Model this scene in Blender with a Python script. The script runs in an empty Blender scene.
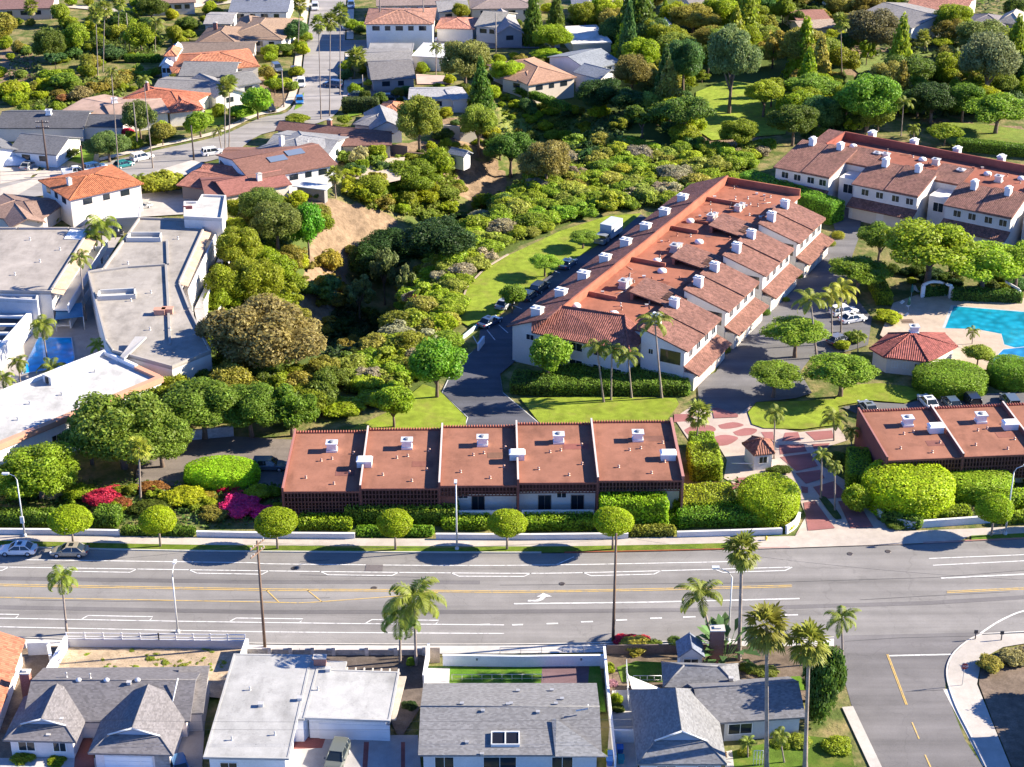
import bpy, math, random
import numpy as np
from mathutils import Vector, Matrix, noise as mnoise
R = random.Random(11)
NP = np.random.default_rng(5)
sc = bpy.context.scene
COL = sc.collection
rad = math.radians
# ---------------------------------------------------------------- camera model (metres; z up; camera looks along +Y and down)
F, TH, H = 1756.0, rad(26), 113.6
CT, ST = math.cos(TH), math.sin(TH)
def G(px, py, z=0.0):
    X = (px-512)/F; Y = (383.5-py)/F
    t = (z-H)/(-ST+Y*CT)
    return Vector((X*t, (CT+Y*ST)*t))
def depth(x, y, z=0.0): return y*CT-(z-H)*ST
def ppm(x, y, z=0.0): return F/depth(x, y, z)
# ---------------------------------------------------------------- the ravine
RAV = [G(p[0], p[1], -8) for p in [(322,395),(332,375),(345,348),(375,310),(395,275),(440,240),(500,195),(545,160),(585,135)]]
RD = [0.0,4.5,11,13,12.5,11,9,6.5,2.0]
def sm(t):
    t = max(0.0, min(1.0, t)); return t*t*(3-2*t)
def hgt(x, y):
    if not (-75 < x < 60 and 215 < y < 420): return 0.0
    best = None; p = Vector((x, y))
    for i in range(len(RAV)-1):
        a, b = RAV[i], RAV[i+1]; ab = b-a
        t = max(0.0, min(1.0, (p-a).dot(ab)/ab.length_squared))
        q = a+ab*t; d = (p-q).length
        if best is None or d < best[0]:
            side = ab.x*(p.y-a.y)-ab.y*(p.x-a.x)
            best = (d, side, RD[i]+(RD[i+1]-RD[i])*t)
    d, side, D = best
    W = 21 if side > 0 else 13.5
    f = sm(1-d/W)
    if f <= 0: return 0.0
    g = abs(mnoise.noise(Vector((x*.16+y*.05, y*.05-x*.02, 3.1))))*2.2+mnoise.noise(Vector((x*.45, y*.45, 7.0)))*.5
    return -D*f-g*min(1.0, 4*f*(1-f)+.25)*min(1, D/6)
def at(px, py, dz=0.0):
    z = 0.0
    for _ in range(14):
        p = G(px, py, z+dz); z = 0.5*z+0.5*hgt(p.x, p.y)
    p = G(px, py, z+dz)
    return Vector((p.x, p.y, hgt(p.x, p.y)))
# ---------------------------------------------------------------- nodes
def lin(c):
    return tuple((v/12.92 if v <= .04045 else ((v+.055)/1.055)**2.4) for v in c)
class NT:
    def __init__(s, name):
        s.m = bpy.data.materials.new(name); s.m.use_nodes = True
        s.t = s.m.node_tree; s.t.nodes.clear()
        s.out = s.t.nodes.new('ShaderNodeOutputMaterial')
    def n(s, typ, **kw):
        nd = s.t.nodes.new(typ)
        for k, v in kw.items():
            if k.startswith('i_'):
                k = k[2:]; k = int(k) if k.isdigit() else k
                s.set(nd.inputs[k], v)
            else: setattr(nd, k, v)
        return nd
    def set(s, sock, v):
        if isinstance(v, bpy.types.NodeSocket): s.t.links.new(v, sock)
        else: sock.default_value = v
    def math(s, op, a, b=0.0, c=None):
        nd = s.n('ShaderNodeMath', operation=op); s.set(nd.inputs[0], a); s.set(nd.inputs[1], b)
        if c is not None: s.set(nd.inputs[2], c)
        return nd.outputs[0]
    def mix(s, f, a, b, mode='MIX'):
        nd = s.n('ShaderNodeMix', data_type='RGBA', blend_type=mode)
        s.set(nd.inputs[0], f); s.set(nd.inputs[6], a); s.set(nd.inputs[7], b)
        return nd.outputs[2]
    def scale(s, col, val):
        nd = s.n('ShaderNodeVectorMath', operation='SCALE'); s.set(nd.inputs[0], col); s.set(nd.inputs['Scale'], val)
        return nd.outputs[0]
    def noise(s, vec, sc_, det=4.0, rough=.6):
        nd = s.n('ShaderNodeTexNoise'); s.set(nd.inputs['Vector'], vec); nd.inputs['Scale'].default_value = sc_
        nd.inputs['Detail'].default_value = det; nd.inputs['Roughness'].default_value = rough
        return nd.outputs['Fac']
    def ramp(s, v, a, b, lo, hi):
        nd = s.n('ShaderNodeMapRange'); s.set(nd.inputs[0], v)
        for i, q in enumerate((a, b, lo, hi)): s.set(nd.inputs[i+1], q)
        return nd.outputs[0]
    def bsdf(s, col, rough=.8, spec=.3, metal=0.0, bump=None, bs=.3, bd=.05):
        p = s.n('ShaderNodeBsdfPrincipled')
        s.set(p.inputs['Base Color'], col); s.set(p.inputs['Roughness'], rough)
        p.inputs['Specular IOR Level'].default_value = spec; p.inputs['Metallic'].default_value = metal
        if bump is not None:
            b = s.n('ShaderNodeBump'); b.inputs['Strength'].default_value = bs; b.inputs['Distance'].default_value = bd
            s.set(b.inputs['Height'], bump); s.t.links.new(b.outputs[0], p.inputs['Normal'])
        s.t.links.new(p.outputs[0], s.out.inputs[0]); return p
    def tc(s, which='Object'): return s.n('ShaderNodeTexCoord').outputs[which]
    def wpos(s): return s.n('ShaderNodeNewGeometry').outputs['Position']
    def oc(s): return s.n('ShaderNodeObjectInfo').outputs['Color']
    def wn(s, a, b):
        c = s.n('ShaderNodeCombineXYZ'); s.set(c.inputs[0], a); s.set(c.inputs[1], b)
        w = s.n('ShaderNodeTexWhiteNoise', noise_dimensions='3D'); s.t.links.new(c.outputs[0], w.inputs['Vector'])
        return w.outputs['Value']
    def uv(s):
        sp = s.n('ShaderNodeSeparateXYZ'); s.t.links.new(s.tc('UV'), sp.inputs[0]); return sp.outputs[0], sp.outputs[1]
def var(n, col, vec, scales=((.25,.18),(2.5,.15))):
    for s_, a in scales:
        col = n.scale(col, n.ramp(n.noise(vec, s_), .3, .7, 1-a, 1+a))
    return col
MAT = {}
def simple(name, rough=.8, spec=.3, metal=0.0, scales=((.25,.15),(3.0,.12)), bump=None):
    n = NT(name); v = n.wpos()
    b = n.noise(v, bump[0]) if bump else None
    n.bsdf(var(n, n.oc(), v, scales), rough, spec, metal, b, bump[1] if bump else .3, .03); MAT[name] = n.m
simple('stucco', .9, .15, scales=((.3,.08),(5,.06)), bump=(9,.25))
simple('paint', .55, .3, scales=((.6,.06),))
simple('metal', .45, .4, .3, scales=((1.5,.12),))
simple('wood', .8, .2, scales=((.8,.2),(7,.2)))
simple('bark', .9, .1, scales=((1.2,.25),(9,.25)))
simple('concrete', .9, .2, scales=((.12,.12),(.9,.1),(9,.08)), bump=(14,.2))
simple('soil', .95, .1, scales=((.2,.25),(1.1,.25),(6,.2)), bump=(3,.5))
simple('fabric', .8, .2)
simple('plastic', .5, .4, scales=((2,.06),))
def m_flat():
    n = NT('flat_roof'); v = n.wpos(); c = n.oc()
    c = var(n, c, v, ((.09,.14),(.5,.12),(6,.08)))
    mp = n.n('ShaderNodeMapping'); n.t.links.new(v, mp.inputs[0]); mp.inputs['Scale'].default_value = (.35,.12,1)
    st = n.noise(mp.outputs[0], 1.2, 5)
    c = n.scale(c, n.ramp(st, .5, .72, 1.04, .74)); pond = n.noise(v, .28, 6, .7); c = n.scale(c, n.ramp(pond, .55, .6, 1.0, .88)); c = n.scale(c, n.ramp(n.noise(v, 2.6, 3), .66, .7, 1.0, .8))
    n.bsdf(c, .9, .15, 0, n.noise(v, 20), .2, .02); MAT['flat_roof'] = n.m
m_flat()
def m_tile():
    n = NT('barrel_tile'); u, v = n.uv(); c = n.oc()
    ru = n.math('FLOOR', n.math('DIVIDE', u, .32)); rv = n.math('FLOOR', n.math('DIVIDE', v, .42))
    r = n.wn(ru, rv); fu = n.math('FRACT', n.math('DIVIDE', u, .32)); fv = n.math('FRACT', n.math('DIVIDE', v, .42))
    rib = n.math('SINE', n.math('MULTIPLY', fu, math.pi))
    c = n.scale(c, n.ramp(r, 0, 1, .72, 1.28)); c = var(n, c, n.wpos(), ((.3,.16),))
    hgt_ = n.math('ADD', n.math('MULTIPLY', rib, 1.0), n.math('MULTIPLY', fv, -.25))
    n.bsdf(c, .8, .2, 0, hgt_, .9, .09); MAT['barrel_tile'] = n.m
m_tile()
def m_shingle():
    n = NT('shingle'); u, v = n.uv(); c = n.oc()
    rv = n.math('FLOOR', n.math('DIVIDE', v, .16)); ru = n.math('FLOOR', n.math('ADD', n.math('DIVIDE', u, .3), n.math('MULTIPLY', rv, .37)))
    r = n.wn(ru, rv); fv = n.math('FRACT', n.math('DIVIDE', v, .16))
    c = n.scale(c, n.ramp(r, 0, 1, .8, 1.2)); c = n.scale(c, n.ramp(fv, 0, .16, .85, 1.0))
    c = var(n, c, n.wpos(), ((.2,.08),(1.3,.05)))
    n.bsdf(c, .9, .15, 0, fv, .4, .02); MAT['shingle'] = n.m
m_shingle()
def m_brick():
    n = NT('brick'); u, v = n.uv(); c = n.oc()
    cb = n.n('ShaderNodeCombineXYZ'); n.set(cb.inputs[0], u); n.set(cb.inputs[1], v)
    b = n.n('ShaderNodeTexBrick'); n.t.links.new(cb.outputs[0], b.inputs['Vector']); b.inputs['Scale'].default_value = 4.5
    n.set(b.inputs['Color1'], c); n.set(b.inputs['Color2'], n.scale(c, .65)); b.inputs['Mortar'].default_value = (.4,.36,.32,1); b.inputs['Mortar Size'].default_value = .015
    n.bsdf(b.outputs['Color'], .9, .1); MAT['brick'] = n.m
m_brick()
def m_block():
    n = NT('block_wall'); u, v = n.uv(); c = n.oc()
    rv = n.math('FLOOR', n.math('DIVIDE', v, .2)); ru = n.math('FLOOR', n.math('ADD', n.math('DIVIDE', u, .4), n.math('MULTIPLY', rv, .5)))
    c = n.scale(c, n.ramp(n.wn(ru, rv), 0, 1, .85, 1.12)); n.bsdf(var(n, c, n.wpos()), .95, .1); MAT['block_wall'] = n.m
m_block()
def m_leaf(name, trans=.4, lo=.65, hi=1.4):
    n = NT(name); g = n.n('ShaderNodeNewGeometry'); r = g.outputs['Random Per Island']
    oi = n.n('ShaderNodeObjectInfo')
    c = n.scale(oi.outputs['Color'], n.ramp(r, 0, 1, lo, hi))
    cl = n.noise(n.wpos(), .55, 2)
    c = n.scale(c, n.ramp(cl, .3, .7, .8, 1.2))
    hs = n.n('ShaderNodeHueSaturation'); n.set(hs.inputs['Color'], c)
    n.set(hs.inputs['Hue'], n.ramp(n.math('ADD', r, oi.outputs['Random']), 0, 2, .485, .515))
    p = n.n('ShaderNodeBsdfPrincipled'); n.set(p.inputs['Base Color'], hs.outputs[0]); p.inputs['Roughness'].default_value = .55; p.inputs['Specular IOR Level'].default_value = .25
    tr = n.n('ShaderNodeBsdfTranslucent'); n.set(tr.inputs[0], n.mix(.5, hs.outputs[0], n.scale(hs.outputs[0], 1.8)))
    ms = n.n('ShaderNodeMixShader'); ms.inputs[0].default_value = trans
    n.t.links.new(p.outputs[0], ms.inputs[1]); n.t.links.new(tr.outputs[0], ms.inputs[2]); n.t.links.new(ms.outputs[0], n.out.inputs[0]); MAT[name] = n.m
m_leaf('leaf'); m_leaf('frond', .3, .7, 1.3)
def m_asphalt():
    n = NT('asphalt'); v = n.wpos(); c = n.oc()
    mp = n.n('ShaderNodeMapping'); n.t.links.new(v, mp.inputs[0]); mp.inputs['Scale'].default_value = (.02,.45,1)
    c = n.scale(c, n.ramp(n.noise(mp.outputs[0], 1.0, 3), .3, .7, .78, 1.16))
    c = var(n, c, v, ((.06,.12),(.4,.08),(8,.12)))
    vo = n.n('ShaderNodeTexVoronoi', feature='DISTANCE_TO_EDGE'); nz = n.n('ShaderNodeTexNoise'); nz.inputs['Scale'].default_value = .5; n.t.links.new(v, nz.inputs['Vector'])
    vv = n.n('ShaderNodeVectorMath', operation='MULTIPLY_ADD'); n.t.links.new(nz.outputs['Color'], vv.inputs[0]); vv.inputs[1].default_value = (3,3,0); n.t.links.new(v, vv.inputs[2])
    n.t.links.new(vv.outputs[0], vo.inputs['Vector']); vo.inputs['Scale'].default_value = .11
    c = n.scale(c, n.ramp(vo.outputs['Distance'], 0, .008, .86, 1.0))
    n.bsdf(c, .92, .2, 0, n.noise(v, 25), .25, .02); MAT['asphalt'] = n.m
m_asphalt()
def m_lawn():
    n = NT('lawn'); v = n.wpos(); c = var(n, n.oc(), v, ((.1,.2),(.8,.22),(10,.3)))
    dry = n.ramp(n.noise(v, .3, 6, .7), .5, .7, 0, .6)
    c = n.mix(dry, c, (.25,.22,.06,1)); n.bsdf(c, .95, .1, 0, n.noise(v, 16), .8, .06); MAT['lawn'] = n.m
m_lawn()
def m_water():
    n = NT('water'); v = n.wpos(); vo = n.n('ShaderNodeTexVoronoi', feature='SMOOTH_F1'); n.t.links.new(v, vo.inputs['Vector']); vo.inputs['Scale'].default_value = .8
    c = n.scale(n.oc(), n.ramp(vo.outputs['Distance'], .05, .7, 1.5, .72)); n.bsdf(c, .12, .5, 0, n.noise(v, 1.5), .12, .05); MAT['water'] = n.m
m_water()
def m_glass():
    n = NT('glass'); n.bsdf(n.oc(), .08, .6); MAT['glass'] = n.m
m_glass()
def m_car():
    n = NT('car_paint'); p = n.bsdf(n.oc(), .3, .5); p.inputs['Coat Weight'].default_value = .6; p.inputs['Coat Roughness'].default_value = .05; MAT['car_paint'] = n.m
m_car()
def m_mark():
    n = NT('road_paint'); v = n.wpos(); c = n.oc()
    w = n.ramp(n.noise(v, 1.6, 7, .75), .48, .68, .08, .85)
    n.bsdf(n.mix(w, c, (.24,.235,.24,1)), .8, .2); MAT['road_paint'] = n.m
m_mark()
def m_ground():
    n = NT('terrain'); v = n.wpos()
    a = n.n('ShaderNodeAttribute', attribute_name='cover'); sp = n.n('ShaderNodeSeparateColor'); n.t.links.new(a.outputs['Color'], sp.inputs[0])
    nz = n.noise(v, .35, 6); n2 = n.noise(v, 2.2, 5)
    dirt = n.mix(n2, (.19,.13,.08,1), (.33,.235,.155,1)); green = n.mix(n2, (.05,.085,.02,1), (.13,.16,.04,1)); dry = n.mix(n2, (.20,.16,.07,1), (.36,.29,.14,1))
    f1 = n.ramp(n.math('ADD', sp.outputs[0], n.math('MULTIPLY', n.math('SUBTRACT', nz, .5), .9)), .42, .58, 0, 1)
    base = n.mix(n.ramp(nz, .4, .65, 0, 1), green, dry)
    f2 = n.ramp(n.math('ADD', sp.outputs[1], n.math('MULTIPLY', n.math('SUBTRACT', nz, .5), .7)), .42, .58, 0, 1)
    gul = n.noise(v, .5, 8, .75); dirt = n.scale(dirt, n.ramp(gul, .35, .65, .62, 1.25)); base = n.mix(f2, base, green); base = n.mix(f1, base, dirt); base = n.mix(n.ramp(sp.outputs[2], .3, .7, 0, 1), base, n.mix(n2, (.16,.20,.03,1), (.30,.31,.10,1)))
    n.bsdf(base, .95, .1, 0, n.noise(v, 1.2, 6), .7, .3); MAT['terrain'] = n.m
m_ground()
# ---------------------------------------------------------------- mesh helpers
class MB:
    def __init__(s): s.v = []; s.f = []; s.m = []; s.sm = []
    def face(s, pts, m=0):
        i = len(s.v); s.v += [tuple(p) for p in pts]; s.f.append(tuple(range(i, i+len(pts)))); s.m.append(m); s.sm.append(False)
    def faces(s, vs, fs, m=0, smooth=False):
        i = len(s.v); s.v += [tuple(p) for p in vs]
        for f in fs: s.f.append(tuple(k+i for k in f)); s.m.append(m); s.sm.append(smooth)
    def prism(s, poly, z0, z1, m=0, mtop=None):
        n = len(poly); vs = [(p[0], p[1], z0) for p in poly]+[(p[0], p[1], z1) for p in poly]
        ar = sum(poly[i][0]*poly[(i+1) % n][1]-poly[(i+1) % n][0]*poly[i][1] for i in range(n))
        o = list(range(n)) if ar > 0 else list(range(n-1, -1, -1))
        fs = [tuple(o[i] for i in range(n-1, -1, -1))]+[(o[i], o[(i+1) % n], o[(i+1) % n]+n, o[i]+n) for i in range(n)]
        s.faces(vs, fs, m); s.faces([vs[n+k] for k in o], [tuple(range(n))], m if mtop is None else mtop)
    def box(s, c, d, rot=0.0, m=0):
        cr, sr = math.cos(rot), math.sin(rot)
        q = [(c[0]+x*d[0]/2*cr-y*d[1]/2*sr, c[1]+x*d[0]/2*sr+y*d[1]/2*cr) for x, y in ((-1,-1),(1,-1),(1,1),(-1,1))]
        s.prism(q, c[2]-d[2]/2, c[2]+d[2]/2, m)
    def slab(s, top, th, m=0):
        n = len(top); nv = Vector((0,0,0))
        for i in range(n):
            a, b = Vector(top[i]), Vector(top[(i+1) % n]); nv += a.cross(b)
        if nv.z < 0: top = top[::-1]
        vs = [tuple(p) for p in top]+[(p[0], p[1], p[2]-th) for p in top]
        s.faces(vs, [tuple(range(n)), tuple(range(2*n-1, n-1, -1))]+[(i, i+n, (i+1) % n+n, (i+1) % n) for i in range(n)], m)
    def tube(s, pts, rs, n=8, m=0, cap=True):
        rings = []; vs = []; fs = []
        pts = [Vector(p) for p in pts]
        for i, p in enumerate(pts):
            d = (pts[min(i+1, len(pts)-1)]-pts[max(i-1, 0)]).normalized()
            x = d.orthogonal().normalized() if abs(d.z) < .99 else Vector((1,0,0)); x = (x-d*x.dot(d)).normalized(); y = d.cross(x)
            r = rs[i] if isinstance(rs, (list, tuple)) else rs
            vs += [p+x*(r*math.cos(2*math.pi*k/n))+y*(r*math.sin(2*math.pi*k/n)) for k in range(n)]
        for i in range(len(pts)-1):
            for k in range(n): fs.append((i*n+k, i*n+(k+1) % n, (i+1)*n+(k+1) % n, (i+1)*n+k))
        if cap: fs += [tuple(range(n-1, -1, -1)), tuple(range((len(pts)-1)*n, len(pts)*n))]
        s.faces(vs, fs, m, True)
    def lathe(s, prof, c=(0,0,0), n=14, m=0):
        vs = [(c[0]+r*math.cos(2*math.pi*k/n), c[1]+r*math.sin(2*math.pi*k/n), c[2]+z) for r, z in prof for k in range(n)]
        fs = [(i*n+k, i*n+(k+1) % n, (i+1)*n+(k+1) % n, (i+1)*n+k) for i in range(len(prof)-1) for k in range(n)]
        fs += [tuple(range(n-1, -1, -1)), tuple(range((len(prof)-1)*n, len(prof)*n))]
        s.faces(vs, fs, m, True)
    def mesh(s, name, mats, off=(0,0,0)):
        me = bpy.data.meshes.new(name); o = Vector(off)
        me.from_pydata([tuple(Vector(p)-o) for p in s.v], [], s.f)
        me.polygons.foreach_set('material_index', s.m); me.polygons.foreach_set('use_smooth', s.sm)
        for mm in mats: me.materials.append(MAT[mm])
        uvl = me.uv_layers.new(name='UVMap'); me.update()
        out = np.zeros(len(me.loops)*2, dtype=np.float32)
        for p in me.polygons:
            n = p.normal
            if abs(n.z) > .999: hx, hy = Vector((1,0,0)), Vector((0,1,0))
            else: hx = Vector((0,0,1)).cross(n).normalized(); hy = n.cross(hx)
            for li in p.loop_indices:
                q = me.vertices[me.loops[li].vertex_index].co
                out[2*li] = q.dot(hx); out[2*li+1] = q.dot(hy)
        uvl.data.foreach_set('uv', out)
        return me
    def build(s, name, mats, color=(1,1,1), parent=None, off=None):
        if isinstance(mats, str): mats = [mats]
        if off is None: off = (parent.matrix_basis.translation if parent is not None and parent.parent is None else Vector((0,0,0)))
        if parent is not None and parent.parent is not None:
            q = parent; off = Vector((0,0,0))
            while q is not None: off += q.matrix_basis.translation; q = q.parent
        me = s.mesh(name, mats, off)
        o = bpy.data.objects.new(name, me); COL.objects.link(o); o.color = (*color[:3], 1)
        if parent is not None: o.parent = parent
        return o
def tag(o, label=None, cat=None, group=None, kind=None):
    if label: o['label'] = label
    if cat: o['category'] = cat
    if group: o['group'] = group
    if kind: o['kind'] = kind
    return o
def thing(name, label, cat, loc=(0,0,0), group=None, rz=0.0):
    o = bpy.data.objects.new(name, None); COL.objects.link(o); o.location = loc; o.rotation_euler = (0,0,rz); o.empty_display_size = .3
    return tag(o, label, cat, group)
def dup(o, loc=None, rz=None, label=None, group=None, color=None, which=('body',)):
    r = o.copy(); COL.objects.link(r)
    if loc is not None: r.location = loc
    if rz is not None: r.rotation_euler = (0,0,rz)
    if label: r['label'] = label
    if group: r['group'] = group
    for ch in list(o.children):
        c = ch.copy(); COL.objects.link(c); c.parent = r
        if color is not None and ch.name.split('.')[0] in which: c.color = (*color, 1)
        for g in list(ch.children):
            d = g.copy(); COL.objects.link(d); d.parent = c
            if color is not None and g.name.split('.')[0] in which: d.color = (*color, 1)
    return r
_layer = [0]
def sheet(name, px, mat, color, kind='structure', label=None, cat=None, z=None, world=None, up=None):
    """a flat ground sheet; px are points on the ground"""
    _layer[0] += 1
    zz = .012+.004*_layer[0] if z is None else z
    pts = world if world is not None else [G(*p, zz) for p in px]
    mb = MB(); ar = sum(pts[i][0]*pts[(i+1) % len(pts)][1]-pts[(i+1) % len(pts)][0]*pts[i][1] for i in range(len(pts)))
    pts = list(pts) if ar > 0 else list(pts)[::-1]
    mb.face([(p[0], p[1], zz) for p in pts])
    o = mb.build(name, mat, color); o['kind'] = kind
    if label: tag(o, label, cat)
    return o
def smooth(px, n=5):
    """Catmull-Rom through pixel points (open)"""
    P = [Vector(p) for p in px]; out = []
    for i in range(len(P)-1):
        a, b, c, d = P[max(i-1, 0)], P[i], P[i+1], P[min(i+2, len(P)-1)]
        for k in range(n):
            t = k/n; out.append(.5*((2*b)+(c-a)*t+(2*a-5*b+4*c-d)*t*t+(3*b-a-3*c+d)*t**3))
    out.append(P[-1]); return [tuple(p) for p in out]
def inpoly(x, y, poly):
    c = False; j = len(poly)-1
    for i in range(len(poly)):
        xi, yi = poly[i][0], poly[i][1]; xj, yj = poly[j][0], poly[j][1]
        if (yi > y) != (yj > y) and x < (xj-xi)*(y-yi)/(yj-yi)+xi: c = not c
        j = i
    return c
# ================================================================ TERRAIN
def axis(lo, hi, step, far):
    a = list(np.arange(lo, hi+.01, step)); return [-far, lo-400, lo-120, lo-40]+a+[hi+40, hi+150, hi+500, far]
TURF = [[(498,94),(540,98),(572,114),(598,128),(590,142),(540,144),(498,132)]]
DIRT = [[(436,120),(474,117),(488,140),(478,160),(440,166),(432,146)],[(285,182),(330,200),(395,215),(392,236),(350,262),(345,300),(318,345),(300,300),(312,255),(296,215)],
        [(440,165),(500,160),(520,190),(480,200),(445,190)], [(655,120),(770,112),(760,150),(690,152)], [(170,60),(345,95),(260,110),(150,75)],
        [(920,118),(1030,128),(1030,145),(960,150)], [(0,45),(35,45),(35,80),(0,85)], [(850,45),(930,50),(900,80),(846,75)],[(365,150),(460,145),(450,165),(400,172)]]
GREEN = [[(455,312),(500,256),(560,228),(640,200),(760,175),(760,120),(560,130),(500,200),(430,255),(330,390),(440,400)],
         [(180,400),(320,400),(330,300),(290,200),(215,225)], [(340,190),(450,190),(450,140),(350,150)], [(590,0),(860,0),(860,130),(590,130)], [(500,85),(600,85),(640,140),(520,160)]]
def build_terrain():
    xs = axis(-130, 130, 1.6, 4000); ys = [-900, 60, 100]+list(np.arange(132, 440, 1.6))+list(np.arange(440, 560, 12))+[640,800,1200,2000,5000]
    vs = [(x, y, hgt(x, y)) for y in ys for x in xs]; nx = len(xs)
    fs = [(j*nx+i, j*nx+i+1, (j+1)*nx+i+1, (j+1)*nx+i) for j in range(len(ys)-1) for i in range(nx-1)]
    me = bpy.data.meshes.new('ground'); me.from_pydata(vs, [], fs); me.materials.append(MAT['terrain'])
    at_ = me.color_attributes.new('cover', 'FLOAT_COLOR', 'POINT')
    wd = [[tuple(at(*p))[:2] for p in q] for q in DIRT]; wt = [[tuple(at(*p))[:2] for p in q] for q in TURF]; wg = [[tuple(at(*p))[:2] for p in q] for q in GREEN]
    d = np.zeros((len(vs), 4), dtype=np.float32); d[:, 3] = 1
    for k, (x, y, z) in enumerate(vs):
        if abs(x) > 200 or y < 130 or y > 480: continue
        d[k, 0] = any(inpoly(x, y, q) for q in wd); d[k, 1] = any(inpoly(x, y, q) for q in wg); d[k, 2] = any(inpoly(x, y, q) for q in wt)
    at_.data.foreach_set('color', d.ravel()); me.polygons.foreach_set('use_smooth', [True]*len(fs))
    o = bpy.data.objects.new('ground', me); COL.objects.link(o); o['kind'] = 'structure'
build_terrain()
# ================================================================ ROADS AND SHEETS
ASPH = (.235,.222,.212); ASPD = (.12,.118,.125); CONC = (.50,.46,.42); LAWN = (.215,.275,.03)
NK = [(-160,545),(0,547.5),(130,550.5),(254,552.2),(510,553.3),(620,552.3),(730,549.8),(790,548.3),(900,544.5),(1024,539),(1180,531)]
SK = [(-160,632),(0,637),(70,639),(250,643.5),(350,644.3),(500,644.5),(610,643),(700,641),(760,639.5),(834,637.5),(980,634),(1024,632),(1180,626)]
sheet('boulevard', smooth(NK)+smooth(SK)[::-1], 'asphalt', ASPH)
sheet('side_street', [(826,636),(836,650),(852,707),(881,767),(900,810),(1000,810),(983,767),(965,740),(945,690),(946,676),(951,656),(967,641),(990,632)], 'asphalt', (.175,.165,.165))
sheet('gutter_pavement', [(943,689),(950,689),(992,765),(983,766)], 'concrete', (.55,.52,.48))
def ribbon(mb, wpts, w, z):
    w2 = [Vector(p).to_2d() if len(p) > 2 else Vector(p) for p in wpts]; L = []; Rr = []
    for i, p in enumerate(w2):
        d = (w2[min(i+1, len(w2)-1)]-w2[max(i-1, 0)]).normalized(); nn = Vector((-d.y, d.x))*w/2; L.append(p+nn); Rr.append(p-nn)
    for i in range(len(w2)-1): mb.face([(*Rr[i], z), (*Rr[i+1], z), (*L[i+1], z), (*L[i], z)])
def lines(name, rows, w, color, mat='road_paint', z=None):
    _layer[0] += 1; z = .014+.004*_layer[0]; mb = MB()
    for r in rows: ribbon(mb, [G(*p) for p in r], w, z)
    o = mb.build(name, mat, color); o['kind'] = 'structure'; return o
WH, YE = (.78,.77,.75), (.64,.43,.13)
lines('tar_seam_and_shadow', [[(500,585.3),(760,583),(937,577.5),(1030,570)],[(20,600),(120,601.5),(200,600.5),(330,598)],[(420,612),(500,610),(560,611.5)],[(300,575),(420,577.5)],[(860,600),(930,596),(1010,592)],[(845,641.5),(900,638),(985,636)],[(905,692),(945,690)],[(300,561.8),(330,560)]], .08, (.085,.083,.086), 'concrete')  # tar seams; the last short streak paints the tip of a lamp's cast shadow
lines('wheel_stain', [[(-20,607),(250,612),(480,612),(690,610),(930,603),(1030,597)],[(-20,578),(250,582),(480,582.5)]], .8, (.165,.155,.155), 'asphalt')
L1 = [(25,560),(254,563),(265,564),(500,565.7),(728,561.9)]; L2 = [(-40,566.5),(8,567.3),(260,571),(500,573.5),(600,572.5),(760,568.2),(790,567.3)]
L3 = [(-40,617.6),(0,618.4),(260,622.7),(504,625.2)]; L4 = [(-40,626.2),(0,627),(260,632),(504,633.7)]
def yon(L, x):
    for a, b in zip(L, L[1:]):
        if a[0] <= x <= b[0]: return a[1]+(b[1]-a[1])*(x-a[0])/(b[0]-a[0])
    return L[-1][1]
hk = []
for x0, x1 in ((-60,5),(70,133),(194,265),(325,395),(456,527),(588,657),(720,788)):
    hk.append([(max(x0-5,-40), yon(L2, max(x0-5,-39))), (x0+3, yon(L2, max(x0,-39))+3.4), (x1-3, yon(L2, x1)+3.4), (x1+4, yon(L2, x1))])
for x0, x1 in ((-50,20),(84,154),(232,304),(368,440)):
    hk.append([(x0-2, yon(L3, max(x0,-39))-.6), (x0+4, yon(L3, max(x0,-39))-4), (x1-1, yon(L3, x1)-4), (x1-4, yon(L3, x1)-.6)])
lines('bike_lane_marking', [smooth(L, 3) for L in (L1, L2, L3, L4)]+hk+[[(929,558.7),(1024,554.9),(1100,551)],[(933,565.5),(1024,561),(1100,557)],[(556,565),(574,557)]], .16, WH)
lines('lane_marking', [[(514,604),(640,602.6),(760,599.8),(799.5,598.8)],[(941,578.4),(1024,574.5),(1100,570)],smooth([(980,634),(994,624.5),(1008,617),(1024,611),(1060,603)],3),[(888.5,656),(953,654.6)]]+
      [[(a, y),(b, y-.4)] for a, b, y in ((480,490,625),(512,523,625.2),(546.5,558,624),(581,593,622.2),(616,627,620.5),(650,662,618.6),(683,695.5,617.4),(718,728,616.9),(751,763,616),(785,798,615.4))], .24, WH)
N1 = [(-60,583.4),(0,584.4),(260,589),(385,589.8),(510,591.3),(640,589.2),(760,586.2),(792,585.4)]
lines('centre_line_marking', [smooth(N1, 3),[(p[0], p[1]+1.6) for p in N1],smooth([(-60,596.6),(0,597.6),(260,602.2),(301,603),(340,600.5),(385,597.3),(438,592.8)],3),[(266,589.7),(279,602.4)],[(307,590),(322,602)],
      [(947,591.5),(1024,588),(1100,584)],[(947,593),(1024,589.4),(1100,585.4)],[(887,654.6),(906,705)],[(888,654.6),(907,705)],[(912,722.5),(919,739)],[(925,755),(934,775)]], .15, YE)
def arrow():
    _layer[0] += 1; z = .014+.004*_layer[0]; mb = MB()
    for q in ([(528,600.3),(527.5,601.8),(538,601.8),(543,600),(546,597),(541,597),(539,599),(536,600.3)],[(536.5,597.2),(552,596.8),(543,593.2),(541.5,594.6)]):
        mb.face([(*G(*p), z) for p in q[::-1]])
    o = mb.build('turn_arrow_marking', 'road_paint', WH); o['kind'] = 'structure'
arrow()
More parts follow.
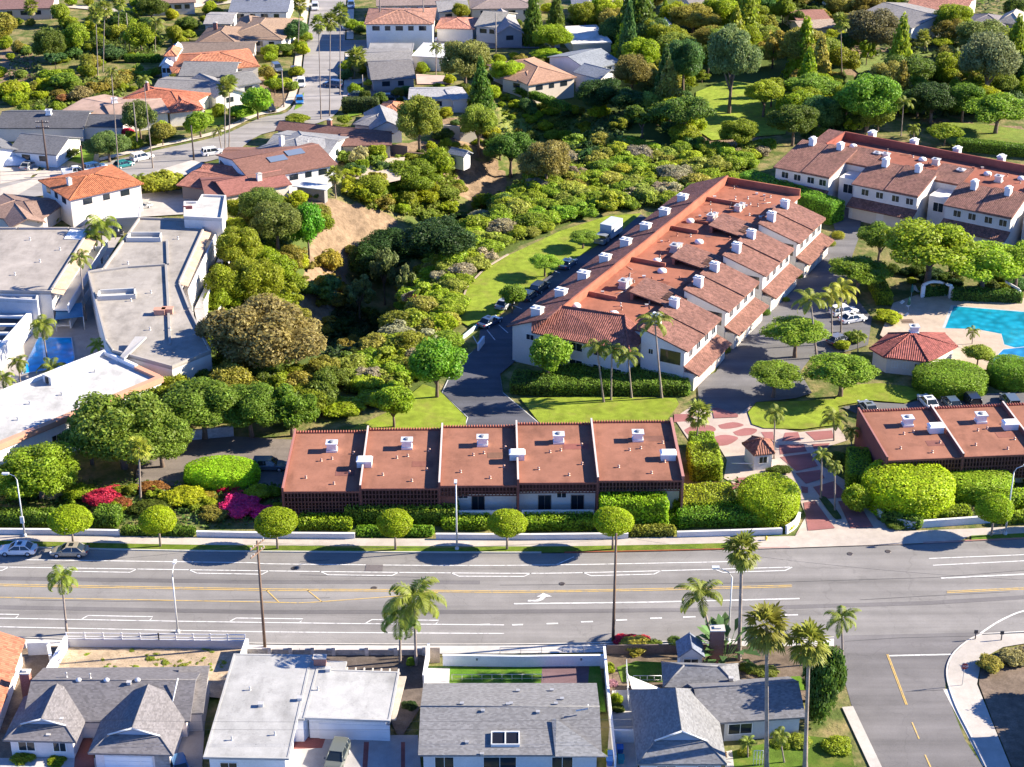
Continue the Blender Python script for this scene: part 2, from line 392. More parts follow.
sheet('asphalt_patch', [(366,564.5),(383,564.7),(382.5,571),(365,571)], 'asphalt', (.17,.15,.15))
for k, (x, y, t) in enumerate(((374,588.3,'dark round manhole cover in the median lane behind the twin palm crowns'),(294,568.6,'dark round manhole cover in the bike lane north of the utility pole'),(562,584,'dark round manhole cover on the tar seam above the turn arrow'),(850,554,'dark oval patch lid in the road below the paved entry lanes'),(888,551.6,'brown round manhole cover near the kerb ramp of the entry'))):
    p = G(x, y); mb = MB(); mb.lathe([(.4,.0),(.4,.03),(.28,.034),(.26,.03),(.02,.03)], (p.x, p.y, 0.0), 16)
    tag(mb.build('manhole_cover', 'metal', (.10,.085,.08)), t, 'manhole cover', 'manhole covers in the road')
# kerbs, verge, pavements
def kerb(name, px, h=.14, w=.18, color=(.55,.52,.48), red=()):
    mb = MB(); pts = [G(*p) for p in px]
    for a, b in zip(pts, pts[1:]):
        d = (b-a); n = Vector((-d.y, d.x)).normalized()*w
        mb.prism([a, b, b+n, a+n], -.1, h)
    o = mb.build(name, 'concrete', color); o['kind'] = 'structure'; return o
nk = smooth(NK)
kerb('kerb', [p for p in nk if p[0] < 552]); kerb('kerb', [p for p in nk if 545 < p[0] < 735], color=(.30,.07,.05)); kerb('kerb', [p for p in nk if 725 < p[0] < 800], color=(.36,.2,.17))
kerb('kerb', [p for p in nk if p[0] > 905], color=(.42,.2,.17))
kerb('kerb', [p for p in smooth(SK) if p[0] < 838][::-1], color=(.5,.47,.43)); kerb('kerb', [p for p in smooth(SK) if p[0] > 978][::-1])
up = lambda L, d: [(p[0], p[1]-d) for p in L]
VZ = .135
nkW = [p for p in nk if p[0] < 738]; nkE = [p for p in nk if p[0] > 955]
sheet('verge_lawn', up(nkW, .8)+up(nkW, 7.0)[::-1], 'lawn', (.12,.175,.02), z=VZ)
sheet('verge_lawn', up(nkE, .8)+up(nkE, 6.0)[::-1], 'lawn', (.10,.17,.02), z=VZ)
sheet('pavement', up(nkW, 7.0)+up(nkW, 14.5)[::-1]+[], 'concrete', (.44,.39,.345), z=VZ+.002)
sheet('pavement', [(735,537),(740,549.2),(790,547.8),(905,543.8),(905,531),(880,528),(800,531),(795,536)], 'concrete', (.44,.385,.335), z=VZ+.004)
sheet('pavement', [(905,543.8),(958,541.5)]+up(nkE, 6)+up(nkE, 13)[::-1]+[(905,531)], 'concrete', (.44,.39,.345), z=VZ+.002)
skW = [p for p in smooth(SK) if p[0] < 836]
sheet('pavement', up(skW, -.9)[::-1]+up(skW, -9), 'concrete', (.52,.49,.46), z=VZ)
sheet('pavement', [(980,634.9),(967,641.7),(951,656.5),(946.5,676),(955,705),(970,735),(986,767),(1000,800),(1026,800),(1010.5,767),(993,724),(977,684),(980,668),(985,657),(1003,647),(1024,643.5),(1180,637),(1180,627),(1024,633)], 'concrete', (.45,.41,.37), z=VZ)
kerb('kerb', smooth([(981,634.3),(967,641),(951,656),(946,676),(955,706),(970,736),(985,767),(996,790)], 4), color=(.58,.54,.5))
sheet('pavement', [(842,707),(853,706),(882,767),(898,805),(880,805),(870,767)], 'concrete', (.46,.43,.39), z=VZ)
# complex entry: concrete with red panels
sheet('entry_paving', [(782,548),(795,536),(806,516),(800,500),(790,480),(770,472),(740,487),(724,478),(727,460),(718,445),(690,442),(674,418),(699,401),(715,378),(760,372),(758,400),(747,412),(752,424),(800,432),(838,427),(848,440),(830,446),(815,456),(822,466),(848,482),(863,500),(878,520),(903,530),(905,544.5)], 'concrete', (.44,.36,.31))
RED = (.30,.125,.118)
def paved(rows):
    for r in rows:
        cx_, cy_ = sum(p[0] for p in r)/len(r), sum(p[1] for p in r)/len(r); sheet('paving_panel', [(cx_+(p[0]-cx_), cy_+(p[1]-cy_)) for p in r], 'asphalt', RED)
paved([[(674,414),(692,414),(694,421),(674,422)],smooth([(684,430),(693,425.6),(709,425),(716,430),(705,434.5),(690,435.7),(684,430)],3)[:-1],smooth([(718,425),(733,422),(744,425),(734,428),(721.5,428.7),(718,425)],3)[:-1],smooth([(733,432),(745,428),(757,429.4),(752,434.5),(738,435.7),(733,432)],3)[:-1],smooth([(705.6,440.4),(720.4,435),(733,435.7),(738,438.7),(727.4,445),(713,445),(705.6,440.4)],3)[:-1],
       [(761,432),(773,431.7),(774,439.7),(765,438)],[(785,432.6),(798,432),(801,440.4),(782,441)],[(805.5,432),(832,430.3),(834,438),(815,440.4)],[(779,445),(803.6,444),(807,451.4),(780,454.4)],[(812,444),(830,443),(827,447),(814,448.6)],[(780,457),(810,453),(818,466),(796.5,471)],[(795.4,473),(820,469.7),(824.7,478),(806,483.7)],[(801,486),(808,487),(808,493),(802.4,492.6)],[(813,487),(834,481),(850,496.6),(822,499)],
       [(803.6,502.5),(815,500.6),(835,528),(808,530.6)],[(838,501),(857.5,500.6),(873.4,527),(850.5,528)],[(735.6,478),(754,476.7),(747,482.6),(742.6,485)],[(730,484),(740,482.6),(742.6,486),(731,489.6)],[(712,408),(738,404),(738,417),(714,418)]])
sheet('median_planting', smooth([(819,498),(826,497),(841,516),(839,519),(833,517),(819,498)], 3)[:-1], 'lawn', (.06,.09,.03))
sheet('driveway', [(697,380),(699,402),(738,414),(756,402),(796,398),(812,393),(800,372),(812,356),(845,352),(868,345),(872,318),(858,300),(840,292),(850,262),(858,240),(862,215),(838,203),(830,212),(835,230),(812,258),(768,300),(738,331),(716,372)], 'asphalt', (.155,.15,.155))
sheet('driveway', [(842,407),(870,402),(905,404),(935,396),(1060,390),(1060,414),(930,412),(856,413)], 'asphalt', (.155,.15,.155))
sheet('driveway', [(466,426),(469,417),(443,393),(450,378),(463,361),(478,346),(480,330),(512,312),(530,290),(560,268),(590,240),(618,218),(640,214),(655,222),(620,262),(560,312),(512,364),(500,374),(503,393),(541,425)], 'asphalt', (.10,.102,.12))  # blue-dark tone carries the building's shade over this drive
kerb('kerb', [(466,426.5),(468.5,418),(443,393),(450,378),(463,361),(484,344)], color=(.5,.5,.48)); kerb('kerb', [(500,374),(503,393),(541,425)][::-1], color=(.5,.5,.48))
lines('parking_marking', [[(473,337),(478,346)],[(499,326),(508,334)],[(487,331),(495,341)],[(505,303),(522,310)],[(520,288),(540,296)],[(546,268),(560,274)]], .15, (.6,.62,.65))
sheet('driveway', [(140,442),(160,432),(300,440),(300,486),(262,490),(135,484)], 'asphalt', (.2,.17,.15))
# lawns inside the complex
for q in ([(458,320),(459,312),(468,287),(485,270),(507,256),(560,231),(607,216),(642,213),(622,230),(590,250),(563,265),(535,284),(512,305),(495,318),(470,327)],
          [(520,398),(541,424.5),(602,425.5),(664,424),(679,404),(676,398),(600,396)],[(346,431),(392,410),(423,384),(438,389),(466,417),(466,428)],
          [(748,412),(757,402),(800,401),(835,399),(848,385),(880,383),(906,386),(927,394),(905,403),(870,400),(838,406),(842,424),(802,429),(764,428),(752,424)]):
    sheet('lawn', q, 'lawn', LAWN)
sheet('golf_lawn', [(694,128),(696,92),(726,80),(772,86),(796,112),(785,134),(712,140)], 'lawn', (.24,.31,.04))
sheet('golf_lawn', [(924,130),(940,122),(985,124),(1040,132),(1040,150),(960,150)], 'lawn', (.16,.21,.04))
sheet('golf_lawn', [(846,62),(885,52),(925,48),(935,54),(890,66),(860,74)], 'lawn', (.17,.22,.06))
# far streets
S2L = [(314,-25),(312,0),(305,50),(299,92),(287,112),(260,118),(219,136),(152,151),(80,168),(0,183),(-60,190)]
S2R = [(346,-25),(346,0),(345,40),(343,80),(340,108),(318,123),(262,134),(232,154),(193,165),(142,180),(100,189),(0,200),(-60,206)]
sheet('residential_street', smooth(S2L, 4)+smooth(S2R, 4)[::-1], 'asphalt', (.30,.28,.27))
sheet('residential_street', [(340,40),(420,40.5),(560,41),(560,48),(420,48),(340,52)], 'asphalt', (.25,.24,.24))
lines('pavement', [smooth([(p[0]-5, p[1]-2) for p in S2L[1:]], 4), smooth([(351,0),(350,40)], 3), smooth([(349,54),(348,80),(346,106)], 3)], 1.7, (.55,.48,.4), 'concrete')
lines('pavement', [smooth([(238,-6),(290,4),(312,5)],3), [(150,12),(235,2)], [(0,12),(60,6),(150,14),(190,8)]], 3.0, (.5,.44,.38), 'concrete')
for q, c in (([(0,188),(30,180),(52,163),(70,160),(78,170),(40,182),(0,205)], (.5,.44,.38)),([(62,208),(70,202),(185,189),(205,200),(185,214),(138,217),(62,216)], (.42,.39,.36)),([(152,172),(192,160),(206,164),(180,178)], (.52,.47,.42)),
             ([(60,165),(70,152),(98,150),(100,165),(85,171)],(.45,.36,.22)),([(362,98),(400,92),(408,100),(372,103)],(.3,.27,.27)),([(376,73),(415,71),(412,95),(368,97)],(.24,.18,.17)),([(347,80),(366,78),(364,83),(347,85)],(.5,.45,.42)),([(416,74),(453,76),(452,84),(417,84)],(.48,.36,.32)),
             ([(360,160),(405,157),(400,180),(345,192),(343,172)],(.5,.41,.33)),([(345,55),(365,50),(372,58),(350,66)],(.55,.5,.45)),([(0,160),(20,158),(40,166),(30,178),(0,184)],(.5,.44,.38))):
    sheet('driveway', q, 'concrete', c)
for q in ([(248,88),(262,86),(268,110),(236,120)],[(347,107),(361,104),(362,114),(348,117)],[(298,100),(304,92),(302,106),(294,110)],[(205,110),(222,104),(226,124),(208,126)],[(70,150),(96,146),(92,166),(66,160)]):
    sheet('lawn', q, 'lawn', (.16,.27,.03))
# ground of the flats beside the canyon
sheet('courtyard', [(0,300),(60,240),(105,212),(130,222),(100,272),(112,350),(100,362),(0,400)], 'concrete', (.38,.34,.31))
# yards along the near side of the boulevard
sheet('yard_soil', [(66,646),(244,648),(240,700),(44,680)], 'soil', (.42,.32,.22))
sheet('yard_soil', [(-40,646),(66,646),(44,690),(10,800),(-60,800)], 'soil', (.2,.15,.11))
sheet('yard_soil', [(244,650),(430,654),(425,700),(400,740),(380,700),(240,690)], 'soil', (.13,.105,.09))
sheet('yard_soil', [(604,648),(690,646),(840,646),(835,700),(640,700),(612,760)], 'soil', (.16,.12,.085))
sheet('driveway', [(284,735),(418,735),(424,800),(276,800)], 'concrete', (.36,.34,.33))
sheet('paving_panel', [(296,737),(326,737),(322,748),(290,749)], 'asphalt', (.26,.09,.08)); sheet('paving_panel', [(364,742),(369,742),(366,790),(361,790)], 'asphalt', (.26,.09,.08)); sheet('paving_panel', [(401,742),(405,742),(405,790),(401,790)], 'asphalt', (.26,.09,.08))
sheet('driveway', [(-60,758),(200,758),(210,830),(-70,830)], 'concrete', (.45,.42,.4)); sheet('paving_panel', [(76,738),(92,738),(98,800),(72,800)], 'asphalt', (.25,.1,.08))
sheet('driveway', [(176,706),(206,706),(200,800),(172,800)], 'concrete', (.36,.33,.3))
sheet('turf_lawn', [(426,666),(600,666),(606,712),(597,712),(592,684),(426,684)], 'lawn', (.09,.19,.02)); sheet('patio', [(543,657),(590,657),(588,684),(541,684)], 'asphalt', (.16,.1,.105)); sheet('patio', [(428,668),(450,668),(449,686),(426,686)], 'concrete', (.6,.57,.54))
sheet('lawn', [(617,667),(636,661),(682,663),(678,682),(622,682)], 'lawn', (.10,.19,.02)); sheet('lawn', [(736,680),(800,676),(812,690),(740,690)], 'lawn', (.12,.22,.02)); sheet('lawn', [(728,752),(800,735),(850,740),(860,800),(728,800)], 'lawn', (.09,.15,.02))
sheet('pavement', [(612,690),(634,690),(636,735),(640,800),(604,800)], 'concrete', (.5,.46,.42)); sheet('pavement', [(724,752),(732,750),(738,800),(728,800)], 'concrete', (.5,.47,.44))
sheet('slope_soil', [(980,672),(986,661),(1003,650),(1024,646),(1180,640),(1200,820),(1030,800),(1012,767),(994,724),(979,684)], 'soil', (.17,.13,.10), z=VZ-.01)
# pools
sheet('pool_deck', [(880,335),(893,303),(925,292),(945,295),(1024,298),(1080,302),(1080,372),(930,368)], 'concrete', (.46,.37,.29))
def pool(name, px, rim, water, label=None):
    sheet('pool_coping', [G(*p) for p in px] and px, 'concrete', rim)
    c = Vector((sum(p[0] for p in px)/len(px), sum(p[1] for p in px)/len(px)))
    sheet('pool_water', [tuple(c+(Vector(p)-c)*.955) for p in px], 'water', water)
pool('pool', [(951,305),(1024,311),(1090,316),(1090,354),(1024,351),(1004,345),(1001,334),(975,329),(942,328)], (.42,.45,.45), (.01,.24,.36))
pool('pool', [(990,362),(1003,349),(1030,346),(1040,358),(1010,366)], (.55,.5,.45), (.02,.18,.36))
pool('pool', [(38,337),(72,337),(75,358),(72,366),(22,374),(26,362)], (.4,.5,.6), (.006,.30,.72))
# ================================================================ BUILDINGS
class Fr:
    """local frame of a rectangular wing: A,B near eave corners and C a point on the far eave (pixels seen at height z)"""
    def __init__(s, A, B, C, z, side=False, px=True):
        a, b, c = ((G(*A, z), G(*B, z), G(*C, z)) if px else (Vector(A), Vector(B), Vector(C)))
        if side:                      # A->C fixes the depth direction instead
            v = (c-a).normalized(); u = Vector((v.y, -v.x)); s.L = (b-a).dot(u); s.D = (c-a).length
            if s.L < 0: u = -u; s.L = -s.L
        else:
            u = (b-a).normalized(); s.L = (b-a).length; v = Vector((-u.y, u.x)); s.D = (c-a).dot(v)
            if s.D < 0: v = -v; s.D = -s.D
        s.a, s.u, s.v = a, u, v
    def p(s, x, y): return s.a+s.u*x+s.v*y
    def P(s, x, y, z): q = s.p(x, y); return (q.x, q.y, z)
    def rect(s, x0, x1, y0, y1): return [s.p(x0,y0), s.p(x1,y0), s.p(x1,y1), s.p(x0,y1)]
    def rot(s): return math.atan2(s.u.y, s.u.x)
GL = (.02,.028,.038)
def window(par, q, d, n, zc, w, h, detail=True, frame=(.75,.74,.71), glass=GL, mull=1, name='window'):
    """q: world xy on the wall, d along, n outward"""
    mb = MB(); t = .08 if w > .8 else .06
    def bar(x0, x1, z0, z1, dep, m=0, mb=mb, o=-.02):
        a = q+d*x0+n*o; b = q+d*x1+n*o; mb.prism([a, b, b+n*dep, a+n*dep], z0, z1, m)
    if not detail:
        bar(-w/2, w/2, zc-h/2, zc+h/2, .06); return mb.build(name, 'glass', glass, par)
    bar(-w/2, w/2, zc-h/2, zc-h/2+t, .1); bar(-w/2, w/2, zc+h/2-t, zc+h/2, .1)
    bar(-w/2, -w/2+t, zc-h/2+t, zc+h/2-t, .1); bar(w/2-t, w/2, zc-h/2+t, zc+h/2-t, .1)
    for i in range(mull): x = -w/2+w*(i+1)/(mull+1); bar(x-t/3, x+t/3, zc-h/2+t, zc+h/2-t, .08)
    f = mb.build(name, 'paint', frame, par); m2 = MB(); bar(-w/2+t, w/2-t, zc-h/2+t, zc+h/2-t, .05, 0, m2)
    m2.build('pane', 'glass', glass, f); return f
def door(par, q, d, n, z0, w, h, color, ribs=0, name='door'):
    mb = MB()
    def bar(x0, x1, a0, a1, dep, o=-.02):
        a = q+d*x0+n*o; b = q+d*x1+n*o; mb.prism([a, b, b+n*dep, a+n*dep], a0, a1)
    bar(-w/2, w/2, z0, z0+h, .06)
    for i in range(ribs):
        for k in range(4):
            x = -w/2+w*(k+.5)/4; z = z0+h*(i+.5)/ribs; bar(x-w/8+.06, x+w/8-.06, z-h/ribs/2+.06, z+h/ribs/2-.06, .09)
    return mb.build(name, 'paint', color, par)
def roof_parts(root, f, ze, kind, rise, ridge, ov, mat, col, wall, wcol, th=.2, zb=-1.5, dutch=(1.5,.6), ext=0.0, gable=None, wmat='stucco', D=None):
    L, D = f.L, (D or f.D); P = f.P; zr = ze+rise; mb = MB(); wl = MB()
    o = min(ov, L/4, D/4)
    wl.prism(f.rect(o, L-o, o, D-o+(ext if ext else 0)), zb, ze-.03)
    gb = None
    if kind == 'flat':
        mb.prism(f.rect(0, L, 0, D), ze-th, ze)
        e = .22                     # raised edge strip
        for r in (f.rect(0,L,0,e), f.rect(0,L,D-e,D), f.rect(0,e,e,D-e), f.rect(L-e,L,e,D-e)): mb.prism(r, ze+.002, ze+.05, 1)
    elif kind == 'shed':
        mb.slab([P(0,0,ze), P(L,0,ze), P(L,D,zr), P(0,D,zr)], th)
        wl.faces([P(o,o,ze-.03), P(L-o,o,ze-.03), P(L-o,D-o,ze-.03), P(o,D-o,ze-.03), P(L-o,D-o,zr-th), P(o,D-o,zr-th)], [(0,1,4,5), (1,2,4), (0,5,3), (2,3,5,4)])
    elif kind == 'gable':
        if ridge == 'u':
            mb.slab([P(0,0,ze), P(L,0,ze), P(L,D/2,zr), P(0,D/2,zr)], th); mb.slab([P(0,D/2,zr), P(L,D/2,zr), P(L,D,ze), P(0,D,ze)], th)
            wl.faces([P(o,o,ze-.03), P(L-o,o,ze-.03), P(L-o,D-o,ze-.03), P(o,D-o,ze-.03), P(L-o,D/2,zr-th-.02), P(o,D/2,zr-th-.02)], [(0,1,4,5), (1,2,4), (2,3,5,4), (3,0,5)])
            mb.tube([P(-.01,D/2,zr-.02), P(L+.01,D/2,zr-.02)], .09, 6)
        else:
            D2 = D+ext
            mb.slab([P(0,0,ze), P(L/2,0,zr), P(L/2,D2,zr), P(0,D2,ze)], th); mb.slab([P(L/2,0,zr), P(L,0,ze), P(L,D2,ze), P(L/2,D2,zr)], th)
            wl.faces([P(o,o,ze-.03), P(L-o,o,ze-.03), P(L-o,D2-o,ze-.03), P(o,D2-o,ze-.03), P(L/2,o,zr-th-.02), P(L/2,D2-o,zr-th-.02)], [(0,1,4), (1,2,5,4), (2,3,5), (3,0,4,5)])
            mb.tube([P(L/2,-.01,zr-.02), P(L/2,D2,zr-.02)], .09, 6)
    elif kind == 'hip':
        if L >= D:
            k = D/2; r0, r1 = (min(k, L*.45), D/2), (max(L-k, L*.55), D/2)
        else:
            k = L/2; r0, r1 = (L/2, min(k, D*.45)), (L/2, max(D-k, D*.55))
        a, b, c, d = P(0,0,ze), P(L,0,ze), P(L,D,ze), P(0,D,ze); e, g = P(*r0,zr), P(*r1,zr)
        fs = ([a,b,g,e],[b,c,g],[c,d,e,g],[d,a,e]) if L >= D else ([a,b,e],[b,c,g,e],[c,d,g],[d,a,e,g])
        for q in fs: mb.slab(q, th)
        for q in ([e,g],[a,e],[b,g if L >= D else e],[c,g],[d,e if L >= D else g]): mb.tube([Vector(x)+Vector((0,0,-.02)) for x in q], .11, 6)
    elif kind == 'dutch':
        tg, fh = dutch[:2]; bh = dutch[2] if len(dutch) > 2 else 0; zh = ze+rise*fh; k = rise/(L/2); sg = (zh-ze)/k; D2 = D+ext
        mb.slab([P(0,0,ze), P(L,0,ze), P(L-sg,tg,zh), P(sg,tg,zh)], th)
        mb.slab([P(0,0,ze), P(sg,tg,zh), P(L/2,tg-.5,zr), P(L/2,D2-bh,zr), P(0,D2,ze)], th); mb.slab([P(L,0,ze), P(L,D2,ze), P(L/2,D2-bh,zr), P(L/2,tg-.5,zr), P(L-sg,tg,zh)], th)
        gb = MB(); gb.faces([P(sg,tg+.04,zh-.1), P(L-sg,tg+.04,zh-.1), P(L/2,tg+.04,zr-.1), P(L/2,tg+.5,zr-.12), P(sg,tg+.5,zh-.1), P(L-sg,tg+.5,zh-.1)], [(0,1,2), (3,5,4), (0,2,3,4), (2,1,5,3)])
        for q in ([P(0,0,ze),P(sg,tg,zh)],[P(L,0,ze),P(L-sg,tg,zh)],[P(L/2,tg-.5,zr),P(L/2,D2-bh,zr)]): mb.tube(q, .08, 6)
        if bh: mb.slab([P(0,D2,ze), P(L,D2,ze), P(L/2,D2-bh,zr)], th)
    w = wl.build('wall', wmat, wcol, root); r = mb.build('roof', [mat, 'concrete'] if kind == 'flat' else mat, col, root)
    if gb:
        gb.build('gable', 'paint', gable or wcol, root); bt = MB()
        for s_ in (sg-.15, L-sg+.15): bt.tube([P(s_,tg-.12,zh+.02), P(L/2,tg-.55,zr+.02)], .09, 4)
        bt.build('barge_board', 'paint', (.62,.64,.66), root)
    return w, r
def auto_windows(root, f, o, ze, wins, detail, zc=None, w=1.3, h=1.1, D=None):
    L, D = f.L, (D or f.D); z = zc if zc else max(1.3, ze-1.15)
    for side, n in wins.items():
        for i in range(n):
            t = (i+1)/(n+1)
            q, d, nn = {'f': (f.p(L*t, o), f.u, -f.v), 'b': (f.p(L*t, D-o), -f.u, f.v), 'r': (f.p(L-o, D*t), f.v, f.u), 'l': (f.p(o, D*t), -f.v, -f.u)}[side]
            ww = w*(1.0+.35*((i*7+len(side)) % 2)); window(root, q, d, nn, z, min(ww, (L if side in 'fb' else D)/(n+1)*.8), h, detail)
def chimney(root, x, y, z0, z1, w=.8, d=.6, col=(.30,.11,.075), mat='brick', rot=0.0):
    mb = MB(); mb.box((x, y, (z0+z1)/2), (w, d, z1-z0), rot); c = mb.build('chimney', mat, col, root)
    m2 = MB(); m2.box((x, y, z1+.06), (w+.16, d+.16, .12), rot); m2.box((x, y, z1+.2), (w*.5, d*.5, .16), rot); m2.build('chimney_cap', 'concrete', (.5,.47,.43), c); return c
def aircon(root, x, y, z, s=1.0, rot=0.0, col=(.78,.78,.77)):
    mb = MB(); mb.box((x, y, z+.12*s), (1.25*s, 1.15*s, .24*s), rot); mb.box((x, y, z+.6*s), (1.05*s, .95*s, .7*s), rot); mb.box((x, y, z+1.02*s), (1.35*s, 1.2*s, .14*s), rot)
    o = mb.build('air_conditioner', 'metal', col, root)
    g = MB(); g.lathe([(.34*s,0),(.36*s,.06*s),(.1*s,.09*s),(.02,.09*s)], (x, y, z+1.1*s), 12); g.build('fan_grille', 'metal', (.3,.3,.3), o); return o
def vent(root, x, y, z, s=1.0, col=(.6,.58,.55)):
    mb = MB(); mb.box((x, y, z+.12*s), (.4*s, .35*s, .3*s)); mb.box((x, y, z+.3*s), (.52*s, .45*s, .06*s)); return mb.build('roof_vent', 'metal', col, root)
def pipe(root, x, y, z, h=.5, r=.07, col=(.55,.53,.5)):
    mb = MB(); mb.lathe([(r*1.8,-.3),(r*1.8,.04),(r,.06),(r,h),(r*1.6,h+.02),(r*1.6,h+.1),(.01,h+.12)], (x, y, z), 8); return mb.build('roof_vent', 'metal', col, root)
TERRA, TILEB, TILEP = (.42,.15,.07), (.185,.085,.07), (.225,.112,.085)
GREY, DGREY, BROWN, TAN, WHITE = (.17,.165,.17), (.125,.115,.12), (.22,.14,.105), (.42,.31,.24), (.80,.79,.77)
CREAM, STW = (.62,.56,.48), (.66,.63,.59)
FOOT = []
def house(label, wings, name='house', cat='house', group=None, detail=False, wall=STW):
    fr = [Fr(w['A'], w['B'], w['C'], w['z'], w.get('side', False)) for w in wings]
    FOOT.extend([f.rect(-1, f.L+1, -1, f.D+1) if not w.get('D') else f.rect(-1, f.L+1, -1, w['D']+1) for w, f in zip(wings, fr)])
    c = fr[0].p(fr[0].L/2, fr[0].D/2); root = thing(name, label, cat, (c.x, c.y, 0), group)
    for w, f in zip(wings, fr):
        mat = w.get('mat', 'shingle'); ov = w.get('ov', .45)
        roof_parts(root, f, w['z'], w.get('roof', 'gable'), w.get('rise', 1.4), w.get('ridge', 'u'), ov, mat, w.get('col', GREY), None, w.get('wall', wall), w.get('th', .2), w.get('zb', -1.5), w.get('dutch', (1.5,.6)), w.get('ext', 0), w.get('gable'), D=w.get('D'))
        auto_windows(root, f, min(ov, f.L/4, (w.get('D') or f.D)/4), w['z'], w.get('win', {}), detail, D=w.get('D'))
        for (kind, x, y) in w.get('stuff', ()):
            q = f.p(x*f.L, y*(w.get('D') or f.D)); D_ = (w.get('D') or f.D)
            if w.get('roof', 'gable') == 'flat': zt = w['z']
            else: 
                tt = y if w.get('ridge', 'u') == 'u' else x
                zt = w['z']+w.get('rise', 1.4)*(1-abs(2*tt-1)) if w.get('roof') != 'shed' else w['z']+w.get('rise', 1.4)*y
            if kind == 'ch': chimney(root, q.x, q.y, zt-.8, zt+1.3, .9, .7, rot=f.rot())
            elif kind == 'chw': chimney(root, q.x, q.y, zt-.8, zt+1.2, .9, .7, (.7,.66,.6), 'stucco', rot=f.rot())
            elif kind == 'ac': aircon(root, q.x, q.y, zt, 1.0, f.rot())
            elif kind == 'v': vent(root, q.x, q.y, zt)
            elif kind == 'p': pipe(root, q.x, q.y, zt)
            elif kind == 'sol':
                m = MB(); pp = lambda a, b, h: f.P(a*f.L, b*D_, w['z']+w.get('rise', 1.4)*(1-abs(2*b-1))+h)
                m.slab([pp(x,y,.14), pp(x+.2,y,.14), pp(x+.2,y+.12,.14), pp(x,y+.12,.14)], .06); m.build('solar_panel', 'glass', (.16,.2,.27), root)
    return root, fr
def D_(A, B, C, z, roof='gable', rise=1.4, ridge='u', col=GREY, mat='shingle', **k): return dict(A=A, B=B, C=C, z=z, roof=roof, rise=rise, ridge=ridge, col=col, mat=mat, **k)

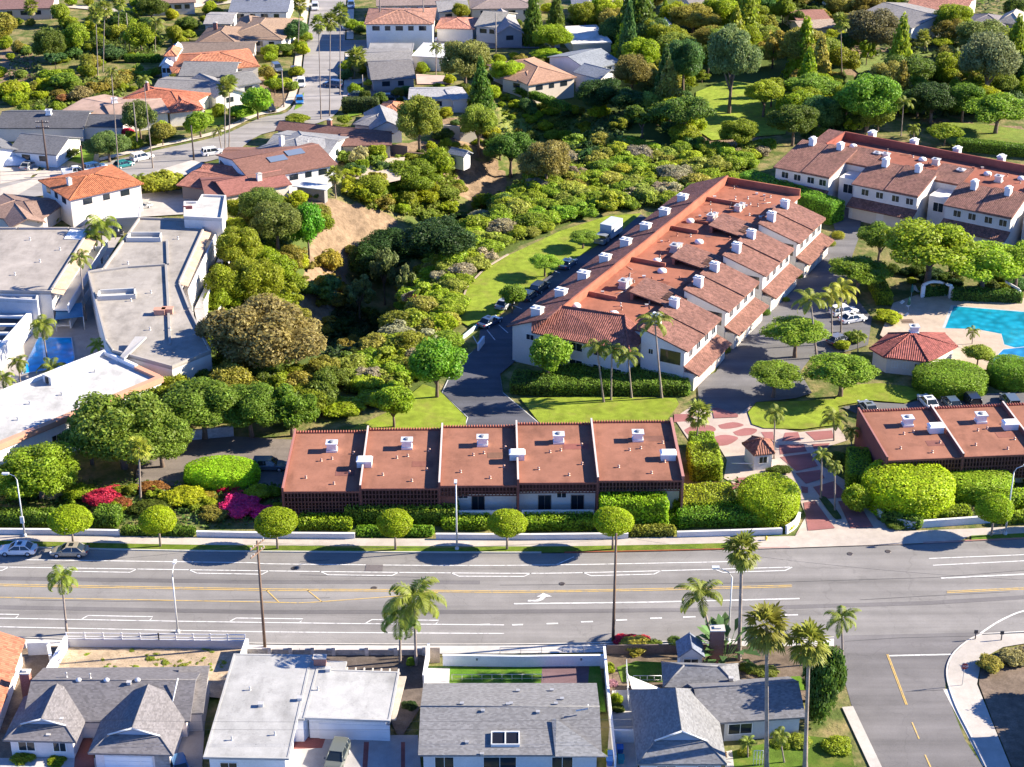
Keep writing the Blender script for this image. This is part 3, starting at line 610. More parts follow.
# ---------------------------------------------------------------- red flat-roofed row facing the boulevard
RRED = (.275,.124,.082)
def lattice(root, f, x0, x1, z0, z1, col=(.115,.05,.042), y=0.0, sp=.42):
    mb = MB(); n = max(2, int((x1-x0)/sp))
    for i in range(n+1):
        x = x0+(x1-x0)*i/n; mb.prism(f.rect(x-.075, x+.075, y, y+.14), z0, z1)
    for k in range(max(2, int((z1-z0)/.42))+1):
        z = z0+(z1-z0)*k/max(2, int((z1-z0)/.42)); mb.prism(f.rect(x0, x1, y+.03, y+.11), z-.06, z+.06)
    return mb.build('lattice', 'wood', col, root)
def red_row(label, f, units, zs, skylights, lat, trunc=None):
    c = f.p(f.L/2, f.D/2); root = thing('townhouse_row', label, 'townhouses', (c.x, c.y, 0))
    for i, (x0, x1) in enumerate(units):
        z = zs[i]
        wl = MB(); wl.prism(f.rect(x0+.08, x1-.04, 1.6 if lat else .2, f.D-.1), -.5, z-.25); wl.build('wall', 'stucco', STW, root)
        r = MB(); r.prism(f.rect(x0+.3, x1, 0.12, f.D-.35), z-.22, z, 0); ro = r.build('roof', 'flat_roof', RRED, root)
        # party parapet at the near-left edge, back tile cap
        pa = MB(); pa.prism(f.rect(x0, x0+.28, 0.02, f.D), -.5, z+.55); po = pa.build('parapet', 'stucco', (.20,.075,.06), root)
        m = MB(); m.prism(f.rect(x0+.04, x0+.27, -.02, f.D+.02), z+.552, z+.6); m.build('parapet_cap', 'paint', (.60,.52,.47) if i else (.36,.16,.13), po)
        cap = MB(); cap.prism(f.rect(x0+.3, x1, f.D-.33, f.D), -.5, z+.12); k = int((x1-x0)/.36)
        for j in range(k): x = x0+.45+j*.36; cap.tube([f.P(x, f.D-.36, z+.16), f.P(x, f.D+.12, z+.14)], .11, 6)
        cap.build('tile_coping', 'stucco', (.34,.12,.085), root)
        xm = x0+(x1-x0)*.56; q = f.p(xm, f.D*.68); aircon(root, q.x, q.y, z, 1.15, f.rot())
        for (dx, dy) in ((-.12,.5),(.02,.53),(-.28,.22),(.1,.12),(.28,.3),(.3,.62)):
            q = f.p(xm+dx*(x1-x0), f.D*dy); pipe(root, q.x, q.y, z, .22, .1, (.45,.28,.22))
        pq = f.p(xm+.22*(x1-x0), f.D*(.3+.1*i)); pm = MB(); pm.box((pq.x, pq.y, z+.012), (2.4+.3*i, 1.5, .016), f.rot()); pm.build('roof_patch', 'flat_roof', (.20+.03*(i % 2),.085+.01*(i % 3),.07), ro)
        if lat:
            lattice(root, f, x0+.3, x1-.05, z-1.45, z-.2)
            if i < 2: lattice(root, f, x0+.3, x1-.05, z-3.4, z-1.55)
        if lat: bk = MB(); bk.prism(f.rect(x0+.3, x1-.05, .5, .6), z-(1.5 if i > 1 else 3.6), z-.24); bk.build('shade_backing', 'wood', (.07,.03,.026), root)  # dark sheet stands in for the shaded interior behind the lattice
        e = MB(); e.prism(f.rect(x0+.3, x1, -.03, .1), z-.2, z+.06); e.build('fascia', 'wood', (.2,.075,.055), root)
    z = zs[-1]; x1 = units[-1][1]; pa = MB(); pa.prism(f.rect(x1+.02, x1+.3, .02, f.D), -.5, z+.55); po = pa.build('parapet', 'stucco', (.30,.12,.09), root)
    m = MB(); m.prism(f.rect(x1-.02, x1+.34, -.02, f.D+.02), z+.552, z+.64); m.build('parapet_cap', 'paint', (.42,.2,.16), po)
    for i, x, y in skylights:
        q = f.p(x, y); s = MB(); s.box((q.x, q.y, zs[i]+.45), (1.9, 1.3, .9), f.rot()); so = s.build('skylight_curb', 'stucco', (.7,.66,.62), root)
        s = MB(); q8 = [f.P(x+a, y+b, zs[i]+h) for a, b, h in ((-1.05,-.75,.9),(1.05,-.75,.9),(1.05,.75,.9),(-1.05,.75,.9),(-.8,-.5,1.15),(.8,-.5,1.15),(.8,.5,1.15),(-.8,.5,1.15))]
        s.faces(q8, [(0,1,5,4),(1,2,6,5),(2,3,7,6),(3,0,4,7),(4,5,6,7),(3,2,1,0)]); s.build('skylight_dome', 'paint', (.85,.85,.83), so)
    return root
f = Fr(G(281.5,492,4.6), G(686,483,5.4), G(296,433,4.6), 0, px=False); f.u = Vector((1, .012)).normalized(); f.v = Vector((-f.u.y, f.u.x)); FR1 = f
ux = lambda px, py, z: (G(px, py, z)-f.a).dot(f.u)
zs = [4.6,4.95,5.3,5.65,5.9]; xs = [0, ux(430,489,4.95), 0, 0, 0]
cuts = [0.0, ux(359,490,4.95), ux(438,488,5.3), ux(517,484,5.65), ux(597,483,5.9), ux(682,482,5.9)]
f.D = 16.2
root = red_row('long row of five stepped red flat roofs with dark lattice fronts behind clipped hedges', f, [(cuts[i], cuts[i+1]-(.0)) for i in range(5)], zs,
    [(1, cuts[1]+.3, 6.2), (3, cuts[3]+.1, 6.6), (4, cuts[5]-1.2, 5.8)], True)
for i, tx in ((2, 463), (2, 478), (3, 545), (3, 562), (3, 578), (1, 410)):   # openings in the shaded front walls
    x = ux(tx, 504, 2.6); q = f.p(x, 1.6)
    if tx in (463,562): window(root, q, f.u, -f.v, 3.1, 1.3, 1.0, True)
    else: window(root, q, f.u, -f.v, 1.9, 1.7, 2.3, True, (.25,.2,.17), mull=1, name='glass_door')
for i in (2, 3):
    ww = MB(); ww.prism(f.rect(cuts[i]+.6, cuts[i+1]-.3, -.3, -.12), -.3, 1.9); ww.build('patio_wall', 'stucco', (.68,.66,.64), root)
g = MB(); g.prism(f.rect(cuts[2]+.3, cuts[2]+2.2, .3, 1.4), 0, 5.0); g.build('wall', 'stucco', (.2,.08,.06), root)
# second red row by the entry
f2 = Fr(G(886,461,5), G(1100,455,5), G(858,413,5), 0, side=True, px=False); f2.L = 46
u2 = lambda px, py: (G(px, py, 5)-f2.a).dot(f2.u)
cut2 = [0.0, u2(967,465), u2(967,465)*2, u2(967,465)*3]; f2.D = 14.2
r2 = red_row('red flat roofs set at an angle beside the paved entry drive and parked cars', f2, [(cut2[i], cut2[i+1]) for i in range(3)], [5.0,5.05,5.1], [(1, cut2[1]-1.3, 7.4), (2, cut2[2]-1.2, 7.4)], True)
# ---------------------------------------------------------------- long tile-roofed condominium
class Ax(Fr):
    def __init__(s, a, th, L=1, D=1): s.a = Vector(a); s.u = Vector((math.cos(th), math.sin(th))); s.v = Vector((math.sin(th), -math.cos(th))); s.L = L; s.D = D
    def rect(s, x0, x1, y0, y1): return [s.p(x0,y1), s.p(x1,y1), s.p(x1,y0), s.p(x0,y0)]
def unit_block(root, m, a0, a1, z_hi, z_lo, b0, b1, low=True, balcony=True):
    """one stepped unit of the condominium: main block with a shed tile roof, a garage below with its own tile roof"""
    w = MB(); w.prism(m.rect(a0+.3, a1-.3, b0+.1, b1-.6), -.5, z_lo-.15)
    zq = lambda b: z_hi+(z_lo-z_hi)*(b-b0)/(b1-b0)-.25
    P = m.P; A0, A1, B0, B1 = a0+.3, a1-.3, b0+.1, b1-.6
    w.faces([P(A0,B0,z_lo-.16), P(A1,B0,z_lo-.16), P(A1,B1,z_lo-.16), P(A0,B1,z_lo-.16), P(A0,B0,zq(B0)), P(A1,B0,zq(B0)), P(A1,B1,zq(B1)), P(A0,B1,zq(B1))], [(0,4,7,3),(1,2,6,5),(0,1,5,4),(4,5,6,7)])
    w.build('wall', 'stucco', STW, root)
    r = MB(); mid = (a0+a1)/2
    r.slab([P(a0,b0,z_hi), P(mid-.02,b0,z_hi), P(mid-.02,b1,z_lo), P(a0,b1,z_lo)], .22); r.slab([P(mid+.02,b0,z_hi+.18), P(a1,b0,z_hi+.18), P(a1,b1,z_lo+.18), P(mid+.02,b1,z_lo+.18)], .4)
    r.build('roof', 'barrel_tile', TILEP, root)
    for a in (a0+(a1-a0)*.24, a0+(a1-a0)*.74):
        q = m.p(a, b0+1.2); box_chimney(root, q, z_hi-.3, m.rot(), .85)
    zl = z_lo-.15
    for t in (.2,.42,.66,.87): window(root, m.p(a0+(a1-a0)*t, b1-.6), m.u, m.v, zl-1.2, 1.5, 1.3, True)
    window(root, m.p(a0+.3, b0+1.7), m.v, -m.u, zl-1.2, .8, .9, True)
    m_ = MB(); q = [m.p(a0+.27, b0+y) for y in (3.2, 6.4)]; m_.prism([q[0], q[1], q[1]+m.u*.1, q[0]+m.u*.1], z_lo-2.6, z_lo-.55); m_.build('balcony_shade_panel', 'glass', (.03,.025,.025), root)  # flat dark panel paints the shade of a recessed balcony
    if low:
        w2 = MB(); w2.prism(m.rect(a0+.4, a1-.5, b1-.58, b1+1.0), -.5, 2.7); w2.build('garage_wall', 'stucco', STW, root)
        r2_ = MB(); r2_.slab([P(a0+.1,b1-.6,3.75), P(a1-.1,b1-.6,3.75), P(a1-.1,b1+1.9,2.75), P(a0+.1,b1+1.9,2.75)], .2); r2_.build('garage_roof', 'barrel_tile', TILEP, root)
        for t in (.27,.74): door(root, m.p(a0+(a1-a0)*t, b1+1.0), m.u, m.v, -.1, 4.6, 2.3, (.62,.55,.47), 4, 'garage_door')
def box_chimney(root, q, z, rot, s=1.0):
    mb = MB(); mb.box((q.x, q.y, z+.5), (1.2*s, 1.5*s, 1.5), rot); c = mb.build('chimney', 'stucco', (.66,.64,.62), root)
    k = MB(); k.box((q.x, q.y, z+1.32), (1.4*s, 1.75*s, .13), rot)
    for o in (-.4,.4): k.box((q.x-math.sin(rot)*o*s, q.y+math.cos(rot)*o*s, z+1.5), (.5, .45, .22), rot)
    k.build('chimney_cap', 'paint', (.7,.69,.67), c)
m1 = Ax(G(561,307,8.5), rad(62.16)); P = m1.P
cc = m1.p(32, 7); M1 = thing('condominium_building', 'long red and brown tile roofed condominium with white chimneys beside the curved lawn', 'condominium', (cc.x, cc.y, 0))
w = MB(); w.prism(m1.rect(-4.2, 67, -6.0, .2), -.5, 5.9); w.prism(m1.rect(0.5, 67, .25, 13.6), -.5, 6.8); w.build('wall', 'stucco', STW, M1)
w = MB(); w.faces([P(-4.2,-6,5.9), P(-4.2,-2.6,5.9), P(-4.2,-2.6,7.15), P(-3.9,-6,5.9), P(-3.9,-2.6,5.9), P(-3.9,-2.6,7.15)], [(0,1,2),(5,4,3),(0,2,5,3),(1,4,5,2)]); w.build('gable', 'stucco', STW, M1)
r = MB(); r.prism(m1.rect(.6, 67, .3, 14.2), 6.85, 7.1); r.build('flat_deck', 'flat_roof', (.31,.122,.078), M1)
r = MB(); r.prism(m1.rect(.2, 67.2, 0, .3), 6.5, 8.55); r.prism(m1.rect(66.9, 67.2, .3, 14), 6.5, 8.3); r.prism(m1.rect(14, 14.5, 9, 13.5), 7.11, 7.5); r.prism(m1.rect(46, 46.3, 2.5, 9), 7.11, 7.5); r.build('parapet', 'flat_roof', (.36,.13,.08), M1)
r = MB()
for k in range(9):                                    # stepped bays of the slope by the lawn
    a0 = -4.6+k*8.0; a1 = min(a0+7.98, 67.4); dz = .12*(k % 2); r.slab([P(a0,-6.9,5.75+dz), P(a1,-6.9,5.75+dz), P(a1,-.02,8.45+dz), P(a0,-.02,8.45+dz)], .22)
r.build('roof', 'barrel_tile', TILEB, M1)
r = MB(); r.slab([P(-4.9,-2.4,5.8), P(-4.4,13.3,5.8), P(2.2,9.5,8.3), P(.3,.0,8.5)], .2); r.slab([P(-4.9,-2.4,5.8), P(.3,0,8.5), P(-2.6,-.05,8.45), P(-4.6,-2.6,7.4)], .15)
r.slab([P(-4.4,13.3,5.8), P(2.2,13.6,5.9), P(2.2,9.5,8.3)], .2)
r.tube([P(-4.4,13.3,5.8), P(2.2,9.5,8.32)], .14, 6); r.tube([P(.3,0,8.52), P(2.2,9.5,8.32)], .14, 6); r.tube([P(-4.9,-2.4,5.8), P(.3,0,8.52)], .14, 6); r.build('roof', 'barrel_tile', (.27,.105,.08), M1)
w = MB(); w.prism(m1.rect(-3.7, .5, -1.6, 12.6), -.5, 5.75); w.build('wall', 'stucco', (.7,.68,.65), M1)
for b, ww in ((1.2,1.6),(4.4,2.2),(8.0,1.6),(11,1.8)):
    for z in (1.6,4.4): window(M1, m1.p(-3.7, b), m1.v, -m1.u, z, ww, 1.4)
window(M1, m1.p(-4.2, -3), m1.v, -m1.u, 4.6, 1.4, 1.0)
for k in range(8):
    q = m1.p(-1.5+8.0*k, -3.2); box_chimney(M1, q, 7.0, m1.rot(), 1.05)
for i in range(4):
    a0 = -1.4+16.1*i
    unit_block(M1, m1, a0, a0+13.2, 8.6, 6.3, 13.6, 21.2)
    if i < 3:                                         # raised tile patches with louvres on the flat deck
        a1 = a0+11.6; r = MB(); r.slab([P(a1,6.5,8.5), P(a1+6.5,6.5,8.5), P(a1+6.5,13.6,7.3), P(a1,13.6,7.3)], .2); ro = r.build('roof', 'barrel_tile', TILEP, M1)
        wl = MB(); wl.prism(m1.rect(a1+.15, a1+6.3, 6.7, 7.2), 7.1, 8.2); wl.build('wall', 'stucco', (.32,.13,.09), M1)
        lv = MB()
        for k in range(5): lv.slab([P(a1+1.6+k*.55,11.4,7.86), P(a1+1.9+k*.55,11.4,7.86), P(a1+1.9+k*.55,13.2,7.55), P(a1+1.6+k*.55,13.2,7.55)], .05)
        lv.build('louvre', 'wood', (.06,.035,.03), ro)
        rc = MB(); rc.prism(m1.rect(a0+13.3, a0+15.6, 13.6, 18.6), -.5, 5.2); rc.build('wall', 'stucco', (.66,.64,.62), M1)
        window(M1, m1.p(a0+14.4, 18.6), m1.u, m1.v, 3.8, 1.6, 2.0)
for px, py, s in ((624,288,1.0),(675,252,1.0),(711,221,.9),(738,211,.8)):
    q = G(px, py, 7.1); aircon(M1, q.x, q.y, 7.11, s*1.25, m1.rot(), (.55,.52,.5)); q2 = q+m1.u*1.8; aircon(M1, q2.x, q2.y, 7.11, .8, m1.rot(), (.5,.45,.42))
for px, py in ((576,307),(614,315),(657,262),(662,272),(699,243),(690,222),(640,290)):
    q = G(px, py, 7.1); mb = MB(); mb.lathe([(.75,0),(.75,.28),(.6,.5),(.3,.62),(.02,.66)], (q.x, q.y, 7.1), 12); mb.build('skylight_dome', 'paint', (.82,.81,.79), M1)
def clutter(root, m, a0, a1, b0, b1, z, n):
    for k in range(n):
        q = m.p(R.uniform(a0, a1), R.uniform(b0, b1)); t = R.random()
        if t < .45: pipe(root, q.x, q.y, z, R.uniform(.2,.5), .09, R.choice([(.5,.45,.42),(.32,.14,.1),(.25,.22,.2)]))
        elif t < .7: vent(root, q.x, q.y, z, R.uniform(.8,1.3), R.choice([(.5,.46,.43),(.35,.16,.11),(.62,.6,.57)]))
        elif t < .85:
            x = MB(); e = q+m.u*R.uniform(-2.5,2.5)+m.v*R.uniform(-1.5,1.5); x.tube([(q.x,q.y,z+.07),(e.x,e.y,z+.07)], .05, 5); x.build('conduit', 'metal', R.choice([(.2,.1,.08),(.5,.46,.42)]), root)
        else:
            x = MB(); x.box((q.x,q.y,z+.012), (R.uniform(1,2.6),R.uniform(.8,1.8),.016), m.rot()+R.uniform(-.1,.1)); x.build('roof_patch', 'flat_roof', R.choice([(.21,.08,.055),(.33,.14,.095),(.24,.12,.1)]), root)
clutter(M1, m1, 2, 66, 1, 12.5, 7.1, 80)
for a, b0, b1 in ((9,.4,5),(25,.4,6.2),(41,.4,5.2),(57,.4,6.4)): r = MB(); r.prism(m1.rect(a, a+.28, b0, b1), 7.1, 7.75); r.build('fire_wall', 'flat_roof', (.38,.15,.1), M1)
# second condominium, far corner
m2 = Ax(G(848,132,8.5), rad(-34.15)); P2 = m2.P
cc = m2.p(16, 8); M2 = thing('condominium_building', 'brown tile roofed condominium with white walls above the pool and rounded trees', 'condominium', (cc.x, cc.y, 0))
w = MB(); w.prism(m2.rect(-3, 75, -4.5, .2), -.5, 5.9); w.prism(m2.rect(-.5, 75, .25, 13), -.5, 6.8); w.build('wall', 'stucco', STW, M2)
r = MB(); r.prism(m2.rect(-.4, 75, .3, 13.2), 6.85, 7.1); r.build('flat_deck', 'flat_roof', (.28,.105,.072), M2)
r = MB(); r.prism(m2.rect(-.4, 75, 0, .3), 6.5, 8.55); r.prism(m2.rect(-.7, -.4, 0, 8.5), 6.5, 8.5); r.build('parapet', 'flat_roof', (.28,.09,.065), M2)
r = MB(); r.slab([P2(-4,-5.2,5.8), P2(75,-5.2,5.8), P2(75,-.05,8.45), P2(-4,-.05,8.45)], .22); r.slab([P2(-4,-.02,8.4), P2(-.75,-.02,8.4), P2(-.75,9,7.6), P2(-4,9,7.6)], .25); r.build('roof', 'barrel_tile', TILEB, M2)
for i, (a0, a1, b0, b1) in enumerate(((-5.4,6,9,21),(10.6,23.4,12.5,21.5),(28.6,41,15,22.6),(46,58,15,22.6),(62,74,15,22.6))): unit_block(M2, m2, a0, a1, 8.5, 6.4, b0, b1)
for i, a in enumerate((6.5,24,41.5,58.5)):
    w = MB(); w.prism(m2.rect(a+.1, a+4, 12.9, 17.8), -.5, 5.8); w.build('wall', 'stucco', (.66,.64,.62), M2); window(M2, m2.p(a+2, 17.8), m2.u, m2.v, 3.9, 2, 1.8)
    r = MB(); r.slab([P2(a-2,6.5,8.3), P2(a+4,6.5,8.3), P2(a+4,13.4,7.3), P2(a-2,13.4,7.3)], .2); r.build('roof', 'barrel_tile', TILEP, M2)
for k in range(6): q = m2.p(4+8.6*k, -2.4); box_chimney(M2, q, 7.3, m2.rot())
for a, b in ((9.5,7.6),(11,7.2),(26,8),(33,7.5),(40,8),(20,5)): q = m2.p(a, b); aircon(M2, q.x, q.y, 7.11, 1.1, m2.rot(), (.6,.57,.55))
for a, b in ((3,4),(17,4),(24,10),(30,5),(36,4)):
    q = m2.p(a, b); mb = MB(); mb.lathe([(.75,0),(.75,.28),(.6,.5),(.3,.62),(.02,.66)], (q.x, q.y, 7.1), 12); mb.build('skylight_dome', 'paint', (.82,.81,.79), M2)
clutter(M2, m2, 2, 45, 1, 11.5, 7.1, 36)
# pool house with a many-sided tile roof
def polyroof(label, name, cat, pts, ze, apex, rise, col, wall, inset=.7):
    c = Vector((sum(p.x for p in pts)/len(pts), sum(p.y for p in pts)/len(pts))); t = thing(name, label, cat, (c.x, c.y, 0))
    w = MB(); w.prism([c+(p-c)*(1-inset/(p-c).length) for p in pts], -.3, ze-.05); w.build('wall', 'stucco', wall, t)
    r = MB(); n = len(pts)
    for i in range(n):
        a, b = pts[i], pts[(i+1) % n]; k = .1; q = [(a.x, a.y, ze), (b.x, b.y, ze), (*(apex+(b-apex)*k), ze+rise*(1-k)), (*(apex+(a-apex)*k), ze+rise*(1-k))]
        r.slab(q, .2); r.tube([q[0], q[3]], .12, 6)
    r.prism([apex+(p-apex)*.12 for p in pts], ze+rise*.8, ze+rise*.92); r.build('roof', 'barrel_tile', col, t); return t, c
ph, phc = polyroof('low pool house with a six-sided red tile roof beside the pool deck', 'pool_house', 'pool house', [G(*p, 2.8) for p in ((869,348),(884,357),(929,362),(958,346),(945,333),(888,333))], 2.8, G(912,333,4.6), 1.9, (.27,.085,.07), (.72,.66,.58))
q = G(914,331,4.6); aircon(ph, q.x, q.y, 4.3, 1.1)
for k in range(3):
    a, b = G(884,357,2.8), G(929,362,2.8); d = (b-a).normalized(); n_ = Vector((d.y, -d.x)); window(ph, a+(b-a)*(.25+.25*k)-n_*.62, d, n_, 1.5, .9, 1.1)
gh, _ = polyroof('small gatehouse with a brown hipped tile roof in the middle of the entry drive', 'gatehouse', 'gatehouse', [G(*p, 2.7) for p in ((742,443),(754,455),(775,453),(772,440),(752,436))], 2.7, G(762,438,4.4), 1.7, (.27,.12,.085), (.74,.72,.7), .45)
a = G(754,455,2.7); b = G(775,453,2.7); d = (b-a).normalized(); n_ = Vector((d.y, -d.x)); window(gh, (a+b)/2-n_*.4, d, n_, 1.6, 1.2, 1.1)
# ---------------------------------------------------------------- flats beside the canyon
def poly_building(label, name, cat, px, z, col, wall=STW, edge=.25, rim=.35, mat='flat_roof'):
    pts = [G(*p, z) for p in px]; c = sum(pts, Vector((0,0)))/len(pts); t = thing(name, label, cat, (c.x, c.y, 0))
    ar = sum(pts[i].x*pts[(i+1) % len(pts)].y-pts[(i+1) % len(pts)].x*pts[i].y for i in range(len(pts)))
    if ar < 0: pts = pts[::-1]
    w = MB(); w.prism(pts, -3, z-.3); w.build('wall', 'stucco', wall, t)
    r = MB(); r.prism(pts, z-.298, z, 0); r.build('roof', mat, col, t)
    m = MB(); n = len(pts)
    for i in range(n):
        a, b = pts[i], pts[(i+1) % n]; d = (b-a).normalized(); nn = Vector((-d.y, d.x))*edge; m.prism([a-nn*.15+d*.02, b-nn*.15-d*.02, b+nn-d*.27, a+nn+d*.27], z+.002, z+rim)
    m.build('parapet', 'stucco', tuple(min(.82, k*1.15) for k in col), t); return t, pts
GR = (.335,.305,.272)
t, _ = poly_building('grey flat roofed apartment block with long skylight wells at the canyon edge', 'apartment_block', 'apartment block', [(139,219),(208,221),(180,284),(190,310),(211,352),(172,368),(113,352),(106,342),(88,273),(103,270)], 6.0, GR)
FB = t
for A, B, C, D2 in (((126,242),(161,242),(162,236),(130,236)),((97,301),(136,299),(136,292),(99,294))):
    q = [G(*p, 6.0) for p in (A,B,C,D2)]; m = MB(); n = 4
    for i in range(4):
        a, b = q[i], q[(i+1) % 4]; d = (b-a).normalized(); nn = Vector((-d.y, d.x))*.25; m.prism([a, b, b+nn, a+nn], 5.9, 6.75)
    m.prism([p+(sum(q, Vector((0,0)))/4-p)*.1 for p in q], 6.02, 6.05); m.build('skylight_well', 'stucco', (.5,.49,.47), t)
for pts in ([(166,266),(168,300),(170,345)],[(88,273.5),(128,268),(165,265.5)],[(168,265),(167,241)]):
    w = MB(); q = [G(*p, 6.0) for p in pts]
    for a, b in zip(q, q[1:]): d = (b-a).normalized(); nn = Vector((-d.y, d.x))*.18; w.prism([a-nn, b-nn, b+nn, a+nn], 6.003, 6.3)
    w.build('roof_curb', 'stucco', (.33,.31,.29), t)
for px, py in ((160,314),(168,313)): q = G(px, py, 6.0); m = MB(); m.box((q.x, q.y, 6.4), (1.6,1.1,.8)); m.box((q.x, q.y, 6.84), (1.75,1.25,.08)); m.build('roof_hatch', 'stucco', (.5,.27,.2), t)
for px, py in ((178,239),(128,264),(151,293),(131,301),(150,330),(170,330),(118,230),(190,228)): q = G(px, py, 6.0); pipe(t, q.x, q.y, 6.0, .35, .1)
q = [G(*p, 6.4) for p in ((136,342),(147,342),(124,357),(120,355))]; m = MB(); m.slab([(*q[0],7.3),(*q[1],7.3),(*q[2],6.2),(*q[3],6.2)], .3); m.build('stair_cover', 'stucco', (.45,.43,.41), t)
# outdoor corridors stepping down the canyon side
for k, (o, z) in enumerate(((1.2,4.2),(3.4,2.2),(5.2,.2))):
    pts = [G(210,224,6)+Vector((o*1.1,-2)), G(180,286,6)+Vector((o*1.05,0)), G(184,300,6)+Vector((o,0))]
    m = MB()
    for a, b in zip(pts, pts[1:]):
        d = (b-a).normalized(); nn = Vector((-d.y, d.x)); m.prism([a-nn*.1, b-nn*.1, b+nn*.12, a+nn*.12], z-3, z+1.1); m.prism([a+nn*.12, b+nn*.12, b-nn*1.6, a-nn*1.6][::-1], z-.25, z-.05)
    m.build('gallery', 'stucco', (.76,.73,.69), t)
    if k == 0: r = MB(); a, b = G(208,221,6), G(180,284,6); d = (b-a).normalized(); nn = Vector((-d.y, d.x)); r.slab([(*(a+nn*.05),6.0),(*(b+nn*.05),6.0),(*(b+nn*1.2),5.6),(*(a+nn*1.2),5.6)], .12); r.build('gallery_roof', 'wood', (.46,.33,.24), t)
sb, p4 = poly_building('white stair tower with a dark red louvre door on the grey flat roof', 'stair_tower', 'stair tower', [(184,203),(198,203),(202,196),(226,197),(222,220),(184,218)], 7.8, (.50,.48,.45), (.66,.64,.61))
dv = p4[0]; m = MB(); q = G(188,212,7.2); m.box((q.x, q.y, 7.2), (1.6,.3,2.2)); m.build('door', 'wood', (.22,.07,.07), sb)
t, _ = poly_building('grey flat roofed block with a tan eave beside the tall courtyard palms', 'apartment_block', 'apartment block', [(18,229),(70,229),(90,231),(51,293),(0,292),(-40,292),(-30,229)], 6.0, (.335,.30,.27))
r = MB(); a, b = G(90,231,6), G(51,293,6); d = (b-a).normalized(); nn = Vector((-d.y, d.x)); nn = nn if nn.x > 0 else -nn
r.slab([(*(a+nn*.1),6.05),(*(b+nn*.1),6.05),(*(b+nn*1.8),5.7),(*(a+nn*1.8),5.7)], .15); r.build('eave', 'wood', (.52,.38,.26), t)
for z in (4.1, 1.4): r = MB(); r.prism([a+nn*2.6, b+nn*2.6-d*-1.0, b+nn*2.8-d*-1.0, a+nn*2.8], z-1.0, z+.3); r.prism([a+nn*.1, b+nn*.1, b+nn*2.6, a+nn*2.6], z-1.1, z-.9); r.build('gallery', 'stucco', (.78,.76,.73), t)
for k in range(5): q = a+(b-a)*(.12+.19*k); window(t, q, d, nn, 4.4, 1.6, 1.5, True)
for px, py in ((40,262),(15,275),(60,250),(30,240)): q = G(px, py, 6); pipe(t, q.x, q.y, 6, .35, .1)
r = MB(); q = [G(*p, 6.05) for p in ((64,239),(84,240),(90,231),(70,229.5))]; r.slab([(*p, 6.12) for p in q], .08); r.build('roof_panel', 'paint', (.78,.77,.75), t)
t, _ = poly_building('parapet wall building with shade in its grey behind the shaded parking bays', 'garage_building', 'garage', [(0,300),(37,302),(39,294),(0,292),(-40,292),(-40,300)], 5.4, (.42,.42,.43), (.5,.5,.52))  # grey-blue of the parapet wall is its shade put into the colour
t = thing('carport', 'carport with white slatted roof over dark parking bays by the blue pool', 'carport', (*G(10,340,0), 0))
w = MB(); a, b = G(37,305,3.4), G(-4,352,3.4); d = (b-a).normalized(); nn = Vector((-d.y, d.x))*.35; w.prism([a-nn, b-nn, b+nn, a+nn], -.5, 3.6); w.build('wall', 'stucco', (.8,.79,.77), t)
for k in range(6):
    y = 308+k*8.5; a = G(-30, y, 3.2); b = G(34-(y-305)*.82, y, 3.2); m = MB(); m.box(((a.x+b.x)/2, a.y, 3.2), ((b-a).length, .5, .35)); m.build('beam', 'paint', (.74,.73,.72), t)
m = MB(); m.prism([G(-40,305,2.9), G(34,305,2.9), G(-4,349,2.9), G(-40,349,2.9)], 2.2, 2.3); m.build('ceiling_panel', 'metal', (.1,.1,.105), t)
# big white flat building
fW = Fr((11,441),(163,378),(102,353), 5.5, side=False); c = fW.p(fW.L/2, fW.D/2); t = thing('commercial_building', 'large white flat roofed building with terracotta edge strip above the pine trees', 'building', (c.x, c.y, 0))
fW.a = fW.a-fW.u*14; fW.L += 14
w = MB(); w.prism(fW.rect(.2, fW.L-.2, .2, fW.D-.2), -2, 5.0); w.build('wall', 'stucco', (.82,.81,.79), t)
r = MB(); r.prism(fW.rect(0, fW.L, 0, fW.D), 5.0, 5.3); r.build('roof', 'flat_roof', (.49,.48,.465), t)
m = MB(); m.prism(fW.rect(0, fW.L, -.12, .75), 4.9, 5.75); m.prism(fW.rect(fW.L-.75, fW.L+.1, .75, fW.D*.42), 4.9, 5.75); m.build('tile_edge', 'stucco', (.60,.30,.20), t)
m = MB(); m.prism(fW.rect(0, fW.L, fW.D-.4, fW.D), 5.0, 5.9); m.prism(fW.rect(fW.L-.5, fW.L, fW.D*.42, fW.D-.4), 5.0, 5.9); m.build('parapet', 'stucco', (.8,.79,.77), t)
q = G(55,380,5.4); m = MB(); m.box((q.x, q.y, 5.9), (2.6,2.0,1.2), fW.rot()); h_ = m.build('roof_hatch', 'stucco', (.6,.58,.56), t); m = MB(); m.box((q.x-.6, q.y-.9, 5.95), (.9,.5,.95), fW.rot()); m.build('hatch_opening', 'wood', (.05,.045,.045), h_)
for px, py in ((30,404),(62,395),(95,372),(18,420),(85,400)): q = G(px, py, 5.3); pipe(t, q.x, q.y, 5.3, .3, .1)
for k in range(4): window(t, fW.p(16+5*k, .2), fW.u, -fW.v, 3.0, 1.6, 1.3, True)
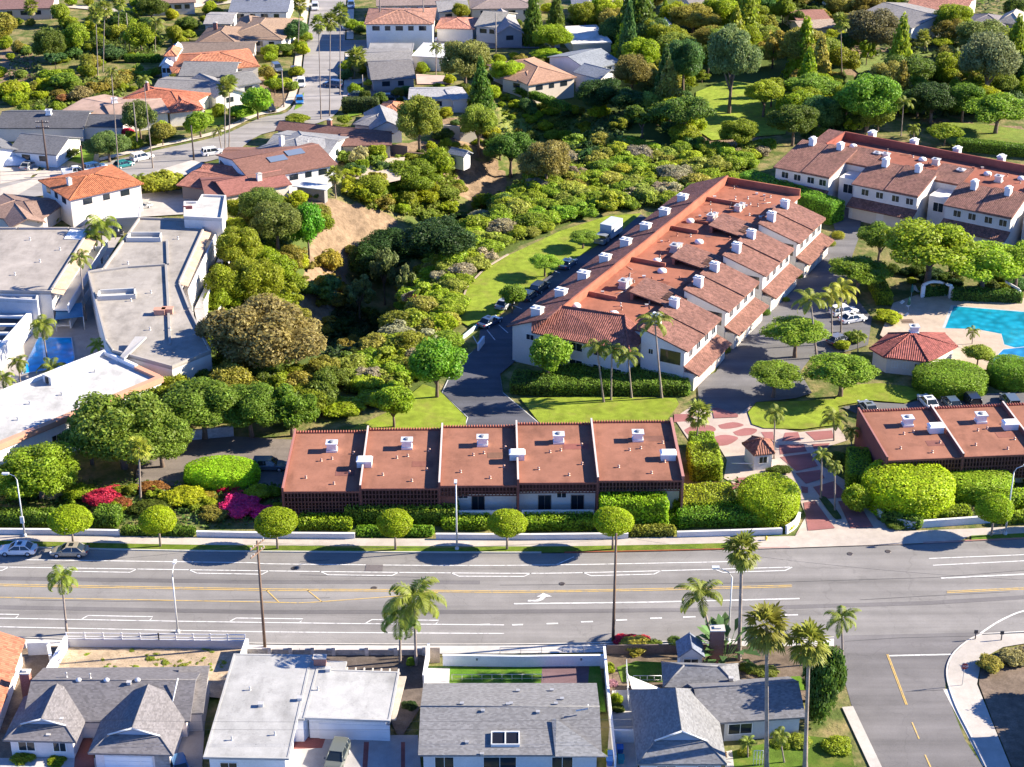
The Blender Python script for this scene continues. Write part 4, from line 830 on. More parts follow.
# blue canopy by the pool
t = thing('pool_canopy', 'blue fabric canopy on posts at the head of the courtyard pool', 'canopy', (*G(68,322,0), 0)); q = [G(*p, 2.8) for p in ((55,318),(83,315),(82,304),(57,306))]
m = MB(); m.slab([(*q[0],2.6),(*q[1],2.6),(*q[2],3.0),(*q[3],3.0)], .1); m.build('canopy_cloth', 'fabric', (.10,.25,.40), t)
for i, p in enumerate(q): m = MB(); m.tube([(p.x, p.y, 0),(p.x, p.y, 2.6)], .07, 6); m.build('post', 'metal', (.75,.75,.75), t)
# parking shelter behind
house('low white parking shelter with a dark opening behind the courtyard palms', [D_((104,187+32),(140,217),(108,208), 3.0, 'flat', col=(.6,.58,.55), mat='flat_roof', ov=.3, wall=(.5,.48,.46))], 'parking_shelter', 'carport')
# ---------------------------------------------------------------- houses this side of the boulevard
PH1 = (.70,.63,.60)
root, fr = house('grey shingled house with two projecting dutch gables and a white garage door', [
    D_((22,722),(190,721),(0,0), 2.75, 'gable', 1.75, 'u', (.165,.155,.16), ov=.5, wall=PH1, D=9.6, stuff=[('p',.2,.62),('p',.35,.58),('v',.6,.45)]),
    D_((2.5,740),(76,742),(0,690), 2.8, 'dutch', 1.75, 'v', (.185,.172,.175), ov=.55, wall=PH1, dutch=(1.8,.42), D=4.4, ext=3.0, gable=(.35,.4,.5)),  # gable blue is its shade put into the paint colour
    D_((87.7,753),(173,755),(100,700), 2.8, 'dutch', 2.05, 'v', (.185,.172,.175), ov=.55, wall=PH1, dutch=(2.0,.42), D=6.0, ext=3.0, gable=(.35,.4,.5)),  # gable blue again holds the shade of the triangle
    D_((172,714),(203,713),(175,680), 2.75, 'shed', .9, 'u', (.195,.18,.175), ov=.2, wall=(.55,.5,.46), D=7.2)], detail=True)
f = fr[1]; window(root, f.p(2.2,.55), f.u, -f.v, 1.7, 1.8, 1.2, True); window(root, f.p(5.6,.55), f.u, -f.v, 1.7, 1.4, 1.2, True)
f = fr[2]; door(root, f.p(3.9,.55), f.u, -f.v, -.1, 4.9, 2.2, (.72,.73,.75), 4, 'garage_door')
m = MB(); m.prism(f.rect(6.6, f.L-.5, .40, .56), -.1, 2.3); m.build('stone_facing', 'block_wall', (.32,.29,.27), root)
for f_, x, y, z in ((fr[2],.62,.62,4.1),(fr[2],.86,.2,3.1),(fr[1],.72,.5,3.7),(fr[1],.6,.15,3.0),(fr[3],.3,.3,3.0)): q = f_.p(f_.L*x, (6 if f_ is fr[2] else 5)*y); vent(root, q.x, q.y, z-.15, .9)
q = G(26,680,3.6); chimney(root, q.x, q.y, 0, 4.6, 1.0, .8, (.38,.13,.09))
for px in (79,107,138): q = G(px, 679, 4.5); m = MB(); m.lathe([(.32,0),(.32,.1),(.22,.24),(.05,.28)], (q.x, q.y-.2, 4.45), 10); m.build('roof_vent', 'metal', (.6,.58,.57), root)
q = G(169,692,4.4); m = MB(); a = G(178,679,4.9); b = G(172,704,3.4); m.tube([(*a,5.0),(*b,3.4)], .07, 6); m.build('conduit', 'paint', (.72,.72,.7), root)
PH2 = (.74,.73,.72)
root, fr = house('white flat roofed house with a grey-white garage front and brick chimney', [
    D_((203,757.5),(289,759),(244,654), 3.2, 'flat', col=(.385,.38,.37), mat='flat_roof', ov=.5, wall=PH2),
    D_((303,718),(390,721),(346,670), 3.2, 'flat', col=(.39,.385,.375), mat='flat_roof', ov=.5, wall=PH2)], detail=True)
f = fr[0]; f2_ = fr[1]
r = MB(); r.prism([G(288.5,719,3.2), G(304,719,3.2), G(345,671,3.2), G(347,661,3.2), G(298,660,3.2)], 2.98, 3.19); r.build('roof', 'flat_roof', (.39,.385,.375), root)
w = MB(); w.prism([G(291,719,3.2), G(303,719,3.2), G(340,672,3.2), G(343,663,3.2), G(300,662,3.2)], -1, 2.95); w.build('wall', 'stucco', PH2, root)
door(root, f2_.p(5.2,.5), f2_.u, -f2_.v, -.1, 7.4, 2.35, (.70,.70,.71), 3, 'garage_door'); door(root, G(297,720,1.5)+Vector((0,.2)), Vector((1,0)), Vector((0,-1)), 0, 1.2, 2.3, (.09,.085,.085))
window(root, f.p(2.4,.5), f.u, -f.v, 1.7, 1.8, 1.2, True)
q = G(320,661,3.6); chimney(root, q.x, q.y, 2.5, 4.1, 1.3, .7, (.40,.16,.12)); 
for px, py in ((328,671),(261,706),(300,700)): q = G(px, py, 3.2); vent(root, q.x, q.y, 3.2, 1.2)
for px, py in ((250,690),(318,690),(275,735),(232,740)): q = G(px, py, 3.2); pipe(root, q.x, q.y, 3.2, .3)
m = MB(); 
for k in range(7): q = G(346+k*8.6, 673+k*.3, 3.0); m.prism([q+Vector((-.08,-.1)), q+Vector((.08,-.1)), q+Vector((.08,1.6)), q+Vector((-.08,1.6))], 2.5, 2.65)
a, b = G(346,668,2.8), G(400,671,2.8); m.prism([a, b, b+Vector((0,.12)), a+Vector((0,.12))], 2.3, 2.5); m.build('pergola', 'wood', (.66,.58,.5), root)
m = MB(); a, b = G(398,675,3.0), G(391,718,3.0); m.prism([a, b, b+Vector((.5,0)), a+Vector((.9,0))], 2.7, 2.85); m.build('fascia', 'wood', (.5,.42,.34), root)
GH = (.208,.204,.206)
root, fr = house('pale grey shingled house with a framed roof skylight behind the green turf yard', [
    D_((418,755),(602,755),(428,683), 2.9, 'gable', 1.45, 'u', GH, ov=.5, wall=(.62,.61,.6), D=12.2)], detail=True)
f = fr[0]; root3 = root
rz = lambda y: 2.9+1.45*(1-abs(2*y/12.2-1))
m = MB(); x0 = (G(556,740,3.5)-f.a).dot(f.u); m.slab([f.P(x0-.1,-.3,2.95), f.P(x0+5.2,-.3,2.95), f.P(x0+.1,4.2,4.2)], .1)
m.slab([f.P(x0-.1,-.3,2.95), f.P(x0+.1,4.2,4.25), f.P(x0-.4,4.2,4.15)], .1); m.build('roof', 'shingle', (.245,.245,.245), root)
sx = (G(491,742,3.3)-f.a).dot(f.u); m = MB()
for (a0, a1, b0, b1) in ((0,2.9,0,.12),(0,2.9,1.58,1.7),(0,.12,.12,1.58),(2.78,2.9,.12,1.58),(1.38,1.52,.12,1.58)): m.slab([f.P(sx+a0,1.0+b0,rz(1+b0)+.3), f.P(sx+a1,1.0+b0,rz(1+b0)+.3), f.P(sx+a1,1.0+b1,rz(1+b1)+.3), f.P(sx+a0,1.0+b1,rz(1+b1)+.3)], .5)
so = m.build('skylight', 'paint', (.6,.6,.59), root); m = MB(); m.slab([f.P(sx+.12,1.12,rz(1.12)+.2), f.P(sx+2.78,1.12,rz(1.12)+.2), f.P(sx+2.78,2.58,rz(2.58)+.2), f.P(sx+.12,2.58,rz(2.58)+.2)], .1); m.build('pane', 'glass', (.015,.015,.02), so)
for px, py in ((462,706),(483,713),(467,737),(538,714),(511,706),(556,706),(508,707),(562,699),(518,687),(552,686),(482,746)):
    q = G(px, py, 4.0); y = (q-f.a).dot(f.v); vent(root, q.x, q.y, rz(max(0,y))-.05, .8, (.42,.42,.42))
m = MB(); a = G(576,712,4.6); b = G(588,710,4.6); m.tube([(*a,4.75),(*b,4.75),(b.x,b.y,5.3)], .08, 6); m.build('roof_vent', 'metal', (.6,.6,.6), root)
for x, ww in ((2.6,2.0),(8.2,3.4),(14.5,2.2)): window(root, f.p(x,.5), f.u, -f.v, 1.6, ww, 1.5, True)
BL = (.20,.20,.215)
root, fr = house('blue-grey shingled house with a hipped front wing and a small rear hip', [
    D_((700,724),(806,717),(0,0), 2.8, 'gable', 1.9, 'u', (.19,.185,.19), ov=.5, wall=(.5,.49,.48), D=7.2),
    D_((637,764),(727,764),(630,689), 2.8, 'dutch', 2.75, 'v', (.195,.195,.20), ov=.5, wall=(.6,.6,.6), dutch=(2.2,.45,3.4), D=12.4, gable=(.3,.36,.45)),  # front gable coloured blue-grey to stand for its shade
    D_((663,687),(741,689),(665,660), 2.9, 'hip', 1.25, 'u', (.195,.195,.205), ov=.4, wall=(.6,.6,.6), D=4.6)], detail=True)
f = fr[0]; window(root, f.p(4.4,.5), f.u, -f.v, 1.5, 2.6, 1.4, True); door(root, f.p(2.0,.5), f.u, -f.v, -.1, 1.4, 2.3, (.12,.11,.1))
f = fr[1]; window(root, f.p(3,.5), f.u, -f.v, 1.6, 2.0, 1.3, True); window(root, f.p(7,.5), f.u, -f.v, 1.6, 1.8, 1.3, True)
q = G(715,668,0); chimney(root, q.x, q.y, 0, 5.2, 1.5, 1.1, (.22,.075,.06))
q = G(731,679,3.6); vent(root, q.x, q.y, 3.5, 1.0); q = G(680,702,4.4); pipe(root, q.x, q.y, 4.3)
root, fr = house('tiny blue-roofed garden playhouse with white double window beside the brick chimney', [D_((678,657),(705,657),(680,642), 3.0, 'gable', 1.2, 'v', (.17,.19,.24), ov=.25, wall=(.6,.6,.62), D=3.0)], 'playhouse', 'playhouse', detail=True)
f = fr[0]; window(root, f.p(f.L/2,.25), f.u, -f.v, 2.1, 1.7, 1.1, True)
root, fr = house('terracotta roofed house with a white wall at the bottom left street edge', [D_((-90,735),(-2,700),(24,645), 3.0, 'gable', 1.4, 'v', TERRA, 'barrel_tile', ov=.35, wall=(.76,.74,.71), win={'r':2}, D=12)], detail=True) if False else house('terracotta tiled house with a white side wall next to a brick chimney', [D_((-70,716),(-1,714),(0,652), 3.2, 'gable', 1.5, 'v', (.46,.17,.10), 'barrel_tile', ov=.5, wall=(.78,.76,.72), win={'r':2}, D=13.6)], detail=True)
house('plain stucco house across the side street behind the dry hedge', [D_((1092,740),(1200,735),(1085,690), 5.0, 'hip', 1.5, 'u', GREY, win={'f':3,'l':2})])
# ---------------------------------------------------------------- far neighbourhood: A, B near eave; C on the far eave
fh = house
G1 = 'houses beyond the canyon'
fh('two-storey orange tiled house with a white chimney and lit cream wall beside the access road', [D_((38,180),(69,200),(118,168), 5.6, 'hip', 1.3, 'u', (.42,.15,.07), 'barrel_tile', wall=(.72,.66,.6), win={'f':3,'r':3}, stuff=[('chw',.55,.2)]),
    D_((80,198),(126,187),(120,174), 5.0, 'hip', 1.2, 'u', (.42,.15,.07), 'barrel_tile', wall=(.72,.66,.6), D=7, win={'f':2})], group=G1)
fh('grey gabled house with a white gable wall facing the parked cars', [D_((8,151),(57,155),(2,131), 3.0, 'gable', 1.8, 'u', (.15,.15,.16), wall=(.78,.77,.75), win={'f':2,'r':1}), D_((-20,160),(24,150),(-30,140), 2.9, 'gable', 1.6, 'v', (.16,.16,.17), wall=(.76,.75,.73))], group=G1)
fh('long charcoal roofed house behind the white gable house', [D_((-5,128),(84,128),(5,110), 3.0, 'gable', 1.6, 'u', (.105,.105,.115), wall=(.6,.58,.56), stuff=[('ac',.55,.4)]), D_((70,126),(122,127),(80,114), 2.9, 'gable', 1.3, 'u', (.11,.11,.12))], group=G1)
fh('pinkish tan low gravel roofed house in front of the terracotta house', [D_((62,110),(118,121),(98,93), 3.3, 'gable', .8, 'u', (.38,.265,.21), 'flat_roof', wall=(.7,.66,.6)), D_((112,119),(170,112),(118,98), 3.4, 'gable', .9, 'u', (.38,.265,.21), 'flat_roof', wall=(.74,.72,.68), win={'r':1}, stuff=[('ac',.2,.6)])], group=G1)
fh('terracotta hipped house with a tall red chimney near the twin street palms', [D_((116,101),(182,109),(132,84), 3.4, 'hip', 1.6, 'u', (.44,.15,.085), 'barrel_tile', wall=(.72,.67,.6), stuff=[('ch',.25,.5)], win={'f':3}), D_((168,113),(205,109),(172,94), 3.2, 'hip', 1.2, 'u', (.44,.15,.09), 'barrel_tile', wall=(.72,.67,.6))], group=G1)
fh('grey roofed house with a cream gable end behind the terracotta hip', [D_((150,93),(212,95),(152,76), 3.1, 'gable', 1.2, 'u', (.22,.21,.205), wall=(.7,.68,.64)), D_((215,98),(246,92),(210,78), 3.0, 'gable', 1.6, 'v', (.25,.24,.235), wall=(.76,.73,.69), win={'r':1,'f':1})], group=G1)
fh('large orange tiled house with a white and blue glazed turret', [D_((172,73),(260,66),(176,54), 3.4, 'hip', 1.7, 'u', (.45,.18,.10), 'barrel_tile', wall=(.75,.7,.63), win={'f':3,'r':2})], group=G1)
fh('white glazed sunroom house with an orange cap beside the orange tiled house', [D_((159,66),(172,66),(161,46), 3.6, 'gable', 1.0, 'v', (.62,.64,.66), wall=(.6,.68,.75), win={'f':2}), D_((163,56),(177,56),(164,48), 5.2, 'hip', 1.0, 'u', (.5,.2,.11), 'barrel_tile', wall=(.6,.52,.5))], group=G1)
fh('grey gable house in front of the orange tiled house', [D_((178,76),(234,77),(182,61), 3.0, 'gable', 1.7, 'u', (.21,.205,.2), wall=(.66,.64,.6), win={'f':3})], group=G1)
fh('brown hipped long house behind the orange tiled house', [D_((176,54),(254,53),(180,42), 3.0, 'gable', 1.2, 'u', (.20,.155,.13), wall=(.6,.54,.48), win={'f':3})], group=G1)
fh('brown pyramid roofed house with a low chimney in the far rows', [D_((192,45),(240,46),(196,27), 3.0, 'hip', 2.0, 'u', (.25,.17,.125), wall=(.6,.54,.48), stuff=[('ch',.3,.6)], win={'f':3})], group=G1)
fh('tan roofed house with white walls by the far end of the street', [D_((222,38),(283,40),(225,16), 3.2, 'hip', 1.8, 'u', (.28,.195,.14), wall=(.74,.7,.66), win={'f':4,'r':1})], group=G1)
fh('grey flat shed-roofed house among the far hedges', [D_((203,24),(232,24),(206,12), 3.0, 'gable', .9, 'u', (.3,.285,.28), wall=(.6,.57,.54))], group=G1)
fh('blue-grey roofed white house at the far end beyond the tan house', [D_((228,12),(288,12),(230,-4), 3.2, 'gable', 1.6, 'u', (.17,.185,.23), wall=(.7,.69,.68), win={'f':4}, stuff=[('v',.3,.4),('v',.6,.4)])], group=G1)
fh('dark red low house behind the far road', [D_((-20,10),(52,8),(-15,-6), 3.0, 'gable', 1.2, 'u', (.2,.12,.11), wall=(.5,.42,.38), win={'f':4})], group=G1)
fh('brown low house across the far road with dark windows', [D_((150,4),(196,2),(152,-10), 3.2, 'gable', 1.2, 'u', (.24,.16,.13), wall=(.62,.56,.5), win={'f':4})], group=G1)
fh('red-brown roofed house beside the white wall at the street bend', [D_((219,165),(262,165),(232,147), 3.0, 'gable', 1.2, 'u', (.23,.12,.09), wall=(.72,.69,.65), win={'f':2}), D_((250,180),(338,164),(264,146), 4.2, 'gable', 1.5, 'u', (.215,.11,.085), wall=(.78,.76,.73), win={'f':5,'r':2}, stuff=[('sol',.58,.35),('sol',.35,.28)])], group=G1)
fh('pale terracotta carport roof with a ridge strip near the street bend', [D_((176,185),(226,192),(200,164), 3.0, 'gable', .8, 'u', (.34,.145,.105), 'barrel_tile', wall=(.3,.25,.22), ov=.8), D_((198,172),(250,176),(202,163), 3.2, 'gable', .7, 'u', (.37,.155,.11), 'barrel_tile', wall=(.6,.55,.5))], 'carport', 'carport', group=G1)
fh('red-brown gabled house with a tan chimney beside a shaded patio', [D_((205,197),(262,192),(236,172), 3.0, 'gable', 1.1, 'u', (.22,.10,.085), wall=(.6,.5,.44)), D_((226,196),(292,184),(252,172), 3.2, 'gable', 1.3, 'u', (.27,.115,.095), wall=(.72,.6,.52), stuff=[('chw',.6,.3)], win={'f':2,'r':2})], group=G1)
fh('grey hipped house with a white chimney at the street corner', [D_((260,152),(326,158),(262,128), 3.6, 'gable', 1.4, 'u', (.235,.235,.245), wall=(.76,.75,.73), win={'r':1}), D_((300,158),(342,140),(300,130), 4.4, 'hip', 1.5, 'u', (.24,.24,.25), wall=(.78,.77,.75), win={'r':1,'f':1}, stuff=[('chw',.2,.6),('p',.5,.3)])], group=G1)
fh('long low red-brown roof running behind the grey corner house', [D_((275,130),(385,141),(278,122), 3.0, 'gable', 1.2, 'u', (.225,.12,.095), wall=(.6,.52,.46), stuff=[('ch',.45,.6)]), D_((340,146),(392,145),(345,132), 3.0, 'gable', 1.1, 'u', (.2,.11,.09), wall=(.5,.42,.36))], group=G1)
fh('grey hipped house between the long hedge and the olive tree', [D_((352,124),(386,128),(356,110), 3.2, 'hip', 1.2, 'u', (.22,.215,.225), wall=(.6,.58,.56)), D_((370,130),(404,128),(376,112), 3.2, 'gable', 1.6, 'v', (.25,.245,.25), wall=(.76,.75,.73), win={'r':1})], group=G1)
fh('small orange tiled roof behind the grey hip by the hedge', [D_((376,113),(404,114),(380,102), 3.0, 'hip', 1.2, 'u', (.5,.21,.12), 'barrel_tile')], group=G1)
fh('long pale grey roof with a small gable shed behind the red patio', [D_((408,99),(454,99),(410,87), 3.0, 'gable', 1.0, 'u', (.36,.35,.36), wall=(.45,.47,.5), win={'f':2}), D_((452,100),(470,98),(454,86), 3.0, 'gable', 1.0, 'u', (.38,.37,.38), wall=(.5,.5,.52))], group=G1)
fh('dark grey gabled house over a brown driveway', [D_((371,80),(416,78),(374,60), 3.0, 'gable', 1.9, 'u', (.185,.175,.175), wall=(.42,.33,.3), win={'f':2}), D_((366,66),(414,64),(370,48), 3.1, 'gable', 1.0, 'u', (.24,.23,.225), wall=(.5,.45,.42))], group=G1)
fh('white flat roofed house with a row of exposed beams', [D_((411,56),(447,58),(412,42), 3.3, 'flat', col=(.62,.61,.6), mat='flat_roof', ov=.3, wall=(.74,.72,.7)), D_((367,54),(412,54),(368,43), 3.3, 'flat', col=(.27,.265,.265), mat='flat_roof', ov=.3)], group=G1)
fh('two-storey white house with arched entry and pink tiled hip roof', [D_((364,24),(434,24),(366,8), 6.4, 'hip', 1.4, 'u', (.36,.19,.135), 'barrel_tile', wall=(.78,.75,.7), win={'f':5}), D_((367,29),(399,30),(368,24), 3.6, 'shed', .8, 'u', (.5,.22,.16), 'barrel_tile', wall=(.78,.75,.7), win={'f':3})], detail=False, group=G1)
fh('pink tiled double garage house next to the white two-storey house', [D_((435,28),(474,29),(437,17), 3.6, 'hip', 1.3, 'u', (.47,.22,.16), 'barrel_tile', wall=(.76,.72,.66))], group=G1)
fh('grey and dark gabled house behind the white van', [D_((474,26),(500,28),(478,10), 4.2, 'gable', 2.0, 'u', (.30,.28,.25), wall=(.6,.56,.5), win={'f':2}), D_((496,34),(524,33),(500,16), 3.6, 'gable', 2.0, 'v', (.27,.25,.255), wall=(.24,.26,.3), win={'f':1})], group=G1)
fh('grey roofed house with cream walls in the top row', [D_((376,6),(440,5),(380,-8), 4.0, 'gable', 1.4, 'u', (.26,.2,.18), wall=(.64,.58,.54), win={'f':4})], group=G1)
fh('brown-grey gabled pair of roofs in the top row beyond the dark gable', [D_((470,9),(540,8),(475,-6), 3.6, 'hip', 1.6, 'u', (.25,.2,.185), wall=(.62,.58,.55), win={'f':4})], group=G1)
fh('tan hip roofed bungalow above the dry lawn slope', [D_((500,78),(531,84),(505,60), 3.0, 'hip', 1.3, 'u', (.34,.205,.145), wall=(.6,.52,.45), win={'f':1}), D_((528,85),(577,77),(515,60), 3.2, 'hip', 1.7, 'u', (.36,.215,.15), wall=(.62,.54,.46), win={'f':3})], group=G1)
fh('white flat sports court roof with green edge beside the dark conifers', [D_((572,44),(612,42),(571,26), 2.6, 'flat', col=(.68,.66,.64), mat='flat_roof', ov=.2, wall=(.5,.5,.48), th=.3)], 'court', 'sports court', group=G1)
fh('blue-grey multi-gabled house below the white court', [D_((588,70),(622,62),(577,50), 3.4, 'gable', 1.7, 'u', (.23,.25,.28), wall=(.66,.67,.68), win={'f':2}), D_((600,79),(622,72),(594,66), 3.4, 'gable', 1.3, 'v', (.25,.27,.3), wall=(.7,.7,.7), D=8, win={'f':1,'r':1})], group=G1)
fh('white sided narrow house among trees above the dirt path', [D_((664,40),(677,40),(665,22), 3.6, 'gable', 1.2, 'v', (.55,.53,.5), wall=(.72,.71,.7), win={'r':2})], group=G1)
fh('grey roofed house in the top row behind the bushy dark trees', [D_((572,10),(610,10),(575,-4), 3.2, 'hip', 1.4, 'u', (.3,.3,.31), wall=(.4,.44,.52), win={'f':2})], group=G1)
fh('grey gable roof at the top edge above the scrub ridge', [D_((690,5),(730,3),(690,-8), 3.2, 'gable', 1.2, 'u', (.25,.23,.22), wall=(.6,.56,.52), win={'f':2}), ], group=G1)
fh('grey long roof with white lit walls beyond the brown eucalyptus', [D_((858,14),(912,28),(872,-6), 4.0, 'gable', 1.6, 'u', (.25,.235,.225), wall=(.74,.74,.74), win={'f':5})], group=G1)
fh('terracotta tiled long roof at the far top edge', [D_((905,8),(965,14),(915,-8), 3.6, 'gable', 1.6, 'u', (.38,.18,.13), 'barrel_tile', wall=(.66,.6,.54), win={'f':3})], group=G1)
fh('slate roofed house with a cream pyramid roof beside it', [D_((966,24),(1006,27),(970,14), 3.2, 'hip', 1.6, 'u', (.21,.19,.2), wall=(.56,.52,.5)), D_((996,22),(1022,25),(1000,12), 3.6, 'hip', 2.0, 'u', (.52,.45,.36), wall=(.62,.58,.52))], group=G1)
fh('red-brown roofed house by the grey parked cars at the far top', [D_((798,22),(832,20),(800,10), 3.0, 'gable', 1.2, 'u', (.28,.14,.11), wall=(.55,.48,.44), win={'f':2}), D_((800,29),(838,27),(802,20), 2.8, 'gable', 1.0, 'u', (.36,.28,.22), wall=(.5,.45,.4))], group=G1)
fh('brown roofed low house beside the white walled yard with dark doors', [D_((-30,215),(38,222),(-10,192), 2.9, 'hip', 1.3, 'u', (.24,.16,.13), wall=(.6,.54,.48)), D_((10,228),(46,222),(14,205), 2.8, 'gable', 1.2, 'v', (.27,.18,.145), wall=(.6,.54,.48))], group=G1)
sz = at(455,153).z
fh('small grey shed with a white gable beside the bare dirt yard', [D_((447,153),(464,157),(452,148), sz+2.1, 'gable', .9, 'u', (.33,.34,.37), wall=(.7,.7,.7), zb=sz-1)], 'garden_shed', 'shed', group=G1)
fh('open patio cover of white slats behind the white walled red-brown house', [D_((292,186),(326,190),(296,181), 2.6, 'flat', col=(.6,.62,.64), mat='flat_roof', ov=1.0, wall=(.25,.24,.23), th=.12)], 'patio_cover', 'patio cover', group=G1)
fh('pale grey gabled roof between the pink tiled garage and the top edge trees', [D_((438,12),(470,11),(442,0), 3.2, 'gable', 1.3, 'u', (.26,.25,.25), wall=(.6,.57,.53), win={'f':2})], group=G1)
fh('brown low roof squeezed behind the pyramid roofed house', [D_((240,30),(262,29),(242,18), 3.0, 'hip', 1.3, 'u', (.24,.17,.13), wall=(.58,.52,.46))], group=G1)
fh('grey roofed garage beside the orange tiled house and far street', [D_((236,86),(262,82),(232,72), 2.8, 'gable', 1.1, 'u', (.2,.195,.19), wall=(.7,.67,.62), win={'f':1})], 'garage', 'garage', group=G1)
fh('tan gravel roof beyond the tall conifers at the top edge', [D_((600,6),(640,5),(604,-6), 3.2, 'gable', 1.1, 'u', (.34,.28,.23), wall=(.6,.55,.5), win={'f':2})], group=G1)
fh('low brown roof beside the long low red-brown roof and palms', [D_((300,134),(345,138),(304,126), 2.8, 'gable', 1.0, 'u', (.22,.14,.11), wall=(.55,.5,.45))], group=G1)
def far_wall(label, px, h, col, mat='stucco', w=.25, name='garden_wall', cat='wall'):
    q = [at(*p) for p in px]; t = MB()
    for a, b in zip(q, q[1:]):
        d = (b-a).to_2d().normalized(); n = Vector((-d.y, d.x))*w/2; a2, b2 = a.to_2d(), b.to_2d(); z = min(a.z, b.z)
        t.prism([a2-n, b2-n, b2+n, a2+n], z-.6, max(a.z, b.z)+h); t.prism([a2-n*1.3, b2-n*1.3, b2+n*1.3, a2+n*1.3], max(a.z, b.z)+h+.002, max(a.z, b.z)+h+.09)
    o = t.build(name, mat, col); tag(o, label, cat); return o
far_wall('brown fence wall curving above the bare dirt yard below the olive tree', [(388,152),(408,160),(424,168)], 1.6, (.25,.17,.14))
far_wall('pale retaining wall stepping down beside the light loose tree', [(442,132),(460,140),(478,146)], 1.5, (.5,.45,.38))
far_wall('pink garden wall along the far road among palms', [(150,14),(190,6),(214,2)], 1.6, (.5,.42,.37))
far_wall('grey wall of the parking lot below the pine canopy', [(190,441),(234,437)], 1.6, (.42,.44,.48), 'block_wall')
far_wall('pale low wall along the lawn rim above the scrub bank', [(455,320),(458,311),(468,286),(486,268),(508,255)], .12, (.36,.3,.24))
far_wall('white bay wall at the end of the shaded parking spaces', [(462,340),(484,322)], .5, (.55,.69,.68))
far_wall('white stucco end pier beside the shaded parking spaces', [(478,352),(484,344)], 1.3, (.7,.69,.7))
# ================================================================ VEGETATION
def quads_mesh(name, V, mats=('leaf',), tris=None):
    n = len(V)//4; me = bpy.data.meshes.new(name)
    me.vertices.add(len(V)); me.vertices.foreach_set('co', V.astype(np.float32).ravel())
    me.loops.add(n*4); me.loops.foreach_set('vertex_index', np.arange(n*4, dtype=np.int32))
    me.polygons.add(n); me.polygons.foreach_set('loop_start', np.arange(0, n*4, 4, dtype=np.int32))
    try: me.polygons.foreach_set('loop_total', np.full(n, 4, dtype=np.int32))
    except Exception: pass
    for m in mats: me.materials.append(MAT[m])
    me.update(calc_edges=True); return me
def leaf_quads(C, N, size, jit=.8, asp=.62):
    """leaf-sized rhombs at C facing about N"""
    n = len(C); N = N+NP.normal(0, jit, (n, 3)); N /= np.linalg.norm(N, axis=1)[:, None]+1e-9
    T = NP.normal(0, 1, (n, 3)); T -= N*(T*N).sum(1)[:, None]; T /= np.linalg.norm(T, axis=1)[:, None]+1e-9
    B = np.cross(N, T); s = (size*NP.uniform(.6, 1.35, n))[:, None]
    V = np.stack([C+T*s, C+B*s*asp, C-T*s, C-B*s*asp], axis=1); return V.reshape(-1, 3)
def lobes_crown(name, lobes, n, leaf, inner=.25, low=-1.0, jit=.5, gap=0.0):
    L = np.array(lobes, dtype=float); A = (L[:,3]*L[:,4]+L[:,4]*L[:,5]+L[:,3]*L[:,5]); k = NP.choice(len(L), int(n*1.7), p=A/A.sum())
    d = NP.normal(0, 1, (len(k), 3)); d /= np.linalg.norm(d, axis=1)[:, None]
    r = NP.uniform(.8, 1.06, len(k)); rag = NP.random(len(k)) < .1; r[rag] *= NP.uniform(1.02, 1.16, rag.sum()); inn = NP.random(len(k)) < inner; r[inn] = NP.uniform(.45, .8, inn.sum())
    C = L[k,:3]+d*L[k,3:]*r[:, None]; keep = (C[:,2] > low)
    depth_ = np.full(len(C), 9.0)
    for l in L:
        q = ((C-l[:3])/l[3:]); depth_ = np.minimum(depth_, np.sqrt((q**2).sum(1)))
    keep &= (depth_ > .74) | inn
    if gap:
        q = np.sin(C[:,0]*7.1+C[:,2]*3)+np.sin(C[:,1]*6.3-C[:,2]*5+1)+np.sin(C[:,2]*8+C[:,0]*2); keep &= q > (-1.2+gap)
    C, d, inn = C[keep][:n], d[keep][:n], inn[keep][:n]
    V = leaf_quads(C, d/L[k][keep][:n,3:]*L[k][keep][:n,3:].mean(1)[:, None], np.where(inn, leaf*1.7, leaf), jit)
    return quads_mesh(name, V)
def rnd_lobes(seed, n, r0, r1, zf=1.0, up=-.2, core=.5, spread=.62, flat=1.0):
    q = random.Random(seed); out = [(0,0,0,core,core,core*zf)]
    for i in range(n):
        a = 2*math.pi*(i*.618+q.uniform(-.06,.06)); z = q.uniform(up, .95); w = math.sqrt(max(0, 1-z*z)); r = q.uniform(r0, r1); s = spread*q.uniform(.8, 1.12)
        out.append((w*math.cos(a)*s, w*math.sin(a)*s, z*s*zf, r, r*q.uniform(.85,1.15), r*zf*flat*q.uniform(.8,1.05)))
    return out
PRO = {}
PRO['broad'] = [lobes_crown('broad_crown', rnd_lobes(s, 17, .26, .44), 6000, .055) for s in (1,2,3)]
PRO['pine'] = [lobes_crown('pine_crown', rnd_lobes(s, 22, .22, .34, .8, -.3, .5, .7), 6500, .048, jit=.6) for s in (4,5)]
PRO['umbrella'] = [lobes_crown('umbrella_crown', [(x*.95, y*.95, z-.1, r, r, rz) for x, y, z, r, _, rz in rnd_lobes(s, 26, .24, .34, .75, .05, .45, .74)], 10000, .036, low=-.28, jit=.55) for s in (6,7)]
PRO['airy'] = [lobes_crown('airy_crown', rnd_lobes(s, 17, .2, .36, 1.0, -.5, .3, .72), 2600, .07, .15, gap=.55) for s in (8,9)]
PRO['cone'] = [lobes_crown('cone_crown', [(math.cos(i*2.4)*.42*(1-t), math.sin(i*2.4)*.42*(1-t), t*2-1, .46*(1-t)+.16, .46*(1-t)+.16, .3) for i in range(26) for t in [i/26]], 3600, .07, .2, jit=.6) for s in (0,)]
